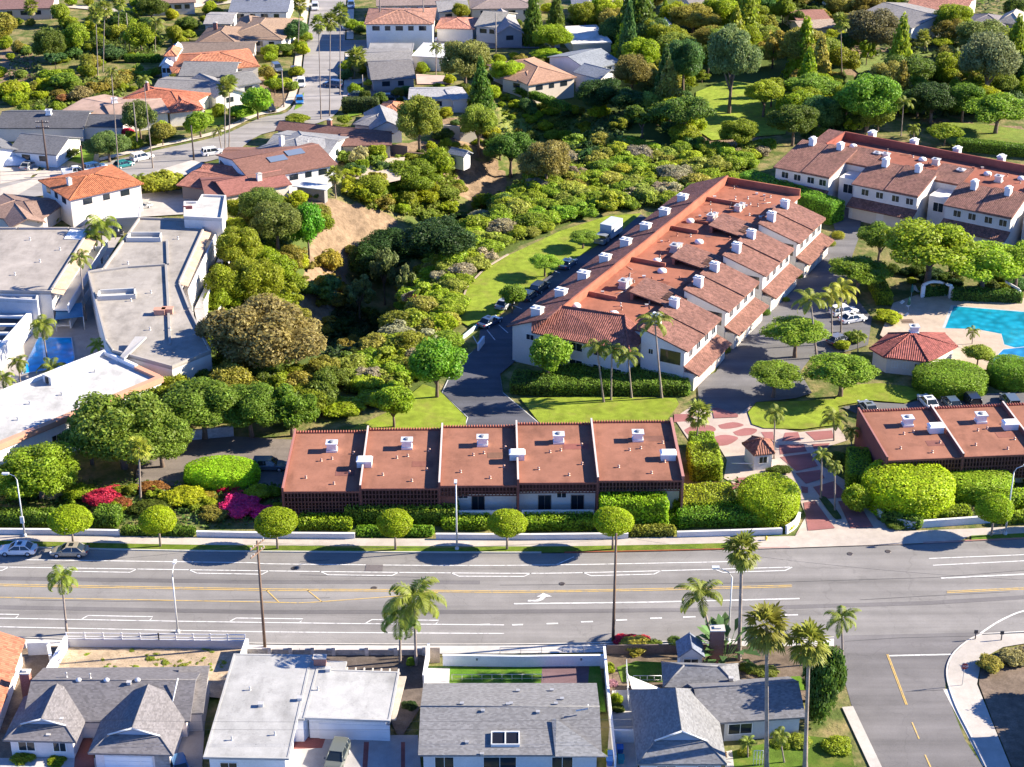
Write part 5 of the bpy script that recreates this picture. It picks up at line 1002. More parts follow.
PRO['bush'] = [lobes_crown('bush_crown', rnd_lobes(s, 14, .28, .48, .85, -.1, .6, .58), 3600, .07, low=-.45) for s in (10,11,12)]
PRO['loose'] = [lobes_crown('loose_crown', rnd_lobes(s, 12, .18, .42, .9, -.2, .4, .66), 2200, .08, low=-.5, gap=.35) for s in (13,14)]
PRO['dome'] = [lobes_crown('dome_crown', [(0,0,-.1,.97,.97,.95)]+[(math.cos(i*2.4)*.5, math.sin(i*2.4)*.5, .25, .5, .5, .55) for i in range(8)], 5200, .05, .1, low=-.5, jit=.6)]
def ball_mesh(a, b):
    n = 7500; d = NP.normal(0, 1, (n, 3)); d /= np.linalg.norm(d, axis=1)[:, None]; d[:, 2] = np.where(d[:, 2] < -.55, -.55-NP.uniform(0,.06,n), d[:, 2])
    r = NP.uniform(.94, 1.015, n)*(1+.05*np.sin(d[:,0]*4+a)*np.sin(d[:,1]*3+b)+.025*np.sin(d[:,2]*9+d[:,0]*7+a)); V = leaf_quads(d*r[:, None], d, np.full(n, .042)*(1+.8*(NP.random(n) > .93)), .6, .7)
    n2 = 900; e = NP.normal(0, 1, (n2, 3)); e /= np.linalg.norm(e, axis=1)[:, None]; e[:, 2] = np.maximum(e[:, 2], -.56)
    return quads_mesh('clipped_crown', np.concatenate([V, leaf_quads(e*.86, e, np.full(n2, .12), .2, .9)]))
PRO['ball'] = [ball_mesh(1,0), ball_mesh(2.5,1.3), ball_mesh(4,2.2)]
PRO['big'] = [lobes_crown('big_crown', rnd_lobes(s, 30, .22, .36, .9, -.35, .5, .68), 15000, .034, .2, jit=.6) for s in (21,22)]
def drum_mesh():
    n = 15000; d = NP.normal(0, 1, (n, 3)); d /= np.linalg.norm(d, axis=1)[:, None]; d[:, 2] = np.maximum(d[:, 2], -.5)
    k = (np.abs(d[:,0:2]**2).sum(1)**2.5+np.abs(d[:,2])**5)**(-.2); q = d*k[:, None]*(.97+.03*np.sin(d[:,0]*6)*np.sin(d[:,1]*7+1)*np.sin(d[:,2]*5))[:, None]; q *= NP.uniform(.96,1.02,n)[:, None]
    rr = np.sqrt((d[:,0:2]**2).sum(1)); N_ = np.stack([d[:,0]*rr**2, d[:,1]*rr**2, d[:,2]**3], 1); N_ /= np.linalg.norm(N_, axis=1)[:, None]+1e-9
    V = leaf_quads(q, N_, np.full(n, .033), .55, .7); n2 = 900; e = NP.normal(0, 1, (n2, 3)); e /= np.linalg.norm(e, axis=1)[:, None]; e[:, 2] = np.maximum(e[:, 2], -.5); ke = (np.abs(e[:,0:2]**2).sum(1)**2+np.abs(e[:,2])**4)**(-.25)
    return quads_mesh('drum_crown', np.concatenate([V, leaf_quads(e*ke[:, None]*.85, e, np.full(n2, .13), .2, .9)]))
PRO['drum'] = [drum_mesh()]
# trunks, unit height with limbs
def trunk_mesh(seed, limbs=5, split=.42, spread=.55):
    q = random.Random(seed); mb = MB(); mb.tube([(0,0,-.08),(.02,.01,.2),(0,.03,split),(-.02,0,.7)], [.10,.075,.06,.03], 8)
    for i in range(limbs):
        a = 2*math.pi*i/limbs+q.uniform(-.4,.4); s = split*q.uniform(.75,1.1); e = spread*q.uniform(.7,1.1)
        mb.tube([(0,.02,s),(e*.45*math.cos(a), e*.45*math.sin(a), s+.2),(e*math.cos(a), e*math.sin(a), min(.98, s+.42))], [.045,.03,.012], 6)
    return mb.mesh('tree_trunk', ['bark'])
TRK = [trunk_mesh(s) for s in (1,2,3)]
def palm_trunk_mesh(bend):
    mb = MB(); n = 12; pts = [(bend*math.sin(i/n*1.6)*.9, bend*.4*(i/n)**2, i/n) for i in range(n+1)]; mb.tube(pts, [.5*(1.35 if i == 0 else 1.0 if i < 3 else .86-.2*i/n) for i in range(n+1)], 9)
    return mb.mesh('palm_trunk', ['bark']), pts[-1]
def frond_quads(base, az, el, L, droop, leaf, nseg=11, width=.015, hang=.6):
    out = []; p = np.array(base, float); e = el; pts = [p.copy()]; dirs = []
    for i in range(nseg):
        d = np.array([math.cos(az)*math.cos(e), math.sin(az)*math.cos(e), math.sin(e)]); p = p+d*L/nseg; pts.append(p.copy()); dirs.append(d); e -= droop/nseg*(1+i*.12)
    side = np.array([-math.sin(az), math.cos(az), 0])
    for i in range(nseg):
        a, b = pts[i], pts[i+1]; w = .012; out += [a-side*w, a+side*w, b+side*w, b-side*w]
        if i < 1: continue
        for j in range(5):
            t = j/5; o = a+(b-a)*t; ll = leaf*math.sin(math.pi*min(1, .18+.8*(i+t)/nseg))
            for s in (-1, 1):
                dd = side*s*.75+dirs[i]*.45+np.array([0,0,-hang*(.5+.5*random.Random(i*7+j).random())]); dd /= np.linalg.norm(dd); tip = o+dd*ll; m = o+dd*ll*.5; wv = dirs[i]*width
                out += [o, m+wv, tip, m-wv]
    return out
def queen_mesh(seed, nf=14, droop=2.2, leaf=.27):
    q = random.Random(seed); out = []
    for i in range(nf):
        t = i/(nf-1); el = rad(82-95*t+q.uniform(-8,8)); out += frond_quads((0,0,0), i*2.399+q.uniform(-.2,.2), el, q.uniform(.85,1.08), droop*q.uniform(.75,1.15)*(1.0-.35*t), leaf)
    return quads_mesh('queen_fronds', np.array(out), ('frond',))
def fan_mesh(seed, nf=34, lo=-25, hi=85, dead=False):
    q = random.Random(seed); out = []
    for i in range(nf):
        t = (i+.5)/nf; el = rad(hi+(lo-hi)*t+q.uniform(-8,8)); az = i*2.399+q.uniform(-.2,.2); d = np.array([math.cos(az)*math.cos(el), math.sin(az)*math.cos(el), math.sin(el)])
        L = q.uniform(.36,.68)*(1 if not dead else .8); h = d*L+np.array([0,0,-.12*(1-math.sin(el))*L]); side = np.array([-math.sin(az), math.cos(az), 0]); up = np.cross(side, d)*-1
        out += [side*-.012, side*.012, h+side*.012, h-side*.012]
        for k in range(11):
            a = rad(-105+21*k)+q.uniform(-.06,.06); dd = d*math.cos(a)+side*math.sin(a)-up*0+np.array([0,0,-.28-.25*abs(math.sin(a))]); dd /= np.linalg.norm(dd); ll = .5*q.uniform(.85,1.1)*(.75+.25*math.cos(a)); nv = np.cross(dd, up); nv /= np.linalg.norm(nv)+1e-9
            m = h+dd*ll*.55; out += [h, m+nv*.055, h+dd*ll+np.array([0,0,-.06]), m-nv*.055]
    return quads_mesh('fan_fronds', np.array(out), ('frond',))
QN = [queen_mesh(1), queen_mesh(2, 13, 2.5), queen_mesh(3, 12, 1.9, .24)]
FN = [fan_mesh(1, 42, -60), fan_mesh(2, 38, -52), fan_mesh(7, 34, -45)]; DEADF = fan_mesh(5, 26, -88, -35, True)
PT = [palm_trunk_mesh(b) for b in (0.0, .012, -.015)]
def linkobj(name, me, parent, color, loc=(0,0,0), scale=(1,1,1), rz=0.0):
    o = bpy.data.objects.new(name, me); COL.objects.link(o); o.parent = parent; o.location = loc; o.scale = scale; o.rotation_euler = (0,0,rz); o.color = (*color, 1); return o
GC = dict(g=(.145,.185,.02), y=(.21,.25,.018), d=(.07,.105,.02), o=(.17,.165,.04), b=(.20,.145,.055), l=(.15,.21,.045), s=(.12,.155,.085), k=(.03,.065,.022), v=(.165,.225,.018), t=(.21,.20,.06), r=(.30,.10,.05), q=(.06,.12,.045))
BARK = (.17,.125,.095)
def jit(c, a=.12): f = R.uniform(1-a, 1+a)*1.32*(1 if c[1] < .9*c[0] else 1.08); c = c if c[1] < .9*c[0] else (c[0]*1.14, c[1]*1.06, c[2]*.7); return tuple(max(0, v*f*R.uniform(1-a*.5, 1+a*.5)) for v in c)
KN = dict(broad=('broadleaf_tree','tree'), pine=('pine_tree','tree'), umbrella=('umbrella_pine','tree'), airy=('eucalyptus_tree','tree'), cone=('conifer_tree','tree'), bush=('shrub','shrub'), loose=('shrub','shrub'), drum=('clipped_shrub','shrub'), dome=('clipped_shrub','shrub'), ball=('clipped_tree','tree'))
def tree(kind, cx, cy, rx, ry, by, col, label, group=None, name=None, cat=None):
    """crown centre and radii as seen; by = row of the foot (None: foliage reaches the ground)"""
    col = GC[col] if isinstance(col, str) else col
    if kind == 'umbrella': rx, ry = rx*1.12, ry*1.18; by = min(by, cy+ry*1.3)
    b = at(cx, by if by else cy+ry*.75)
    if by is None:
        for _ in range(2):
            s = ppm(b.x, b.y, b.z); r = rx/s; sp = .53
            rz = math.sqrt(max((ry/s)**2-(r*sp)**2, (.4*r)**2))/.85; cz = rz*.62; b = at(cx, cy, cz)
    s = ppm(b.x, b.y, b.z); r = rx/s; dep = math.atan2(H-b.z, math.hypot(b.x, b.y)); sp, cp = math.sin(dep), math.cos(dep)
    rz = math.sqrt(max((ry/s)**2-(r*sp)**2, (.42*r)**2))/cp
    if by is None: cz = rz*.62
    else: cz = (by-cy)/(s*cp)
    if by is not None and kind in ('broad','pine','airy'): rz = max(rz*1.12, .62*r); r *= 1.06
    if by is not None and kind in ('broad','pine'): cz = min(cz, max(rz*1.15, cz*.9))
    cz = max(cz, rz*.45)
    dr = max(.45, min(1, ry*.9/(rx*sp))) if by is None else 1.0
    if dr < 1: rz = max(.35*r, min(rz, ry/s*.75)); cz = rz*.55; b = at(cx, cy, cz)
    nm, ct = KN[kind]; t = thing(name or nm, label, cat or ct, b, group, )
    if by is not None or kind in ('broad','pine','umbrella','airy','cone','ball'):
        hh = cz+rz*.35; w = max(.9, min(1.6, r*.35))
        if kind == 'ball': m = MB(); m.tube([(0,0,-.1),(.02,.02,cz*.5),(0,0,cz)], [.16,.12,.1], 8); linkobj('trunk', m.mesh('slim_trunk', ['bark']), t, (.25,.2,.16))
        else: linkobj('trunk', R.choice(TRK), t, BARK, (0,0,0), (max(1.3, r*.8) if kind in ('umbrella','pine','broad','airy') else r*.5, max(1.3, r*.8) if kind in ('umbrella','pine','broad','airy') else r*.5, hh), R.uniform(0,6.28))
    linkobj('crown', R.choice(PRO['big' if kind in ('broad','pine','airy') and r > 4.2 else kind]), t, jit(tuple(v*1.25 for v in col) if kind in ('drum','umbrella') else col), (0,0,cz), (r*1.02, r*R.uniform(.92,1.08)*dr if kind != 'ball' else r, rz*1.02), R.uniform(0,6.28) if dr > .97 else R.choice((0, math.pi)))
    return t
def palm(kind, cx, cy, rx, bx, by, label, group=None, tw=.30, col=None, var=None, dead=True, ground=True):
    b = at(bx, by); s = ppm(b.x, b.y); dep = math.atan2(H-b.z, math.hypot(b.x, b.y)); h = (by-cy)/(s*math.cos(dep)); r = rx/s
    nm = {'queen':'queen_palm','fan':'fan_palm'}[kind]; t = thing(nm, label, 'palm tree', b, group)
    top = G(cx, cy, b.z+h); me, tip = PT[var if var is not None else 0]
    o = linkobj('trunk', me, t, (.27,.22,.185), (0,0,-.15), (tw, tw, h+.15)); dx, dy = top.x-b.x, 0.0
    m = Matrix(((tw,0,dx/1.0),(0,tw,dy),(0,0,h+.15))).to_4x4(); 
    # lean: tilt the trunk so that its tip sits under the crown
    ang = math.atan2(dx-tip[0]*tw, h); o.rotation_euler = (0, ang, 0); cx_, cz_ = math.sin(ang)*(h)+tip[0]*tw, math.cos(ang)*h
    if kind == 'queen': linkobj('crown', QN[R.randrange(3)], t, jit(col or (.125,.16,.03)), (cx_, 0, cz_), (r*1.3, r*1.3, r*1.3), R.uniform(0,6.28))
    else:
        linkobj('crown', FN[R.randrange(3)], t, jit(col or (.135,.16,.035)), (cx_, 0, cz_), (r, r, r), R.uniform(0,6.28))
        if dead: linkobj('dead_fronds', DEADF, t, (.34,.29,.12), (cx_, 0, cz_-.12*r), (r*.75, r*.75, r*.95), R.uniform(0,6.28))
    return t
def hedge(label, A, B, d, h, col, group=None, rnd=.12, leaf=.15, dens=30, name='hedge', lump=.06, cat='hedge', px=True, z0=0.0):
    """clipped hedge from its near foot line A-B (pixels on the ground), d deep, h high (metres)"""
    f = Fr(A, B, (A[0], A[1]-30), 0); f.D = d; col = GC[col] if isinstance(col, str) else col; L = f.L
    c = f.p(L/2, d/2); faces = [(L*h, 0), (L*d, 1), (d*h, 2), (d*h, 3), (L*h, 4)]; tot = sum(a for a, _ in faces); n = int(min(9000, tot*dens)); V = []
    pts = []; nrm = []
    ph = R.uniform(0, 9)
    for a, k in faces:
        m = int(n*a/tot); u = NP.random(m); w = NP.random(m)
        if k in (0, 4): P_ = np.stack([u*L, np.full(m, 0.0 if k == 0 else d), w*h], 1); N_ = (0, -1 if k == 0 else 1, 0)
        elif k == 1: P_ = np.stack([u*L, w*d, np.full(m, h)], 1); N_ = (0,0,1)
        else: P_ = np.stack([np.full(m, 0.0 if k == 2 else L), u*d, w*h], 1); N_ = (-1 if k == 2 else 1, 0, 0)
        pts.append(P_); nrm.append(np.tile(np.array(N_, float), (m, 1)))
    P_ = np.concatenate(pts); N_ = np.concatenate(nrm); ctr = np.array([L/2, d/2, h/2]); half = np.array([L/2, d/2, h/2])
    q = (P_-ctr); rr = np.minimum(half, rnd*3+.15); inner = np.clip(q, -(half-rr), half-rr); o_ = q-inner; ln = np.linalg.norm(o_, axis=1)[:, None]+1e-9; q = inner+o_/ln*np.minimum(ln, rr.min()) if rnd else q
    N_ = .5*N_+.5*o_/ln; lp = np.sin(P_[:,0]*1.7+ph)*np.sin(P_[:,2]*2.1+ph)*np.cos(P_[:,1]*1.9); q = q+N_*(lump*lp*2+NP.normal(0,.03,len(q)))[:, None]
    W = np.zeros_like(q); q[:, 0] += L/2; q[:, 1] += d/2; q[:, 2] += h/2
    V1 = leaf_quads(q, N_, np.full(len(q), leaf), .6); ni = max(60, n//6); qi = np.stack([NP.random(ni)*(L-.2)+.1, NP.random(ni)*(d-.2)+.1, NP.random(ni)*(h-.2)], 1); V2 = leaf_quads(qi, NP.normal(0,1,(ni,3)), np.full(ni, leaf*2.2), 1)
    V = np.concatenate([V1, V2]); 
    mb = MB()
    me = quads_mesh('hedge', V); co = np.empty(len(me.vertices)*3, dtype=np.float32); me.vertices.foreach_get('co', co); co = co.reshape(-1, 3)
    wx = co[:,0]*f.u.x+co[:,1]*f.v.x+f.a.x-c.x; wy = co[:,0]*f.u.y+co[:,1]*f.v.y+f.a.y-c.y; me.vertices.foreach_set('co', np.stack([wx, wy, np.maximum(co[:,2], .0)], 1).astype(np.float32).ravel()); me.update()
    t = thing(name, label, cat, (c.x, c.y, z0), group); o = linkobj('foliage', me, t, jit(tuple(v*1.2 for v in col), .06)); cm = MB(); i_ = min(.28, d*.3); cm.prism([p-c for p in f.rect(i_, L-i_, i_, d-i_)], 0, max(.2, h-i_)); st = cm.mesh('hedge_core', ['leaf']); linkobj('branch_core', st, t, tuple(v*.7 for v in col)); return t
T = tree
GB = 'clipped round trees along the boulevard'
for cx, cy, rx, ry, bx, by, tx in ((73.5,519.5,21.5,14.5,75.5,546,'clipped round street tree above the gold parked car'),(160.5,520,18.5,14,163,547,'clipped round street tree just past the gold parked car'),(277.5,522.5,21,15,281,549.5,'clipped round street tree nearest the leaning utility pole'),
    (395.5,523.5,17.5,14,397,550.5,'clipped round street tree in front of the bougainvillea hedge'),(507,523.5,19.5,14.5,508,550,'clipped round street tree below the third red roof'),(612.5,521.5,20,14.5,612.5,550,'clipped round street tree right behind the dark straight pole'),
    (991,508.5,18.5,15,989.5,536.5,'clipped round street tree east of the paved entry by the lamp'),(1078,504,19,15,1079,533,'clipped round street tree beyond the last red roof')):
    T('ball', bx+(cx-bx)*1.0, cy, rx, ry, by, (.185,.245,.012), tx, GB)
# hedges between the pavement and the red row
HG = (.15,.225,.02); HD = (.075,.135,.02)
for a in (('long dark clipped hedge behind the white wall at the silver street lamp', (-12,528),(53,529),2.2,2.0,HD),('square clipped hedge block behind the first round street tree', (93,529),(118,530),3.0,2.2,HD),('low dark hedge set in the gap of the white wall under the second round tree', (121,537),(195,538),1.3,1.2,HD),
          ('low clipped hedge beside the brown lattice and round bush', (298,531),(352,532),2.6,1.6,HG),('bright clipped hedge in the wall gap under the fourth round tree', (356,537.5),(434,538),1.3,1.3,(.10,.19,.02)),('long rounded hedge with pink bougainvillea before the second red roof', (345,526),(458,527),3.4,2.6,(.13,.18,.025)),
          ('clipped hedge beside the white street lamp pole', (441,531),(490,531.5),2.4,1.6,HG),('clipped hedge below the white patio wall', (523,532),(594,532),2.6,1.7,HG),('low olive hedge behind the dark straight pole', (628,526),(679,526.5),2.4,1.3,HG),('brown-green low hedge at the pavement past the round tree', (630,538),(676,538),1.5,1.3,(.14,.15,.03)),
          ('tall bright clipped hedge against the last lattice front', (600,532),(668,531),3.2,4.2,(.15,.25,.015)),('rounded yellow-green hedge between the last red roof and the gatehouse', (674,519),(737,516),5.0,2.4,(.17,.22,.02)),('long low hedge along the white wall toward the entry', (678,529),(760,528),3.4,1.9,(.10,.19,.02)),
          ('two-tier clipped hedge beside the end parapet of the red row', (690,482),(722,482),6.5,2.8,(.16,.21,.02)),('stepped hedge block under the palm by the end parapet', (690,458),(716,458),4,2.2,(.13,.2,.02)),
          ('tall narrow hedge between paved lanes and the angled red roof', (845,492),(870,494),8,2.8,(.13,.2,.02)),('low hedge tucked under the curved wall of the entry', (880,523),(921,531),1.6,1.5,(.07,.12,.025)),('clipped hedge behind the entry lamp east of the big yellow hedge', (934,523),(972,521),2.0,1.5,(.12,.17,.02)),('clipped hedge at the lattice front near the entry lamp', (1002,512),(1060,508),2.6,2.0,HG),('low clipped hedge at the pavement by the entry lamp', (1002,526),(1060,522),1.6,1.5,(.13,.19,.02)),
          ('long dark clipped hedge below the lit palms in front of the tile roofed building', (552,397),(690,397),7.5,2.0,(.085,.145,.025)),('clipped hedge filling the corner below the bright tree', (509,395),(553,398),5,2.0,(.06,.11,.022)),
          ('dark tall hedge along the pool deck edge', (951,303),(1022,306),2.2,2.2,(.055,.11,.022)),('short dark hedge behind the pool arbour', (922,300),(948,298),2,1.8,(.05,.1,.022)),('narrow olive hedge between the pool and the shaded cars', (876,306),(893,306),13,2.0,(.13,.18,.02)),
          ('long ivy covered hedge wall behind the end of the tile roofed building', (737,193),(830,226),4,4.0,(.09,.2,.025)),('square dark hedge by the far grey hip house', (342,114),(379,114),2.6,3.2,(.055,.08,.03)),('low hedge row on the far lawn rim below the tan bungalow', (505,90),(565,112),2,1.6,HD),
          ('trimmed hedge along the far yard behind the palms', (124,63),(160,63),2,1.8,HD),('trimmed hedge bordering the bare far yard', (118,78),(150,80),2,1.6,(.11,.18,.025)),('low hedge strip above the chip seal path', (955,151),(1040,160),3,2.2,HD),('hedge block between the two white walled units', (925,214),(945,216),6,3.6,(.13,.2,.02))):
    hedge(*a)
T('drum',908,491,45,26,None,(.17,.25,.012),'big yellow-green clipped hedge with flat top beside the curved entry wall',None,'hedge','hedge')
hedge('tall dark hedge returning toward the paved lanes behind the yellow hedge', (864,500),(888,506),9,3.6,(.13,.2,.018), rnd=.3)
T('drum',968,484,44,17,None,(.14,.215,.02),'broad mounded bush spreading under the angled red roof')
T('drum',768,502,34,24,None,(.17,.25,.016),'huge rounded clipped bush beside the gatehouse and paved entry lanes','big mounded bushes')
T('drum',222,475,38,13,None,(.17,.25,.018),'wide flat clipped bush in front of the parking lot with red flowers')
for cx,cy,rx,ry,c,tx in ((262,512,14,8,(.55,.03,.2),'loose pink bougainvillea spilling toward the first red roof corner'),(236,495,12,6,(.5,.05,.12),'pinkish red bougainvillea above the magenta mass'),(113,489,10,5,(.4,.06,.08),'small red bougainvillea tuft beside the rust tinted shrub'),(102,498,18,13,(.40,.03,.08),'crimson bougainvillea bush behind the first hedge block'),(240,506,24,13,(.60,.04,.17),'bright magenta bougainvillea by the round street tree'),(226,486,15,8,(.45,.02,.05),'red flowering bush below the wide flat bush'),(152,488,18,9,(.22,.11,.03),'rust red flowering shrub by the short palm foot'),(428,507,12,7,(.45,.03,.05),'pink bougainvillea draped over the long rounded hedge'),(120,505,12,10,(.28,.09,.035),'rust tinted shrub between crimson bougainvillea and palm'),(596,506,4,3,(.6,.04,.25),'small pink flower bush on the patio wall'),(205,497,12,6,(.24,.2,.03),'orange tipped shrub beside the magenta bougainvillea')):
    T('bush',cx,cy,rx,ry,None,c,tx,None,'flowering_shrub','shrub')
for cx,cy,rx,ry,c,tx in ((184,497,25,13,'y','pale yellow-green shrub between the palm and magenta bougainvillea'),(215,512,19,10,'o','grey-olive shrub next to the magenta bougainvillea'),(52,493,18,7,(.3,.3,.24),'silver grey leaved shrub behind the first hedge'),(20,490,22,14,'v','mid green shrub mass beside the silver shrub'),(80,492,18,12,'v','bright shrub between silver shrub and crimson bougainvillea'),(148,508,22,9,'d','dark shrub under the short palm'),(258,492,16,9,'y','yellow-green shrub at the first red roof corner'),(313,503,21,14,(.10,.2,.02),'round green bush against the lattice of the first unit'),(427,489,10,10,'o','small olive bush growing up the lattice front'),(414,484,7,5,'v','little bush on top of the long rounded hedge'),
    (880,500,14,10,'y','shrub spilling beside the tall entry hedge'),(855,500,16,20,'v','dark leafy shrub between paved lanes and yellow hedge'),(838,460,12,12,'d','dark shrub at the foot of the entry palms'),(780,470,14,5,'d','low shrub at the gatehouse foot'),(789,527,6,6,(.35,.33,.04),'yellow flowering shrub at the mouth of the entry'),(895,525,10,6,'d','low shrub under the curved wall')):
    T('bush',cx,cy,rx,ry,None,c,tx)
T('broad',42,468,41,27,500,(.14,.235,.02),'bright broad leafy tree above the silver shrub')
T('pine',125,430,50,40,468,(.105,.155,.03),'big grey-green pine between white building and short palm'); T('pine',163,440,34,28,468,(.11,.16,.028),'spreading pine leaning over the parking lot'); T('pine',92,432,28,28,464,(.09,.14,.03),'smaller dark pine against the white wall')
T('pine',205,402,42,28,440,(.095,.15,.025),'pine crown behind the white building corner'); T('pine',252,405,36,26,438,(.10,.16,.025),'pine crown between canyon and parking lot'); T('pine',292,408,28,26,436,(.09,.15,.022),'pine crown above the first red roof corner'); T('pine',170,395,26,18,432,'g','low pine crown beside the blue shaded roof')
T('airy',266,336,58,40,378,(.215,.18,.06),'large olive-brown tree at the edge of the grey flat roof','brown canyon trees'); T('airy',222,330,22,24,372,(.2,.16,.06),'brown-leaved tree touching the grey roof edge','brown canyon trees')
for a in (('broad',240,245,24,22,275,'g','green tree beside the outdoor corridors of the grey block'),('broad',309,229,18,24,258,(.08,.18,.02),'rich green rounded tree above the dirt slope'),('airy',278,222,26,22,252,(.12,.165,.05),'grey-green airy tree behind the stair tower'),('broad',258,278,28,26,312,'g','mid green tree in the canyon edge thicket'),('airy',262,205,24,18,232,(.11,.17,.04),'light airy tree behind the red-brown house'),('broad',228,282,20,18,306,'v','leafy tree hugging the corridor wall')):
    T(*a)
for a in ((296,263,16,12,'y','yellow-green shrub crown at the top of the bare slope'),(212,302,16,12,'y','yellow shrub at the foot of the corridors'),(290,285,20,14,'g','green shrub above the fan leaved clump'),(272,300,22,12,'v','low green shrub above the olive-brown tree'),(255,255,20,14,'v','shrub between two canyon edge trees'),(330,262,14,14,(.24,.22,.05),'yellowing scrub bush on the bare slope'),(322,285,12,12,(.25,.23,.06),'dry yellow bush low on the bare slope'),(335,300,14,10,'t','dry olive bush at the shaded canyon foot'),(352,250,8,7,'t','single dry bush at the lip of the bare slope')):
    T('bush',a[0],a[1],a[2],a[3],None,a[4],a[5])
T('loose',322,292,22,18,None,'q','dark strappy leaved clump below the bare slope')
T('airy',385,268,14,22,305,'s','pale silver-green sapling rising from the shaded canyon'); T('airy',408,278,10,18,308,'s','second pale sapling in the shaded canyon beside the first'); T('airy',360,292,16,16,322,'s','silver-green bush tree low in the canyon shade'); T('broad',392,248,34,18,275,'k','very dark round tree in canyon shadow below the scrub'); T('broad',440,238,38,20,268,'k','very dark spreading tree in the deep canyon shade'); T('broad',370,262,20,18,292,'k','very dark tree at the canyon bend')  # very dark trees have the canyon shade put into their leaf colour
T('broad',437,362,26,25,398,(.105,.21,.025),'bright leafy tree beside the dark driveway'); T('broad',394,401,21,18,428,(.15,.235,.02),'bright small tree on the lawn behind the red roofs')
for a in ((355,377,26,12,'y','yellow-green shrub at the foot of the canyon'),(340,408,28,13,'v','sloping shrub bed behind the first red roof'),(375,398,20,10,'v','shrub bed next to the bright lawn tree'),(408,345,20,18,(.17,.19,.03),'olive shrub on the canyon bank'),(420,300,18,12,(.24,.12,.05),'rust tinted shrub on the scrub bank'),(383,346,14,10,(.22,.14,.05),'reddish shrub low on the scrub bank'),(400,325,22,16,(.15,.17,.03),'dense olive shrub mid scrub bank'),(444,325,16,14,'y','bright shrub by the end of the lawn')):
    T('bush',a[0],a[1],a[2],a[3],None,a[4],a[5])
# scrub on the canyon bank
SP = [(585,140),(655,150),(735,150),(770,150),(735,182),(700,192),(690,210),(640,209),(607,211),(560,226),(505,250),(468,280),(454,312),(445,350),(405,395),(345,396),(345,372),(395,330),(402,292),(430,255),(500,205),(545,178)]
SPL = 'dense rounded scrub bush on the sunlit bank between canyon and lawn'
n = 0; placed = []
for _ in range(9000):
    if n >= 210: break
    x = R.uniform(340,775); y = R.uniform(138,400)
    if not inpoly(x, y, SP): continue
    b = at(x, y); 
    if any((b.x-p[0])**2+(b.y-p[1])**2 < p[2]**2 for p in placed): continue
    r = R.uniform(1.5, 3.0); placed.append((b.x, b.y, r*1.0)); t = thing('scrub_bush', SPL, 'shrub', b, 'scrub bushes on the canyon bank')
    c = R.choice([(.27,.24,.15),(.19,.25,.03),(.20,.25,.028),(.19,.26,.03),(.165,.23,.028),(.2,.215,.055),(.17,.25,.03),(.2,.24,.06),(.14,.21,.03)]); linkobj('crown', R.choice(PRO['bush']+PRO['loose'][:1]), t, jit(c,.15), (0,0,r*.4), (r*1.12, r*1.12, r*R.uniform(.65,.9)), R.uniform(0,6)); n += 1
SP2 = [(342,195),(400,175),(455,170),(460,200),(445,225),(400,215),(370,210)]
SP3 = [(0,95),(60,80),(140,78),(110,110),(40,118)]; SP4 = [(40,30),(140,20),(170,40),(150,60),(60,60)]; SP5 = [(345,150),(395,155),(440,168),(390,175),(350,195)]
SP6 = [(640,90),(690,84),(690,150),(660,130)]; SP6b = [(802,84),(862,110),(850,140),(802,142)]; SP7 = [(318,330),(350,300),(385,330),(360,372),(335,380)]; SP8 = [(420,240),(470,215),(520,190),(540,165),(585,140),(600,110),(640,120),(560,200),(470,235)]
SP9 = [(850,95),(920,60),(1030,70),(1030,110),(930,120)]; SP10 = [(700,0),(860,0),(860,35),(760,40),(700,30)]
def scatter(poly, cnt, r0, r1, cols, label, group, kinds=('bush','loose'), z=.4):
    k = 0; pl = []; xs = [p[0] for p in poly]; ys = [p[1] for p in poly]
    for _ in range(cnt*60):
        if k >= cnt: break
        x = R.uniform(min(xs), max(xs)); y = R.uniform(min(ys), max(ys))
        if not inpoly(x, y, poly): continue
        b = at(x, y); r = R.uniform(r0, r1)
        if any((b.x-p[0])**2+(b.y-p[1])**2 < (.75*p[2]+.2*r)**2 for p in pl): continue
        pl.append((b.x, b.y, r)); t = thing('wild_bush', label, 'shrub', b, group); linkobj('crown', R.choice(PRO[R.choice(kinds)]), t, jit(R.choice([GC[c] for c in cols]),.15), (0,0,r*z), (r*1.1, r, r*R.uniform(.7,1.0)), R.uniform(0,6)); k += 1
scatter(SP2, 26, 1.5, 3.0, 'ygovl', 'wild bush on the slope below the olive trees and bare yard', 'wild bushes on the upper canyon slope')
scatter(SP3, 16, 1.6, 3.2, 'gyodb', 'wild bush in the gardens behind the charcoal roof', 'bushes in the far gardens')
scatter(SP4, 14, 2.0, 3.8, 'gdqov', 'leafy garden bush under the tall far palms', 'bushes under the far palms', ('broad','bush'))
scatter(SP5, 10, 1.3, 2.4, 'ygvl', 'garden bush around the pale bare yard above the canyon', 'bushes around the pale yard')
for sp_, n_ in ((SP6, 10), (SP6b, 10)): scatter(sp_, n_, 2.0, 3.6, 'gdoqv', 'dark bush in the wooded strip beside the golf lawn', 'bushes of the far wooded strip', ('bush','broad'))
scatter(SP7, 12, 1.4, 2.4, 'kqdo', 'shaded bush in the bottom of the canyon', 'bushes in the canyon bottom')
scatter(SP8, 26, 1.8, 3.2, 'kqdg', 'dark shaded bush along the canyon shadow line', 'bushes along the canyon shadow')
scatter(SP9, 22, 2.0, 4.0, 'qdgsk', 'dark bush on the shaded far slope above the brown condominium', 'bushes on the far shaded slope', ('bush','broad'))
scatter(SP10, 16, 2.0, 3.8, 'godtg', 'olive bush on the far ridge beyond the eucalyptus', 'bushes on the far ridge', ('bush','airy'))
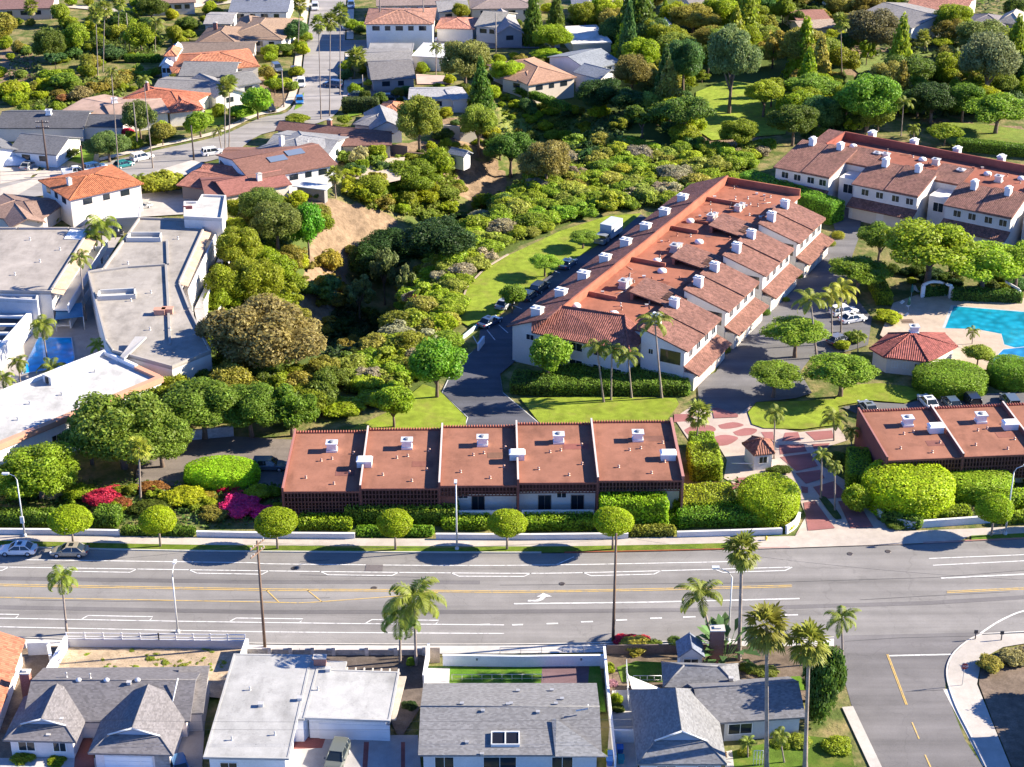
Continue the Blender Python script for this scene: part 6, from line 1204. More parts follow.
# upper middle and upper corner trees
for a in (('cone',533,18,14,30,45,'d','tall dark conifer beside the white van'),('cone',556,14,13,26,40,'d','second tall dark conifer behind the bright round tree'),('broad',585,15,17,13,30,'g','bushy green tree in front of the top row grey roof'),('broad',553,37,19,14,55,'v','bright round tree by the white sports court'),('umbrella',546,54,15,6,62,'v','flat-topped small tree at the cross street'),
    ('cone',636,10,28,36,45,'d','massive dark conifer at the top by the court'),('cone',628,38,15,30,62,'q','tall grey-green conifer behind the multi-gabled house'),('broad',650,36,12,14,52,'g','round tree beside the dirt path'),('broad',632,74,20,20,98,(.15,.135,.05),'olive-brown round tree beside the multi-gabled house'),('cone',664,80,18,28,110,(.05,.10,.028),'dark green pointed conifer above the umbrella pine'),
    ('pine',683,62,20,24,92,'q','grey-green pine in the wooded strip'),('airy',729,58,26,32,114,'s','tall silver-green eucalyptus with bare pale trunk by the golf lawn'),('broad',708,56,16,14,76,'d','dark rounded tree behind the eucalyptus'),('broad',742,38,18,16,60,'g','green tree behind the silver eucalyptus'),('broad',693,16,24,14,36,'o','olive tree on the far scrub ridge'),('broad',750,16,18,14,34,'g','mid green tree on the far ridge top'),('broad',712,38,20,13,54,'o','pale olive tree below the ridge top'),
    ('umbrella',683,112,28,20,142,(.06,.12,.025),'dark umbrella pine with bare forked trunk above the scrub bank'),('loose',642,118,23,16,138,'d','dark feathery palm-like tree beside the umbrella pine'),('broad',602,94,26,17,115,'k','very dark tree in the shade below the multi-gabled house'),('broad',630,100,20,13,120,'k','very dark tree beside the feathery tree'),('umbrella',763,93,18,16,122,'g','umbrella pine beside the golf lawn'),('broad',738,131,21,14,150,'g','round tree at the foot of the golf lawn'),
    ('umbrella',511,148,24,19,185,(.06,.115,.022),'dark leaning pine at the bare canyon head'),('broad',546,160,25,22,188,(.21,.18,.045),'olive-brown tree beside the dark leaning pine'),('broad',508,70,18,12,86,(.18,.27,.02),'bright lime tree before the tan bungalow'),('bush',524,77,12,8,88,(.27,.25,.05),'yellow blooming tree before the tan bungalow'),
    ('broad',466,60,26,24,92,(.15,.165,.055),'large olive tree behind the white flat house'),('cone',481,86,16,24,116,(.05,.11,.02),'dark green dense tree beside the pale grey roof'),('airy',420,121,23,26,154,(.17,.19,.04),'yellow-olive tree with bare trunk below the pale grey roof'),('airy',479,124,20,20,156,(.17,.21,.04),'light loose tree by the dry yard terrace'),('broad',500,143,15,11,160,'d','dark round tree just before the leaning pine'),('broad',425,102,10,7,112,'o','low olive tree beside the small orange roof'),
    ('broad',436,163,18,17,184,'v','bright green tree at the canyon lip'),('broad',412,176,28,13,192,(.13,.2,.025),'wide bushy tree below the pale yard'),('broad',372,187,18,10,198,'g','round tree beside the white walled house foot'),('bush',377,150,12,8,160,'v','small garden tree on the pale yard'),('airy',359,155,10,9,165,(.3,.3,.22),'pale blossoming bare tree by the white house'),
    ('broad',461,10,9,8,24,'g','small round tree behind the pink tiled garage'),('broad',298,30,12,11,46,'q','dark street tree by the tan roofed house'),('broad',258,103,15,15,120,(.13,.235,.025),'bright tall hedge-like tree at the street curve'),('bush',275,84,11,9,95,'v','bush along the far street verge above the lime tree'),('bush',268,73,9,8,84,'o','olive bush along the far street verge'),('bush',283,48,11,6,56,'d','dark bush at the tan house drive'),('bush',298,119,14,6,124,'g','island bush at the street bend'),('bush',345,120,8,6,126,(.18,.22,.03),'lime shrub beside the long low red-brown roof'),('bush',369,83,6,5,88,(.3,.3,.05),'yellow shrub by the brown driveway'),
    ('broad',152,6,16,13,24,'d','dark round tree by the far road'),('broad',61,14,11,10,26,'g','green tree beside the far road bank'),('broad',8,28,13,14,44,'o','olive tree at the far corner bank'),('broad',51,46,17,17,64,'d','dark dense tree in the far garden'),('broad',78,40,14,15,58,'g','mid green tree in the far garden near tall palm trunks'),('loose',56,58,12,9,70,'q','dark spiky tree over the dry bank'),('broad',142,38,16,14,54,'v','green tree beside the yellow fronded palm'),('broad',175,34,9,9,46,'g','small round tree by the orange tiled house'),('broad',188,24,12,8,36,'d','dark bushy tree by the pyramid roof'),
    ('bush',10,90,16,12,100,'y','yellow-green bush tree above the charcoal roof'),('bush',66,80,15,9,90,(.13,.21,.03),'green garden bush tree by the tan gravel roof'),('bush',63,98,8,5,103,(.3,.14,.05),'orange-brown garden bush by the tan roof'),('broad',110,144,22,15,163,(.09,.135,.05),'grey-green domed tree over the parked cars'),('broad',141,119,16,17,140,(.085,.11,.04),'dark olive tree beside the bougainvillea roof'),('bush',163,132,14,12,146,'o','olive shrubby tree at the street bend'),('bush',128,132,8,5,138,(.45,.04,.12),'pink flowering bush beside the domed tree'),('broad',201,124,16,12,138,(.16,.25,.025),'bright rounded tree by the terracotta hip'),('bush',241,112,14,9,122,(.17,.27,.02),'bright lime bush at the street curve verge'),('broad',229,82,10,8,94,'d','dark tree at the grey gable house front'),
    ('bush',163,184,26,17,None,(.19,.22,.035),'yellow-green bush bank beside the pale carport roof'),('bush',215,207,10,5,None,'g','small bush beside the brown patio'),('bush',54,219,8,5,None,'y','yellow-green bush by the brown low house'),('bush',8,222,12,7,None,'y','yellow-green hedge bush at the left brown house'),('bush',62,152,18,8,None,'d','dark green hedge bush by the white gable wall'),('bush',309,195,9,6,None,(.2,.2,.04),'rusty yellow shrub by the patio cover'),('bush',319,196,8,6,None,'q','round dark shrub by the patio cover'),
    ('broad',782,10,11,13,26,'g','bright round tree by the red-brown far roofs'),('broad',797,18,8,8,30,'d','small dark tree by the red-brown far roofs'),('airy',800,48,23,22,74,(.19,.175,.05),'olive-brown eucalyptus with pale forked trunk'),('airy',772,47,15,17,68,(.22,.2,.055),'yellow-brown eucalyptus behind the other'),('broad',872,30,28,22,58,(.14,.125,.05),'big dark brown-olive tree below the long grey roof'),('umbrella',810,86,26,15,108,(.09,.15,.025),'umbrella pine behind the brown condominium end'),('umbrella',771,88,14,13,112,'g','small pine beside the pale trunk eucalyptus'),
    ('pine',866,95,32,26,132,(.105,.195,.025),'large bright green pine behind the condominium parapet'),('broad',906,68,26,17,92,(.075,.125,.03),'rounded deep green tree on the far slope'),('broad',982,40,27,20,62,(.12,.14,.055),'grey-olive tree near the slate and cream roofs'),('airy',985,62,32,30,104,(.13,.15,.09),'large silver-grey tree above the bright umbrella pine'),('broad',930,98,26,18,122,'k','very dark tree in the shaded far hollow'),('pine',962,98,20,18,122,(.085,.15,.025),'green pine at the edge of the shaded hollow'),('umbrella',995,110,30,19,134,(.115,.19,.022),'bright umbrella pine by the far lawn edge'),  # hollow's very dark tree: slope shade put into the leaf colour
    ('broad',952,29,20,10,44,'o','olive tree behind the red vented roof'),('broad',1013,38,12,12,54,'d','dark tree beside the cream pyramid roof'),('broad',1014,9,14,12,26,'d','dark green tree at the top corner'),('bush',911,43,12,7,52,'d','dark bush below the terracotta long roof'),('bush',942,42,12,6,50,'y','lime bush below the slate roof'),('bush',944,132,20,10,146,'g','bush on the far lawn by the path'),('pine',792,118,24,17,146,'d','dark pine at the condominium corner'),('bush',822,112,13,7,122,'v','bright bush between pine and condominium'),('broad',1020,76,12,16,96,'k','very dark tree at the far shaded edge'),('bush',857,120,14,9,130,'d','dark bush behind the condominium parapet'),('airy',866,50,8,10,66,'v','small light tree in front of the brown-olive tree')):  # very dark edge tree also carries the slope's shade in its colour
    T(*a)

def free(b, pad=0):
    return not any(inpoly(b.x, b.y, f) for f in FOOT)
STREETS = [[G(*p) for p in smooth(up(S2L, 4), 4)+smooth(up(S2R, -3), 4)[::-1]], [G(*p) for p in [(340,37),(570,37),(570,51),(340,54)]], [G(*p) for p in [(0,205),(62,212),(140,220),(190,214),(205,198),(185,188),(70,200),(0,176)]]]
KEEP = STREETS+[[G(*p) for p in q] for q in ([(690,156),(690,86),(726,78),(772,84),(798,112),(795,150)],[(918,150),(930,116),(985,118),(1040,126),(1040,166),(950,166)],[(842,90),(846,58),(885,46),(930,40),(940,58),(895,84),(862,100)],[(480,100),(520,108),(520,128),(495,128)])]
def fill(name, poly, cnt, r0, r1, kinds, cols, label, group, cat, z=.55, sep=.8):
    k = 0; pl = []; xs = [p[0] for p in poly]; ys = [p[1] for p in poly]
    for _ in range(cnt*80):
        if k >= cnt: break
        x = R.uniform(min(xs), max(xs)); y = R.uniform(min(ys), max(ys))
        if not inpoly(x, y, poly): continue
        b = at(x, y); r = R.uniform(r0, r1)
        if not free(b) or any(inpoly(b.x, b.y, q) for q in KEEP) or any((b.x-p[0])**2+(b.y-p[1])**2 < (sep*.5*(p[2]+r))**2 for p in pl): continue
        kd = R.choice(kinds); c = jit(R.choice([GC[q] for q in cols]),.15); pl.append((b.x, b.y, r)); t = thing(name, label, cat, b, group); kk = 'big' if r > 4.2 and kd in ('broad','pine','airy') else kd; zz = r*z*(1.5 if kd == 'cone' else 1)
        if cat == 'tree': linkobj('trunk', R.choice(TRK), t, BARK, (0,0,0), (r*.7, r*.7, r*1.3), R.uniform(0,6))
        linkobj('crown', R.choice(PRO[kk]), t, c, (0,0,zz), (r, r*R.uniform(.85,1.1), r*R.uniform(.75,1.05)*(1.5 if kd == 'cone' else 1)), R.uniform(0,6)); k += 1
fill('woodland_tree', [(600,0),(860,0),(1030,40),(1030,125),(850,135),(800,140),(760,150),(640,130),(590,60)], 125, 1.8, 5.6, ('broad','pine','airy','broad','cone','umbrella'), 'gvoqvlytg', 'bushy tree in the dense woodland beyond the scrub bank and golf lawn', 'trees of the far woodland', 'tree', .75, .72)
fill('garden_shrub', [(0,0),(300,0),(310,60),(290,110),(150,150),(60,165),(0,150)], 120, 1.0, 2.4, ('broad','bush','bush'), 'gyvvovlg', 'leafy shrub in the gardens between the far houses', 'garden shrubs among the far houses', 'shrub', .5, 1.0)
fill('yard_shrub', [(345,20),(600,0),(600,130),(560,145),(440,165),(345,190),(342,110)], 105, .9, 2.4, ('broad','bush','bush'), 'gydoqv', 'leafy shrub in the yards around the houses by the cross street', 'yard shrubs around the far cross street', 'shrub', .5, 1.0)
fill('canyon_tree', [(205,225),(250,196),(300,198),(324,208),(324,240),(298,262),(286,300),(300,340),(318,372),(318,395),(215,395),(205,300)], 38, 1.8, 3.4, ('broad','bush','airy'), 'gyvgo', 'green tree in the thick canyon edge growth beside the grey block', 'trees in the canyon edge growth', 'tree', .7, .8)
fill('canyon_tree', [(150,372),(320,372),(345,400),(300,432),(190,432)], 20, 2.6, 3.8, ('pine','broad'), 'gogd', 'pine-green tree in the mass above the parking lot', 'trees above the parking lot', 'tree', .75, .8)
# trees around the pool and the drive
UG = (.135,.205,.02)
for a in (('umbrella',878,238,21,18,268,(.085,.14,.022),'dark umbrella pine beside the condominium garage'),('umbrella',926,246,48,31,288,UG,'broad bright umbrella pine above the pool arbour'),('umbrella',980,262,40,25,296,UG,'spreading umbrella pine above the long dark pool hedge'),('umbrella',1015,262,24,24,294,UG,'umbrella pine at the far pool end'),('umbrella',857,270,31,17,305,(.11,.165,.022),'round dense umbrella pine beside the pool parking'),('umbrella',795,332,32,17,358,(.125,.175,.025),'low umbrella tree with forked trunk in the asphalt drive'),('umbrella',773,375,27,15,400,(.10,.155,.022),'umbrella tree over the lawn corner by the drive'),('umbrella',840,371,35,17,400,(.12,.18,.022),'wide umbrella tree with thick trunk on the lawn'),
    ('broad',548,354,23,22,384,(.15,.235,.03),'bright leafy tree against the white end wall'),('umbrella',583,237,14,8,254,(.11,.17,.03),'small lawn tree beside the box truck'),('umbrella',545,262,15,10,278,(.13,.2,.03),'small lawn tree by the parked blue car'),('broad',512,294,14,12,314,(.12,.2,.025),'small lawn tree near the dark parked cars'),
    ('broad',977,352,15,10,368,(.18,.22,.04),'small yellow tree between pool house and spa'),('bush',888,317,17,9,None,'y','clipped yellow bush at the pool gate'),('bush',856,338,12,8,None,(.13,.2,.03),'bush beside the shaded white cars'),('bush',842,346,10,7,None,'y','small yellow bush by the parking palms')):
    T(*a)
T('drum',950,381,37,15,None,(.105,.17,.02),'wide clipped mound below the pool house roof','big clipped mounds'); T('drum',1012,376,26,17,None,(.09,.155,.02),'clipped mound beside the spa pool','big clipped mounds')
for cx,cy,rx,ry,tx in ((838,236,7,5,'golden shrub ball at the end garage'),(830,244,6,4,'smaller golden shrub ball on the drive edge'),(798,276,5,4,'small shrub ball by the second garage'),(732,338,5,4,'shrub ball beside the first garage wall'),(740,333,4,3,'tiny shrub ball by the first garage wall'),(725,350,6,5,'dark shrub ball below the first garage'),(694,379,6,5,'shrub ball at the corner of the first garage'),(754,322,5,4,'shrub ball at the second garage'),(766,313,5,4,'shrub ball past the second garage'),(801,258,7,7,'leafy shrub between the third and fourth garages'),(764,309,4,3,'yellow shrub ball on the drive edge'),(786,300,4,3,'shrub ball at the third garage corner'),(790,262,5,5,'shrub by the white side wall of the third unit'),(715,330,5,4,'shrub at the side wall of the second unit')):
    T('dome',cx,cy,rx,ry,None,(.2,.22,.03) if 'gold' in tx or 'yellow' in tx else (.11,.18,.03),tx,'shrub balls by the garages',None,None)
scatter([(884,282),(925,284),(1015,294),(1040,286),(1020,276),(930,270),(890,262)], 22, 1.0, 2.0, 'dqgk', 'dark shrub in the shade under the umbrella pines by the pool', 'shrubs under the umbrella pines', ('bush',))
scatter([(500,96),(545,100),(575,116),(592,130),(585,142),(540,142),(500,128)], 26, .7, 1.7, 'ygvdo', 'garden shrub on the dry grass terrace below the tan bungalow', 'shrubs on the dry terrace', ('bush','loose'))
scatter([(300,255),(318,235),(345,262),(345,300),(325,335),(305,300)], 14, .8, 1.8, 'tto', 'dry yellowing scrub on the eroded tan bank', 'dry scrub on the eroded bank', ('loose',))
scatter([(60,492),(180,486),(280,492),(285,512),(180,516),(60,512)], 16, .7, 1.4, 'vyg', 'leafy garden shrub in the flower bed behind the boulevard hedge', 'shrubs of the flower bed', ('bush','loose'))
# near yards
for cx,cy,rx,ry,c,tx in ((22,758,13,9,'g','dark green clipped bush at the mauve house front'),(57,761,11,8,'v','bright leafy bush at the mauve house front'),(636,646,20,12,(.20,.21,.045),'rounded olive bush with red blossom behind the lawn'),(654,646,10,9,(.10,.14,.03),'dark bush beside the red blossoming bush'),(615,700,8,9,'y','yellow-green shrub along the white side wall'),(610,669,6,8,'v','shrub at the corner of the turf yard wall'),(617,708,8,8,'d','dark rounded shrub beside the shade sail'),(612,684,7,6,(.35,.2,.22),'pale pink flower shrub beside the shade sail'),(610,755,8,7,'y','yellow shrub by the blue bins'),(504,763,8,5,'v','shrub at the grey house front below the skylight'),(720,755,8,7,(.3,.2,.1),'rusty shrub at the hipped house front'),(745,752,8,8,'g','green shrub on the small front lawn'),(411,663,5,7,(.16,.25,.03),'bright shrub at the foot of the twin palms'),(409,706,9,6,'k','dark low shrub in the narrow side yard'),(765,672,16,8,(.14,.16,.04),'scrubby shrub at the base of the tall street palms'),(748,668,10,8,(.11,.15,.03),'dark scrub at the foot of the tallest fan palm'),(838,745,16,12,'v','leafy shrub on the lawn beneath the conifer'),(800,742,14,10,(.16,.19,.03),'yellow-green shrub on the lawn between the fan palms'),(780,744,12,8,'g','low shrub on the lawn beside the trellis'),(990,664,16,12,(.23,.21,.06),'dry golden hedge bush on the street corner slope'),(1013,658,16,11,(.26,.22,.09),'dry tan hedge bush along the street corner')):
    T('bush',cx,cy,rx,ry,None,c,tx)
T('bush',626,640,16,7,None,(.42,.03,.05),'red bougainvillea blossom behind the pole by the lawn',None,'flowering_shrub','shrub'); T('bush',643,640,9,6,None,(.38,.05,.06),'small red bougainvillea cluster by the topiary',None,'flowering_shrub','shrub')
T('dome',673.5,641,7,5,654,(.07,.12,.025),'small flat-topped topiary tree beside the playhouse',None,'topiary_tree','tree')
T('broad',826,690,25,47,None,(.05,.095,.02),'dense dark conifer beside the side street')
T('broad',1085,668,30,20,705,(.08,.13,.03),'leafy tree outside the corner shading the pavement'); T('broad',1120,690,34,24,735,(.08,.13,.03),'large tree behind the shaded corner pavement')
for k in range(16):
    x, y = R.uniform(70,232), R.uniform(649,668) if k < 12 else R.uniform(665,673); b = at(x, y); t = thing('weed_tuft', 'green weed tuft on the bare fenced yard', 'weed', b, 'weeds in the bare yard'); r = R.uniform(.5,.9); linkobj('crown', R.choice(PRO['loose']), t, jit((.17,.22,.04)), (0,0,.15), (r*1.5,r*1.3,r*.45), R.uniform(0,6))
# bird of paradise clump
def paddle_plant(cx, by, r, label):
    b = at(cx, by); q = random.Random(3); out = []
    for i in range(48):
        az = q.uniform(0, 6.28); el = q.uniform(.5, 1.35); L = r*q.uniform(.7, 1.2); d = np.array([math.cos(az)*math.cos(el), math.sin(az)*math.cos(el), math.sin(el)]); s = np.array([-math.sin(az), math.cos(az), 0])
        a = d*L*.55; m = d*L*.8+np.array([0,0,-.05*L]); e = d*L*1.05+np.array([0,0,-.22*L]); w = L*.075
        out += [s*-.03, s*.03, a+s*.03, a-s*.03, a, m+s*w, e, m-s*w]
    t = thing('bird_of_paradise', label, 'plant', b); linkobj('foliage', quads_mesh('paddle_leaves', np.array(out), ('frond',)), t, (.10,.19,.06)); return t
paddle_plant(725, 662, 5.6, 'tall paddle-leaved clump behind the brick chimney')
# palms
p = palm
p('queen',400,617,27,400,664,'shorter of the twin queen palms leaning over the side yard wall',None,.36,var=2); p('queen',414,600,33,416,667,'taller of the twin queen palms by the white yard wall',None,.38,var=1)
p('queen',61,578,20,67,634,'slim palm with a dry tan skirt at the corner of the white rail fence',None,.30); p('queen',701,594,26,712,640,'windswept queen palm beside the paddle-leaved clump',None,.34)
p('fan',743,553,20,739,662,'tallest fan palm in front of the boulevard by the brick chimney',None,.5,dead=False); p('fan',769,634,27,766.5,772,'shaggy fan palm beside the grey shingle wing',None,.5); p('fan',811,648,25,805,770,'shaggy fan palm in front of the dark conifer',None,.5); p('queen',842,618,20,843,664,'short palm at the side street corner above the conifer',None,.3)
p('queen',780,735,13,785,765,'young feathery palm on the front lawn',None,.2); p('queen',748,742,10,748,760,'low young palm under the trellis',None,.2)
p('queen',597,347,15,604,403,'queen palm nearest the driveway in the lawn group',None,.34); p('queen',612,350,13,611,401,'queen palm behind the nearest one of the lawn group',None,.3); p('queen',628,355,15,632,399,'queen palm in the middle of the lawn group',None,.3); p('queen',655,322,19,662,399,'tallest queen palm of the lawn group',None,.34)
p('fan',699,412,15,696,449,'fan palm at the end parapet of the red row',None,.3,dead=False); p('queen',775,413,14,774,459,'queen palm beside the gatehouse',None,.26)
p('queen',834,417,16,834,441,'queen palm at the lawn tip beside parked cars',None,.26); p('queen',851,431,11,852,452,'queen palm against the angled red wall',None,.26); p('queen',822,455,11,821,499,'queen palm at the head of the entry median',None,.28); p('queen',835,466,10,835,511,'queen palm at the lower end of the entry median',None,.28)
p('queen',811,300,19,817,359,'big queen palm beside the low umbrella tree',None,.36); p('queen',832,296,16,832,345,'yellow-green palm by the shaded parking',None,.3,(.17,.2,.03)); p('queen',842,290,18,841,333,'yellow palm behind the shaded white cars',None,.3,(.21,.22,.03)); p('queen',858,336,10,858,352,'small palm at the pool house corner',None,.2); p('queen',973,331,9,972,346,'small palm between pool and spa',None,.2)
p('queen',101,226,20,102,266,'tall courtyard palm between the two grey blocks',None,.3); p('queen',93,236,14,96,268,'second courtyard palm beside the tall one',None,.3,(.17,.21,.03)); p('queen',79,259,14,86,322,'courtyard palm above the blue canopy',None,.28); p('queen',42,325,17,48,364,'palm leaning over the blue courtyard pool',None,.28); p('queen',18,362,13,21,388,'palm beside the carport wall',None,.26); p('queen',52,368,17,52,380,'low palm in front of the blue pool',None,.22); p('queen',3,378,14,4,398,'palm at the white building rear edge',None,.24); p('queen',118,348,8,118,358,'small palm at the stair cover',None,.2); p('loose' if 0 else 'queen',98,345,12,98,360,'leafy palm clump by the white building corner',None,.2,(.13,.2,.03))
p('fan',138.5,448,14,140.5,500,'short palm with yellow fronds before the big pine',None,.34,(.19,.23,.04),dead=False)
for a in (('fan',94,14,10,98,78,'tall far palm with a long bare trunk'),('fan',103,9,10,103,72,'tall far palm beside the one with the longest trunk'),('fan',30,6,9,30,26,'far palm at the corner bank'),('fan',118,2,9,118,40,'far palm by the road at the top'),('queen',109,75,9,119,176,'very tall thin palm behind the orange tiled house'),('queen',142,82,9,153,169,'very tall thin palm at the street edge by the white van'),('fan',224,88,10,225,153,'shaggy palm of the street pair by the small white car'),('fan',229,84,9,229,150,'second shaggy palm of the street pair'),('fan',85,60,8,85,76,'short far palm with brown skirt'),('queen',155,24,12,155,52,'yellow fronded palm in the far garden'),('queen',125,36,9,125,52,'gold fronded palm in the far garden'),('fan',173,80,8,173,88,'squat palm by the grey roof'),
    ('fan',317,26,10,321,120,'tall street palm first of the three in a row'),('fan',329,23,10,329.5,117,'tall street palm second of the three in a row'),('fan',339,15,11,340,96,'tall street palm third of the three in a row'),('fan',299,5,9,298,50,'palm at the far end of the street verge'),('fan',356,57,13,354,78,'bushy palm before the dark grey gable house'),('fan',334,174,10,336,198,'palm in front of the white walled patio'),('queen',436,48,9,436,76,'feathery palm before the white flat house'),('queen',138,178,9,137,193,'small palm beside the orange tiled house'),('fan',842,22,10,842,80,'tall palm above the umbrella pine ridge'),('queen',904,103,12,901,136,'palm behind the condominium parapet'),('queen',914,128,9,914,138,'small palm on the path behind the parapet'),('fan',924,37,9,925,52,'palm among far bushes below the terracotta roof'),('queen',218,130,9,222,152,'yellow-green palm at the small white car',),('queen',250,160,9,250,178,'palm clump on the red-brown roof edge'),('queen',268,163,10,268,180,'second palm clump on the red-brown roof edge'),('fan',752,4,8,754,24,'far palm on the ridge at the top')):
    p(a[0],a[1],a[2],a[3],a[4],a[5],a[6],None,.26,dead=a[0]=='fan')
# undergrowth between the bushes
def undergrowth(poly, n, size, h, color, name='undergrowth'):
    xs = [q[0] for q in poly]; ys = [q[1] for q in poly]; C = []
    while len(C) < n:
        x = R.uniform(min(xs), max(xs)); y = R.uniform(min(ys), max(ys))
        if inpoly(x, y, poly): b = at(x, y); C.append((b.x, b.y, b.z+R.uniform(.05, h)))
    C = np.array(C); o = bpy.data.objects.new(name, quads_mesh(name, leaf_quads(C, np.tile(np.array([0.,0.,1.]), (len(C),1)), np.full(len(C), size), .7))); COL.objects.link(o); o['kind'] = 'stuff'; o.color = (*color, 1)
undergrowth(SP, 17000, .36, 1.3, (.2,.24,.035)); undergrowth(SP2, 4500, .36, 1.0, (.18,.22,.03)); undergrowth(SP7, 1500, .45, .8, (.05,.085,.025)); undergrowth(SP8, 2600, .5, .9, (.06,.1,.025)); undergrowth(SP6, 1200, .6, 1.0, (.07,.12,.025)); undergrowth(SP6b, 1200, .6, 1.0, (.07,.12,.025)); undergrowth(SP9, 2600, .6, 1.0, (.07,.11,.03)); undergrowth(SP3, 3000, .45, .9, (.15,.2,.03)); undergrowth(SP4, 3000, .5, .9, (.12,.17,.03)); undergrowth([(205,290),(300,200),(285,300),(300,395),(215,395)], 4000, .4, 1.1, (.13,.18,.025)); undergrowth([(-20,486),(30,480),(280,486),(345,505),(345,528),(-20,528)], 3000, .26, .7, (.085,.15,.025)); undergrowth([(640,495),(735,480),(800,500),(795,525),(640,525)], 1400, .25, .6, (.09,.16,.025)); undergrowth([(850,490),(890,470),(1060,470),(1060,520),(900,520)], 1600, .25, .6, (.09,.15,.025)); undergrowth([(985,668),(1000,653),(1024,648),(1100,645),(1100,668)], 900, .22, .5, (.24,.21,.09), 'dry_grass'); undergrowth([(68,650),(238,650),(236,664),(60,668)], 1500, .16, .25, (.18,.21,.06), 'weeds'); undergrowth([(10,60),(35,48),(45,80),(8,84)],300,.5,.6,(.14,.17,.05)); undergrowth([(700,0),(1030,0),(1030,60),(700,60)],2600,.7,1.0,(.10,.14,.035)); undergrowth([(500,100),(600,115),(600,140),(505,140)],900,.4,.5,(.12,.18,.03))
# ================================================================ POLES, LAMPS, WALLS, CARS
def base_h(bx, by, ty):
    b = at(bx, by); s = ppm(b.x, b.y); dep = math.atan2(H-b.z, math.hypot(b.x, b.y)); return b, (by-ty)/(s*math.cos(dep))
def utility_pole(label, bx, by, ty, arms=1, col=(.16,.105,.075), r=.16, rz=0.0, group='utility poles'):
    b, h = base_h(bx, by, ty); t = thing('utility_pole', label, 'utility pole', b, group)
    m = MB(); m.tube([(b.x,b.y,-.1),(b.x,b.y,h)], [r*1.15, r*.75], 8); m.build('pole', 'wood', col, t)
    for k in range(arms):
        z = h-.4-k*1.0; c, s = math.cos(rz), math.sin(rz); m = MB(); m.box((b.x, b.y-.16, z), (2.6,.12,.14), rz); a = m.build('cross_arm', 'wood', tuple(v*1.2 for v in col), t)
        m = MB()
        for x in (-1.15,-.7,.7,1.15): m.lathe([(.05,0),(.07,.06),(.04,.12),(.06,.18),(.02,.24)], (b.x+x*c, b.y-.16+x*s, z+.07), 8)
        m.build('insulator', 'plastic', (.55,.5,.45), a)
    return t, b, h
utility_pole('dark brown utility pole with cross arms leaning beside the boulevard lanes', 265, 648, 545, 2, rz=rad(62)); up2 = utility_pole('straight dark utility pole without arms behind the long lane arrow', 613, 641, 538, 0)
utility_pole('brown utility pole behind the orange two-storey house', 48, 171, 121, 2, (.1,.07,.06), .2); utility_pole('short brown utility pole by the row of parked cars', 84, 176, 146, 0, (.14,.08,.06), .2); utility_pole('thin dark pole by the pale carport at the street bend', 194, 161, 126, 0, (.1,.08,.07), .16); utility_pole('grey utility pole by the domed tree', 138, 150, 103, 0, (.2,.17,.15), .15)
utility_pole('grey pole at the street curve verge', 205, 132, 108, 0, (.35,.3,.26), .12); utility_pole('pole among the garden bushes along the far street', 284, 108, 72, 0, (.3,.24,.2), .14); utility_pole('thin pole in front of the white two-storey house', 381, 40, 0, 0, (.16,.13,.12), .18); utility_pole('tall pole by the parked pickup on the cross street', 424, 40, -2, 1, (.2,.17,.15), .16); utility_pole('thin pole above the tan bungalow roof', 496, 55, 14, 0, (.3,.26,.22), .14); utility_pole('pole between the dark conifers', 537, 32, -4, 0, (.4,.36,.3), .14); utility_pole('thin pole at the brown driveway', 363, 92, 75, 0, (.35,.3,.26), .12); utility_pole('pole by the garden near the pyramid roof', 130, 52, 14, 0, (.3,.25,.2), .13)
def lamp(label, bx, by, ty, arm=(0,1), L=1.6, col=(.52,.52,.51), r=.10):
    b, h = base_h(bx, by, ty); t = thing('street_lamp', label, 'street lamp', b, 'street lamps'); v = Vector((arm[0], arm[1], 0)).normalized()
    m = MB(); m.lathe([(.26,0),(.26,.35),(.15,.5),(.12,.52)], (b.x,b.y,0), 10); m.build('base', 'concrete', (.5,.49,.47), t)
    m = MB(); m.tube([(b.x,b.y,.3),(b.x,b.y,h*.9)], [r*1.2, r*.7], 8); m.build('pole', 'metal', col, t)
    p0 = Vector((b.x,b.y,h*.9)); m = MB(); m.tube([p0, p0+Vector((0,0,h*.06))+v*L*.25, p0+Vector((0,0,h*.1))+v*L], [r*.7, r*.55, r*.5], 8); m.build('arm', 'metal', col, t)
    q = p0+Vector((0,0,h*.1))+v*(L+.3); m = MB(); m.box((q.x,q.y,q.z), (.35+abs(v.x)*.5,.35+abs(v.y)*.5,.16), 0); m.box((q.x,q.y,q.z-.12), (.28+abs(v.x)*.3,.28+abs(v.y)*.3,.1), 0); hd = m.build('lamp_head', 'metal', (.7,.7,.69), t)
    return t
lamp('silver street lamp beside the white parked car', 25, 537, 474, (-1,0), 1.0, (.56,.57,.58)); lamp('white street lamp between two round trees below the third red roof', 457, 550, 479, (0,-1), .8, (.6,.6,.6)); lamp('slim curved street lamp on the pavement behind the white rail fence', 178, 633, 572, (0,1), 1.6, (.56,.55,.53)); lamp('slim curved street lamp behind the paddle-leaved clump', 728, 642, 572, (-1,.3), 1.6, (.55,.55,.53)); lamp('street lamp beside the last round tree and red roof', 1005, 535, 466, (1,0), 1.2, (.56,.56,.55))
m = MB(); b = at(25, 537); m.box((b.x, b.y-.2, 2.6), (.45,.25,.9)); o = m.build('utility_box', 'metal', (.68,.68,.67)); tag(o, 'small white service box strapped to the silver street lamp', 'box')
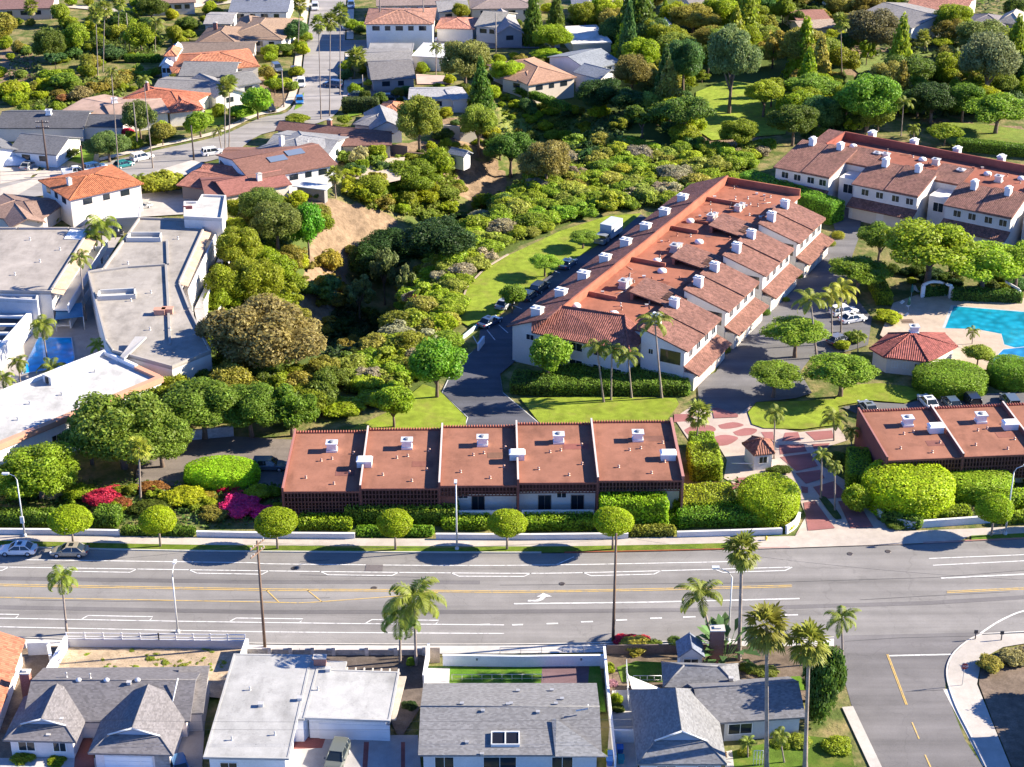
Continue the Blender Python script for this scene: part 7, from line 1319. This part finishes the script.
# white boulevard wall with gaps
def wall_run(label, px, h, col, mat='stucco', w=.28, cap=True, cat='wall', name='garden_wall', capcol=None, z0=-.3):
    q = [G(*p) for p in px]; c = sum(q, Vector((0,0)))/len(q); t = thing(name, label, cat, (c.x, c.y, 0)); m = MB(); k = MB()
    for a, b in zip(q, q[1:]):
        d = (b-a).normalized(); n = Vector((-d.y, d.x))*w/2; m.prism([a-n, b-n, b+n, a+n], z0, h); k.prism([a-n*1.3-d*.02, b-n*1.3+d*.02, b+n*1.3+d*.02, a+n*1.3-d*.02], h+.002, h+.07)
    m.build('wall_body', mat, col, t)
    if cap: k.build('coping', 'concrete', capcol or tuple(min(.82, v*1.08) for v in col), t)
    return t
WW = (.78,.76,.74)
for px, tx in (([(-20,534.5),(60,535),(120,536)],'white low wall along the boulevard under the first round trees'),([(197,537),(278,538.5),(355,539)],'white low wall along the boulevard by the first red roof'),([(436,539.5),(530,540),(628,539)],'white low wall along the boulevard under the middle red roofs'),([(677,537.5),(730,536),(782,534)],'white low wall along the boulevard up to the paved entry')):
    wall_run(tx, px, .8, (.62,.6,.58))
wall_run('curving white wall sweeping round the big yellow hedge into the entry', smooth([(872,500),(874,510),(882,518),(895,524),(912,528),(928,527),(970,524),(1060,517)], 4), .95, (.64,.62,.6))
wall_run('white curved wall stub with yellow flowers at the mouth of the entry', smooth([(786,534),(795,528),(799,520)], 3), 1.1, WW)
m = MB(); b = at(874, 499); m.prism([b.to_2d()+Vector(o) for o in ((-.35,-.35),(.35,-.35),(.35,.35),(-.35,.35))], -.1, 2.0); m.box((b.x,b.y,2.06), (.85,.85,.12)); tag(m.build('gate_pier', 'stucco', WW), 'white square pier at the start of the curved entry wall', 'pier')
# fenced bare yard
def rail_fence(label, px, hw, hp, n, wallc=(.52,.52,.54), up=True, name='rail_fence'):  # default wall grey-blue puts the wall's shade into its colour
    q = [G(*p) for p in px]; c = sum(q, Vector((0,0)))/len(q); t = thing(name, label, 'fence', (c.x, c.y, 0)); m = MB(); rl = MB()
    L = sum((b-a).length for a, b in zip(q, q[1:])); 
    for a, b in zip(q, q[1:]):
        d = (b-a).normalized(); nn = Vector((-d.y, d.x))*.1; m.prism([a-nn, b-nn, b+nn, a+nn], -1.4, hw)
        for z in (hw+.28, hp-.05): rl.prism([a-nn*.35, b-nn*.35, b+nn*.35, a+nn*.35], z-.05, z+.05)
        k = max(1, round((b-a).length/1.95))
        for i in range(k+1):
            p_ = a+(b-a)*i/k; pm = MB(); pm.box((p_.x, p_.y, hp/2), (.11,.11,hp+.1)); pm.build('post', 'paint', (.78,.77,.76), t)
    m.build('wall_body', 'stucco', wallc, t); rl.build('rail', 'paint', (.78,.77,.76), t); return t
rail_fence('white post and rail fence over a wall greyed for shade along the bare yard', [(68,648.5),(160,649.5),(246,650.5)], 1.35, 2.15, 13)
wall_run('white side wall sloping down beside the bare yard and chimney', [(68,649),(45,690)], 1.75, (.8,.79,.77), w=.3); wall_run('short white wall at the other end of the bare yard', [(248,652),(241,672)], 1.7, (.8,.79,.77), w=.3)
wall_run('white wall with railing in front of the corner terracotta house', [(29,657),(51,656)], 1.9, (.72,.72,.73)); wall_run('grey low wall beside the terracotta house porch', [(-20,649),(27,650)], .9, (.55,.52,.5)); wall_run('narrow white wall stub beside the porch wall', [(50,657),(52,668)], 1.6, (.78,.77,.75))
t = wall_run('grey block wall with posts along the pavement behind the white flat roof', [(248,656),(300,657),(370,657),(424,657)], 1.0, (.40,.37,.34), 'block_wall', .22, True, capcol=(.46,.42,.39))
for px in (270,291,313,334,367,396,424): q = G(px, 657); m = MB(); m.box((q.x,q.y,.65), (.42,.42,1.5)); m.build('wall_post', 'block_wall', (.58,.53,.48), t)
wall_run('white side wall of the turf yard nearest the twin palms', [(429,658),(424,690)], 1.9, (.80,.79,.78), w=.2); wall_run('white back wall of the turf yard with small wall lamps', [(443,668),(520,669),(604,668)], 1.7, (.74,.75,.77), w=.22)
wall_run('long white side wall between the turf yard and the hipped house', [(604,661),(608,705),(615,772)], 1.9, (.80,.79,.78), w=.2); wall_run('white gate wall by the blue bins', [(614,745),(634,745)], 1.9, (.74,.73,.72), w=.18); wall_run('brown fence along the dark yard behind the hipped house', [(606,656),(700,655),(740,655)], 1.4, (.15,.115,.1), 'wood', .14)
m = MB(); a, b = G(430,663), G(440,663); m.prism([a, b, b+Vector((0,.1)), a+Vector((0,.1))], 0, 2.0); o = m.build('garden_gate', 'wood', (.36,.29,.23)); tag(o, 'tan wooden gate in the turf yard corner by the palms', 'gate')
for px in (477,512,530,581): q = G(px, 668); m = MB(); m.box((q.x,q.y-.2,1.3), (.2,.12,.25)); tag(m.build('wall_lamp', 'metal', (.2,.2,.22)), 'small dark lamp on the white turf yard wall', 'wall lamp', 'lamps on the turf yard wall')
def railing(label, A, B, h, n, col=(.66,.66,.64), glass=False):
    a, b = G(*A), G(*B); c = (a+b)/2; t = thing('railing', label, 'railing', (c.x,c.y,0)); m = MB()
    for i in range(n+1): q = a+(b-a)*i/n; m.tube([(q.x,q.y,0),(q.x,q.y,h)], .03, 6)
    m.build('post', 'metal', col, t); m = MB(); m.tube([(a.x,a.y,h),(b.x,b.y,h)], .035, 6); m.tube([(a.x,a.y,h*.5),(b.x,b.y,h*.5)], .02, 6); m.build('rail', 'metal', col, t); return t
railing('thin metal guard rail on the pavement above the turf yard', (500,654.5), (604,652), .9, 5, (.35,.35,.36)); railing('pale pool fence across the green turf', (452,683), (542,682.5), 1.1, 9, (.6,.6,.55)); railing('white trellis rail beside the shade sail', (628,712), (626,676), 2.2, 4, (.78,.78,.76)); railing('grey yard rail behind the shade sail', (633,684), (661,684), 1.1, 4, (.55,.55,.55)); railing('white trellis posts on the front lawn', (753,768), (762,768), 2.2, 3, (.75,.74,.72))
t = thing('shade_sail', 'white triangular shade sail stretched beside the hipped roof', 'shade sail', (*G(640,690),0)); m = MB(); q = [(*G(628,675,3.4),3.4),(*G(632,689,2.9),2.9),(*G(662,689,2.6),2.6),(*G(646,684,2.7),2.7)]; m.slab(q, .04); m.build('sail_cloth', 'fabric', (.78,.76,.73), t); m = MB(); a = G(628,687); m.tube([(a.x,a.y,0),(*G(628,675,3.4),3.5)], .06, 6); m.build('post', 'metal', (.75,.75,.74), t)
# pool bits
t = thing('pool_arbour', 'white arched pool arbour over a dark hedge nook', 'arbour', (*G(935,297),0)); a, b = G(922,299), G(950,300); pts = []
for i in range(9): f_ = i/8; q = a+(b-a)*f_+Vector((0, 1.6*math.sin(math.pi*f_))); pts.append((q.x,q.y,2.5))
m = MB(); m.tube(pts, .28, 6); m.build('beam', 'stucco', WW, t)
for q in (a, b): m = MB(); m.box((q.x,q.y,1.2), (.6,.6,2.4)); m.build('pier', 'stucco', WW, t)
t = thing('pool_arbour', 'white pillar frame at the far end of the pool hedge', 'arbour', (*G(1010,298),0)); a, b = G(1004,296), G(1018,304); m = MB(); m.prism([a, b, b+Vector((0,.4)), a+Vector((0,.4))], 2.3, 2.65); m.build('beam', 'stucco', WW, t); m = MB(); m.box((b.x,b.y+.2,1.15), (.5,.5,2.3)); m.build('pier', 'stucco', WW, t)
def parasol(label, cx, by):
    b = at(cx, by); t = thing('parasol', label, 'parasol', b, 'closed parasols'); m = MB(); m.tube([(b.x,b.y,0),(b.x,b.y,2.6)], .04, 6); m.build('pole', 'metal', (.7,.7,.7), t); m = MB(); m.lathe([(.05,0),(.28,.1),(.22,.7),(.12,1.3),(.02,1.5)], (b.x,b.y,1.2), 10); m.build('canopy_cloth', 'fabric', (.04,.13,.10), t)
parasol('closed dark green parasol at the pool corner nearest the gate', 908, 312); parasol('closed dark green parasol behind the other one by the hedge', 911, 299)
def lounger(label, cx, cy, rz):
    b = at(cx, cy); t = thing('sun_lounger', label, 'sun lounger', b, 'sun loungers', 0); c, s = math.cos(rz), math.sin(rz); P_ = lambda x, y, z: (b.x+x*c-y*s, b.y+x*s+y*c, z)
    m = MB(); m.slab([P_(-.9,-.33,.34), P_(.4,-.33,.34), P_(.4,.33,.34), P_(-.9,.33,.34)], .07); m.build('seat', 'fabric', (.78,.77,.75), t); m = MB(); m.slab([P_(.4,-.33,.34), P_(1.0,-.33,.8), P_(1.0,.33,.8), P_(.4,.33,.34)], .07); m.build('backrest', 'fabric', (.8,.79,.77), t)
    for x, y in ((-.8,-.28),(-.8,.28),(.5,-.28),(.5,.28)): m = MB(); q = P_(x,y,0); m.tube([q,(q[0],q[1],.3)], .03, 6); m.build('leg', 'metal', (.7,.7,.7), t)
for i, (cx, cy, rz, tx) in enumerate(((898,306,.4,'white sun lounger in the corner of the pool deck by the olive hedge'),(904,309,.3,'white sun lounger beside the dark parasol'),(917,292,2.0,'white sun lounger by the arbour pier'),(948,299,2.0,'white sun lounger at the pool end of the arbour'),(902,318,.2,'white sun lounger nearest the pool house'))): lounger(tx, cx, cy, rz)
m = MB(); a = at(908, 325); 
for k in range(3): m.box((a.x+.0, a.y+k*.55, .45), (1.8,.3,.07))
m.box((a.x,a.y+.5,.2), (.15,1.2,.4)); tag(m.build('picnic_bench', 'wood', (.28,.2,.15)), 'brown slatted picnic bench by the pool house', 'bench')
# ------------------------------------------------------------- vehicles (built along +x, then copied)
def car_proto(kind):
    root = bpy.data.objects.new('car_prototype', None); COL.objects.link(root)
    L, W, Hh, belt = {'sedan':(4.6,1.8,1.45,.92),'suv':(4.7,1.88,1.72,1.08),'hatch':(4.1,1.75,1.5,.95),'van':(5.6,2.0,2.35,1.3),'pickup':(5.5,1.95,1.8,1.1)}[kind]
    w = W/2; hl = L/2
    st = {'sedan':[(-hl,.82,.45,.86),(-hl+.25,.95,.28,.93),(-1.2,1,.24,belt),(.9,1,.24,belt),(hl-.5,.96,.26,.78),(hl-.12,.88,.32,.68),(hl,.74,.42,.58)]}.get(kind, [(-hl,.86,.48,belt-.05),(-hl+.2,.97,.32,belt),(-1.2,1,.28,belt),(.8,1,.28,belt),(hl-.6,.97,.3,belt-.12),(hl-.12,.9,.36,belt-.25),(hl,.78,.46,belt-.38)])
    vs = []; 
    for x, ww, z0, z1 in st:
        y = w*ww; vs += [(x,-y*.9,z0),(x,-y,z0+.16),(x,-y,z1-.14),(x,-y*.9,z1),(x,y*.9,z1),(x,y,z1-.14),(x,y,z0+.16),(x,y*.9,z0)]
    fs = [(i*8+k, i*8+(k+1) % 8, (i+1)*8+(k+1) % 8, (i+1)*8+k) for i in range(len(st)-1) for k in range(8)]+[tuple(range(8)), tuple(range((len(st)-1)*8+7, (len(st)-1)*8-1, -1))]
    m = MB(); m.faces(vs, fs)
    if kind == 'pickup':
        for y in (-1,1): m.box((-1.7, y*(w-.06), belt+.12), (1.9,.1,.34))
        m.box((-hl+.08,0,belt+.12), (.1,W-.1,.34))
    m.build('body', 'car_paint', (1,1,1), root, (0,0,0))
    b0, b1, t0, t1 = {'sedan':(-1.75,1.05,-1.05,.25),'suv':(-2.2,1.15,-1.95,.35),'hatch':(-1.9,1.05,-1.35,.3),'van':(-2.7,1.9,-2.6,.95),'pickup':(-.75,1.25,-.6,.45)}[kind]
    wb, wt = w*.93, w*.72; B = [(b0,-wb,belt-.02),(b1,-wb,belt-.02),(b1,wb,belt-.02),(b0,wb,belt-.02)]; Tt = [(t0,-wt,Hh-.04),(t1,-wt,Hh-.04),(t1,wt,Hh-.04),(t0,wt,Hh-.04)]
    g = MB(); g.faces(B+Tt, [(0,1,5,4),(1,2,6,5),(2,3,7,6),(3,0,4,7),(4,5,6,7)]); g.build('windows' if 0 else 'glass_house', 'glass', (.02,.028,.035), root, (0,0,0))
    r = MB(); e = .05; r.slab([(t0-e,-wt-e,Hh),(t1+e,-wt-e,Hh),(t1+e,wt+e,Hh),(t0-e,wt+e,Hh)], .07)
    for i in range(4): r.tube([B[i], Tt[i]], .05, 6)
    for y in (-1,1):
        x = (b0+b1)/2-.1; r.tube([(x,y*(wb+.01),belt),(x,y*(wt+.02),Hh-.04)], .045, 6)
        if kind in ('suv','van','hatch'): x = b0+.75; r.tube([(x,y*(wb+.01),belt),(x,y*(wt+.02),Hh-.04)], .07, 6)
    if kind == 'van':
        for y in (-1,1): r.slab([(b0+.1,y*(wb+.02),belt),(0.0,y*(wb+.02),belt),(0.0,y*(wt+.03),Hh-.04),(t0,y*(wt+.03),Hh-.04)], .01)
    r.build('roof', 'car_paint', (1,1,1), root, (0,0,0))
    wr = .33 if kind in ('sedan','hatch') else .38
    for x in (-L*.29, L*.31):
        for y in (-1,1):
            t = MB(); t.tube([(x,y*(w-.2),wr),(x,y*(w+.01),wr)], wr, 16); wo = t.build('wheel', 'plastic', (.02,.02,.021), root, (0,0,0)); t = MB(); t.tube([(x,y*(w+.005),wr),(x,y*(w+.03),wr)], wr*.62, 12); t.build('rim', 'metal', (.5,.5,.52), wo, (0,0,0))
    for y in (-1,1):
        t = MB(); t.box((hl-.1,y*w*.66,.66 if kind == 'sedan' else belt-.34), (.16,.32,.14)); t.build('headlight', 'glass', (.7,.7,.7), root, (0,0,0)); t = MB(); t.box((-hl+.05,y*w*.7,.8 if kind == 'sedan' else belt-.22), (.14,.3,.16)); t.build('tail_light', 'plastic', (.35,.02,.015), root, (0,0,0))
        t = MB(); t.box((b1-.25,y*(w+.09),belt+.06), (.16,.18,.13)); t.build('wing_mirror', 'car_paint', (.1,.1,.1), root, (0,0,0))
    if kind == 'sedan': t = MB(); t.slab([(t0+.5,-.4,Hh+.012),(t1-.25,-.4,Hh+.012),(t1-.25,.4,Hh+.012),(t0+.5,.4,Hh+.012)], .008); t.build('sunroof', 'glass', (.02,.025,.03), root, (0,0,0))
    return root
CP = {k: car_proto(k) for k in ('sedan','suv','hatch','van','pickup')}
CW, CK, CG, CB = (.78,.78,.77), (.018,.019,.022), (.16,.165,.17), (.03,.10,.32)
def car(kind, cx, cy, head, col, label, group=None, name='parked_car', cat='car'):
    """head: pixel direction of travel as (dx,dy)"""
    b = at(cx, cy, .7); a2 = G(cx+head[0], cy+head[1], .7); a1 = G(cx, cy, .7); rz = math.atan2(a2.y-a1.y, a2.x-a1.x)
    r = dup(CP[kind], (b.x,b.y,.03), rz, label, group, col, ('body','roof')); r.name = name; r['category'] = cat; return r
car('sedan',18,548.5,(-1,0),CW,'white sedan with a glass roof parked at the boulevard kerb'); car('sedan',69.5,550,(-1,0),(.32,.28,.22),'gold-beige sedan parked behind the white one')
for a in (('sedan',928,401,(-9,-10),CW,'white car nosed into the lawn edge by the angled red roof'),('sedan',868,407,(-6,-7),(.2,.22,.24),'grey-blue car by the lawn tip palm'),('hatch',951,402,(-7,-8),(.07,.1,.13),'dark blue-grey car between white and black cars'),('suv',971,399,(-7,-9),CK,'black car beside the white carport box'),('suv',1010,401,(-6,-8),(.1,.13,.16),'dark car under the parking shade at the far row end'),
    ('sedan',490,321,(6,-3),(.04,.07,.14),'dark blue car in the parking bay at the white pier'),('hatch',529,295,(10,-8),(.03,.045,.06),'dark car in the shade below the lawn'),('suv',540,287,(9,-7),(.025,.03,.04),'black car in the shade beside the lawn tree'),('sedan',568,263,(10,-8),(.035,.07,.13),'blue car below the lawn by the tile slope'),('sedan',505,303,(8,-6),(.3,.32,.34),'grey car under the small lawn tree'),('suv',269,465,(10,0),(.1,.13,.16),'dark grey car in the lot beside the first red roof'),
    ('suv',844,311,(6,-1),CW,'white car in the shade beside the olive hedge'),('sedan',853,318,(6,-1),(.72,.72,.73),'white car nearest the pool gate bush'),('hatch',839,339,(6,-2),(.15,.16,.2),'dark car by the small parking palm'),('hatch',118,231,(0,10),CK,'black car inside the low parking shelter'),
    ('suv',142,157,(9,-2),CW,'white car parked below the street edge palm'),('hatch',124,164,(9,-2),(.02,.20,.21),'teal car behind the white one at the domed tree'),('suv',95,167,(9,-2),(.03,.10,.26),'blue car beside the white boat trailer spot'),('pickup',76,172,(9,-1),CW,'white pickup in front of the blue car'),('suv',213,152,(8,-1),CW,'small white car beside the shaggy street palms'),('sedan',28,165,(6,-4),(.3,.31,.32),'grey car on the drive of the white gable house'),('sedan',34,156,(6,-3),(.72,.71,.7),'pale covered car on the drive by the gable wall'),
    ('suv',301,83,(0,8),CW,'white car driving on the far street'),('hatch',299.5,100,(0,8),(.03,.16,.42),'bright blue car on the far street'),('suv',333,84,(-8,-1),(.06,.09,.16),'dark blue car turning at the third street palm'),('sedan',294,70,(0,8),(.12,.09,.09),'dark maroon car at the far verge'),('suv',277,68,(4,4),(.1,.12,.16),'navy car on a far drive'),('hatch',270,108,(4,3),CK,'black car at the street curve hedge'),('sedan',358,95,(6,0),(.05,.08,.08),'dark green car beside the square hedge'),('sedan',389,97,(6,0),CK,'black car in front of the long grey roof'),('pickup',400,40,(-9,0),CW,'white pickup before the white two-storey house'),('sedan',428,39,(-8,0),(.7,.69,.67),'pale car before the pink tiled garage'),('suv',351,5,(0,8),(.1,.16,.28),'blue car at the far end of the street'),('suv',315,7,(0,8),(.6,.58,.56),'silver car at the far end of the street'),('suv',346,26,(0,8),(.55,.56,.56),'silver car by the third row palm'),
    ('van',514,38,(9,2),(.68,.69,.70),'white camper van beside the tall dark conifers'),('suv',487,37,(8,0),(.2,.2,.21),'grey car beside the white camper van'),('sedan',900,25,(8,4),CW,'white car behind the brown-olive tree'),('sedan',893,24,(8,4),(.05,.1,.22),'blue car behind the brown-olive tree'),('hatch',830,4,(8,2),CW,'white car at the far top road'),('suv',337,757,(-4,10),(.13,.14,.12),'grey-green estate car on the driveway of the white flat house'),('hatch',180,768,(3,8),(.04,.12,.26),'blue car at the bottom driveway by the stone facing'),
    ('sedan',140,182+24,(8,-2),(.3,.3,.31),'silver car on the access road below the bush bank'),('sedan',133,187,(8,-1),CW,'white car beside the small palm at the orange house')):
    car(*a)
for k in CP.values():
    for c in list(k.children):
        for g in list(c.children): bpy.data.objects.remove(g)
        bpy.data.objects.remove(c)
    bpy.data.objects.remove(k)
# box truck by the lawn
b = at(608, 240); rz = math.atan2(*(reversed(list((G(640,218)-G(600,246))[:])))); t = thing('box_truck', 'box truck with a white cargo body toned grey-blue for shade parked beside the tile slope', 'truck', (b.x,b.y,0)); c_, s_ = math.cos(rz), math.sin(rz); rp = lambda x, y=0: (b.x+x*c_-y*s_, b.y+x*s_+y*c_)
m = MB(); m.box((*rp(1.2),2.0), (4.4,2.3,2.4), rz); m.build('cargo_box', 'paint', (.45,.48,.52), t); m = MB(); m.box((*rp(-2.2),1.2), (1.6,2.0,1.4), rz); m.box((*rp(-3.2),.85), (.9,1.9,.7), rz); m.build('cab', 'car_paint', (.25,.27,.3), t); m = MB(); m.box((*rp(-2.3),1.6), (1.45,2.04,.5), rz); m.build('cab_glass', 'glass', GL, t); m = MB(); m.box((*rp(0),.6), (6.2,.9,.25), rz); m.build('chassis', 'metal', (.05,.05,.05), t)  # white cargo box coloured grey-blue to stand for its shaded side
for x in (-2.6, 2.0):
    for y in (-1,1): m = MB(); p0, p1 = rp(x,y*.75), rp(x,y*1.05); m.tube([(*p0,.42),(*p1,.42)], .42, 12); m.build('wheel', 'plastic', (.02,.02,.02), t)
def tarp(label, cx, cy, L, W, hh, col, name='covered_boat', cat='boat'):
    b = at(cx, cy); t = thing(name, label, cat, b); n = 9; vs = []; fs = []
    for i in range(n):
        x = -L/2+L*i/(n-1); k = math.sin(math.pi*(.12+.8*i/(n-1)))
        for j in range(7): a = math.pi*j/6; vs.append((b.x+x, b.y+W/2*k*math.cos(a), .5+hh*k*math.sin(a)**.7))
    for i in range(n-1):
        for j in range(6): fs.append((i*7+j, i*7+j+1, (i+1)*7+j+1, (i+1)*7+j))
    m = MB(); m.faces(vs, fs, 0, True); m.build('cover', 'fabric', col, t); m = MB(); m.box((b.x,b.y,.35), (L*.8,W*.5,.3)); m.build('trailer', 'metal', (.2,.2,.2), t)
tarp('boat under a pale blue-white cover beside the white gable house', 14, 166, 7.0, 2.6, 1.7, (.62,.66,.72)); tarp('small white covered boat on the drive near the pole', 36, 153, 5.0, 2.0, 1.2, (.75,.73,.72))
# bins
def bin_(label, cx, cy, col):
    b = at(cx, cy, .5); t = thing('wheelie_bin', label, 'bin', b, 'bins beside the gate wall'); m = MB(); x, y = b.x, b.y; m.faces([(x-.24,y-.28,.08),(x+.24,y-.28,.08),(x+.24,y+.28,.08),(x-.24,y+.28,.08),(x-.31,y-.36,1.0),(x+.31,y-.36,1.0),(x+.31,y+.36,1.0),(x-.31,y+.36,1.0)], [(3,2,1,0),(0,1,5,4),(1,2,6,5),(2,3,7,6),(3,0,4,7),(4,5,6,7)]); m.build('body', 'plastic', col, t)
    m = MB(); m.slab([(x-.35,y-.42,1.06),(x+.35,y-.42,1.06),(x+.35,y+.38,1.12),(x-.35,y+.38,1.12)], .07); m.build('lid', 'plastic', tuple(v*1.1 for v in col), t)
    m = MB(); m.tube([(x-.3,y+.42,1.08),(x+.3,y+.42,1.08)], .025, 6); m.build('handle', 'plastic', (.03,.03,.03), t)
    for s in (-1,1): m = MB(); m.tube([(x+s*.2,y+.3,.1),(x+s*.28,y+.3,.1)], .1, 10); m.build('wheel', 'plastic', (.02,.02,.02), t)
bin_('blue wheeled bin nearest the white gate wall', 620, 751, (.03,.13,.42)); bin_('blue wheeled bin next to the white side wall', 611, 757, (.04,.14,.42)); bin_('blue wheeled bin in front of the other two', 609.5, 763, (.04,.15,.45)); bin_('teal wheeled bin in front of the blue one by the gate', 621, 761, (.03,.22,.25))
# stop sign, posts, hydrant
b = at(962, 686); t = thing('stop_sign', 'red octagonal stop sign on the curved corner pavement', 'stop sign', b); m = MB(); m.tube([(b.x,b.y,0),(b.x,b.y,2.9)], .04, 8); m.build('post', 'metal', (.5,.5,.48), t)
m = MB(); oc = [(b.x+.4*math.cos(rad(22.5+45*k)), b.y-.05, 2.6+.4*math.sin(rad(22.5+45*k))) for k in range(8)]; ob = [(x, y+.02, z) for x, y, z in oc]; m.faces(oc+ob, [tuple(range(8)), tuple(range(15,7,-1))]+[(k,k+8,(k+1) % 8+8,(k+1) % 8) for k in range(8)]); so = m.build('sign_face', 'paint', (.30,.035,.03), t)
cu = bpy.data.curves.new('lettering', 'FONT'); cu.body = 'STOP'; cu.size = .34; cu.align_x = 'CENTER'; cu.align_y = 'CENTER'; cu.extrude = .002; cu.materials.append(MAT['paint']); tt = bpy.data.objects.new('lettering_curve', cu); COL.objects.link(tt); dg_ = bpy.context.evaluated_depsgraph_get(); lm = bpy.data.meshes.new_from_object(tt.evaluated_get(dg_)); bpy.data.objects.remove(tt); to = bpy.data.objects.new('lettering', lm); COL.objects.link(to); to.parent = so; to.location = (b.x-b.x, -.058, 2.6); to.rotation_euler = (math.pi/2,0,0); to.color = (.8,.8,.8,1)
def post(label, cx, by, h, col, r=.07, name='bollard', grp='short posts at the corner'):
    b = at(cx, by); t = thing(name, label, 'post', b, grp); m = MB(); m.tube([(b.x,b.y,0),(b.x,b.y,h)], r, 8); m.build('post', 'metal', col, t); m = MB(); m.box((b.x,b.y,h+.12), (.42,.1,.42)); m.build('sign_plate', 'metal', col, t)
post('short dark sign post at the corner kerb ramp beside the white line', 975, 640, 1.0, (.05,.05,.06)); post('short dark sign post nearer the dry hedge on the corner', 1001, 641, 1.0, (.05,.05,.06)); 
b = at(766, 541); t = thing('fire_hydrant', 'yellow fire hydrant on the pavement by the entry mouth', 'hydrant', b); m = MB(); m.lathe([(.16,0),(.16,.08),(.11,.1),(.11,.5),(.15,.52),(.13,.62),(.05,.7),(.02,.74)], b, 12); m.build('body', 'paint', (.7,.5,.05), t); m = MB(); m.tube([(b.x-.2,b.y,.42),(b.x+.2,b.y,.42)], .06, 8); m.build('outlet', 'paint', (.7,.5,.05), t)
t = thing('barrier_arm', 'white raised-edge barrier arm across the outbound lane at the gatehouse', 'barrier', (*G(752,470),0)); a = G(756,470); m = MB(); m.box((a.x,a.y,.55), (.4,.4,1.1)); m.build('housing', 'metal', (.75,.74,.72), t); m = MB(); e = G(731,470); m.tube([(a.x,a.y,1.0),(e.x,e.y,1.05)], .07, 6); m.build('arm', 'paint', (.8,.79,.77), t)
b = at(885, 470); 
# overhead wires
def wire(label, A, B, sag=.6):
    m = MB(); pts = [Vector(A)+(Vector(B)-Vector(A))*i/16+Vector((0,0,-sag*4*(i/16)*(1-i/16))) for i in range(17)]; m.tube(pts, .012, 5); o = m.build('power_line', 'metal', (.06,.06,.06)); tag(o, label, 'wire', 'overhead wires')
pb, ph_ = base_h(265,648,545); pb2, ph2 = base_h(613,641,538)
for k, (dx, z) in enumerate(((0,-.3),(.6,-.5))): wire(('thin upper' if k else 'thin lower')+' power line sagging between the two boulevard utility poles', (pb.x+dx*.3,pb.y+dx,ph_+z), (pb2.x,pb2.y+dx*.1,ph2-.2+z), .9)
wire('thin power line running off from the straight pole past the tall fan palm', (pb2.x,pb2.y,ph2-.3), (62,158,13), 1.0); wire('thin power line running off from the armed pole over the bare yard', (pb.x,pb.y,ph_-.3), (-72,161,13), 1.0)
yw = 143.5
wire('long thin wire crossing in front of the near houses', (-60,yw,5.5), (12,yw,5.2), .5); wire('second thin wire just above the first before the near houses', (-60,yw+.5,6.1), (12,yw+.5,5.8), .5)
# ================================================================ LIGHT, SKY, CAMERA
SUN_EL, SUN_AZ = rad(27.5), rad(9.0)          # azimuth from +X toward +Y
w = bpy.data.worlds.new('World'); sc.world = w; w.use_nodes = True; nt = w.node_tree; nt.nodes.clear()
sk = nt.nodes.new('ShaderNodeTexSky'); sk.sky_type = 'NISHITA'; sk.sun_disc = False; sk.sun_elevation = SUN_EL; sk.sun_rotation = math.pi/2-SUN_AZ; sk.air_density = .4; sk.dust_density = 0.0; sk.ozone_density = 10.0
bg = nt.nodes.new('ShaderNodeBackground'); bg.inputs[1].default_value = .15; wo = nt.nodes.new('ShaderNodeOutputWorld'); nt.links.new(sk.outputs[0], bg.inputs[0]); nt.links.new(bg.outputs[0], wo.inputs[0])
ld = bpy.data.lights.new('sun', 'SUN'); ld.energy = 5.0; ld.angle = rad(.5); ld.color = (1.0,.90,.73); lo = bpy.data.objects.new('sun', ld); COL.objects.link(lo)
sd = Vector((math.cos(SUN_EL)*math.cos(SUN_AZ), math.cos(SUN_EL)*math.sin(SUN_AZ), math.sin(SUN_EL))); lo.rotation_euler = sd.to_track_quat('Z', 'Y').to_euler(); lo.location = (0,0,150)
cd = bpy.data.cameras.new('camera'); cam = bpy.data.objects.new('camera', cd); COL.objects.link(cam); cam.location = (0,0,H); cam.rotation_euler = (math.pi/2-TH,0,0); cd.sensor_width = 36; cd.lens = F/1024*36; cd.clip_start = 1; cd.clip_end = 9000; sc.camera = cam
vs_ = sc.view_settings; vs_.view_transform = 'Standard'; vs_.look = 'None'; vs_.exposure = 1.55; vs_.gamma = 1.0; vs_.use_curve_mapping = False
sc.render.engine = 'CYCLES'; sc.cycles.max_bounces = 6; sc.cycles.diffuse_bounces = 3; sc.cycles.use_denoising = True
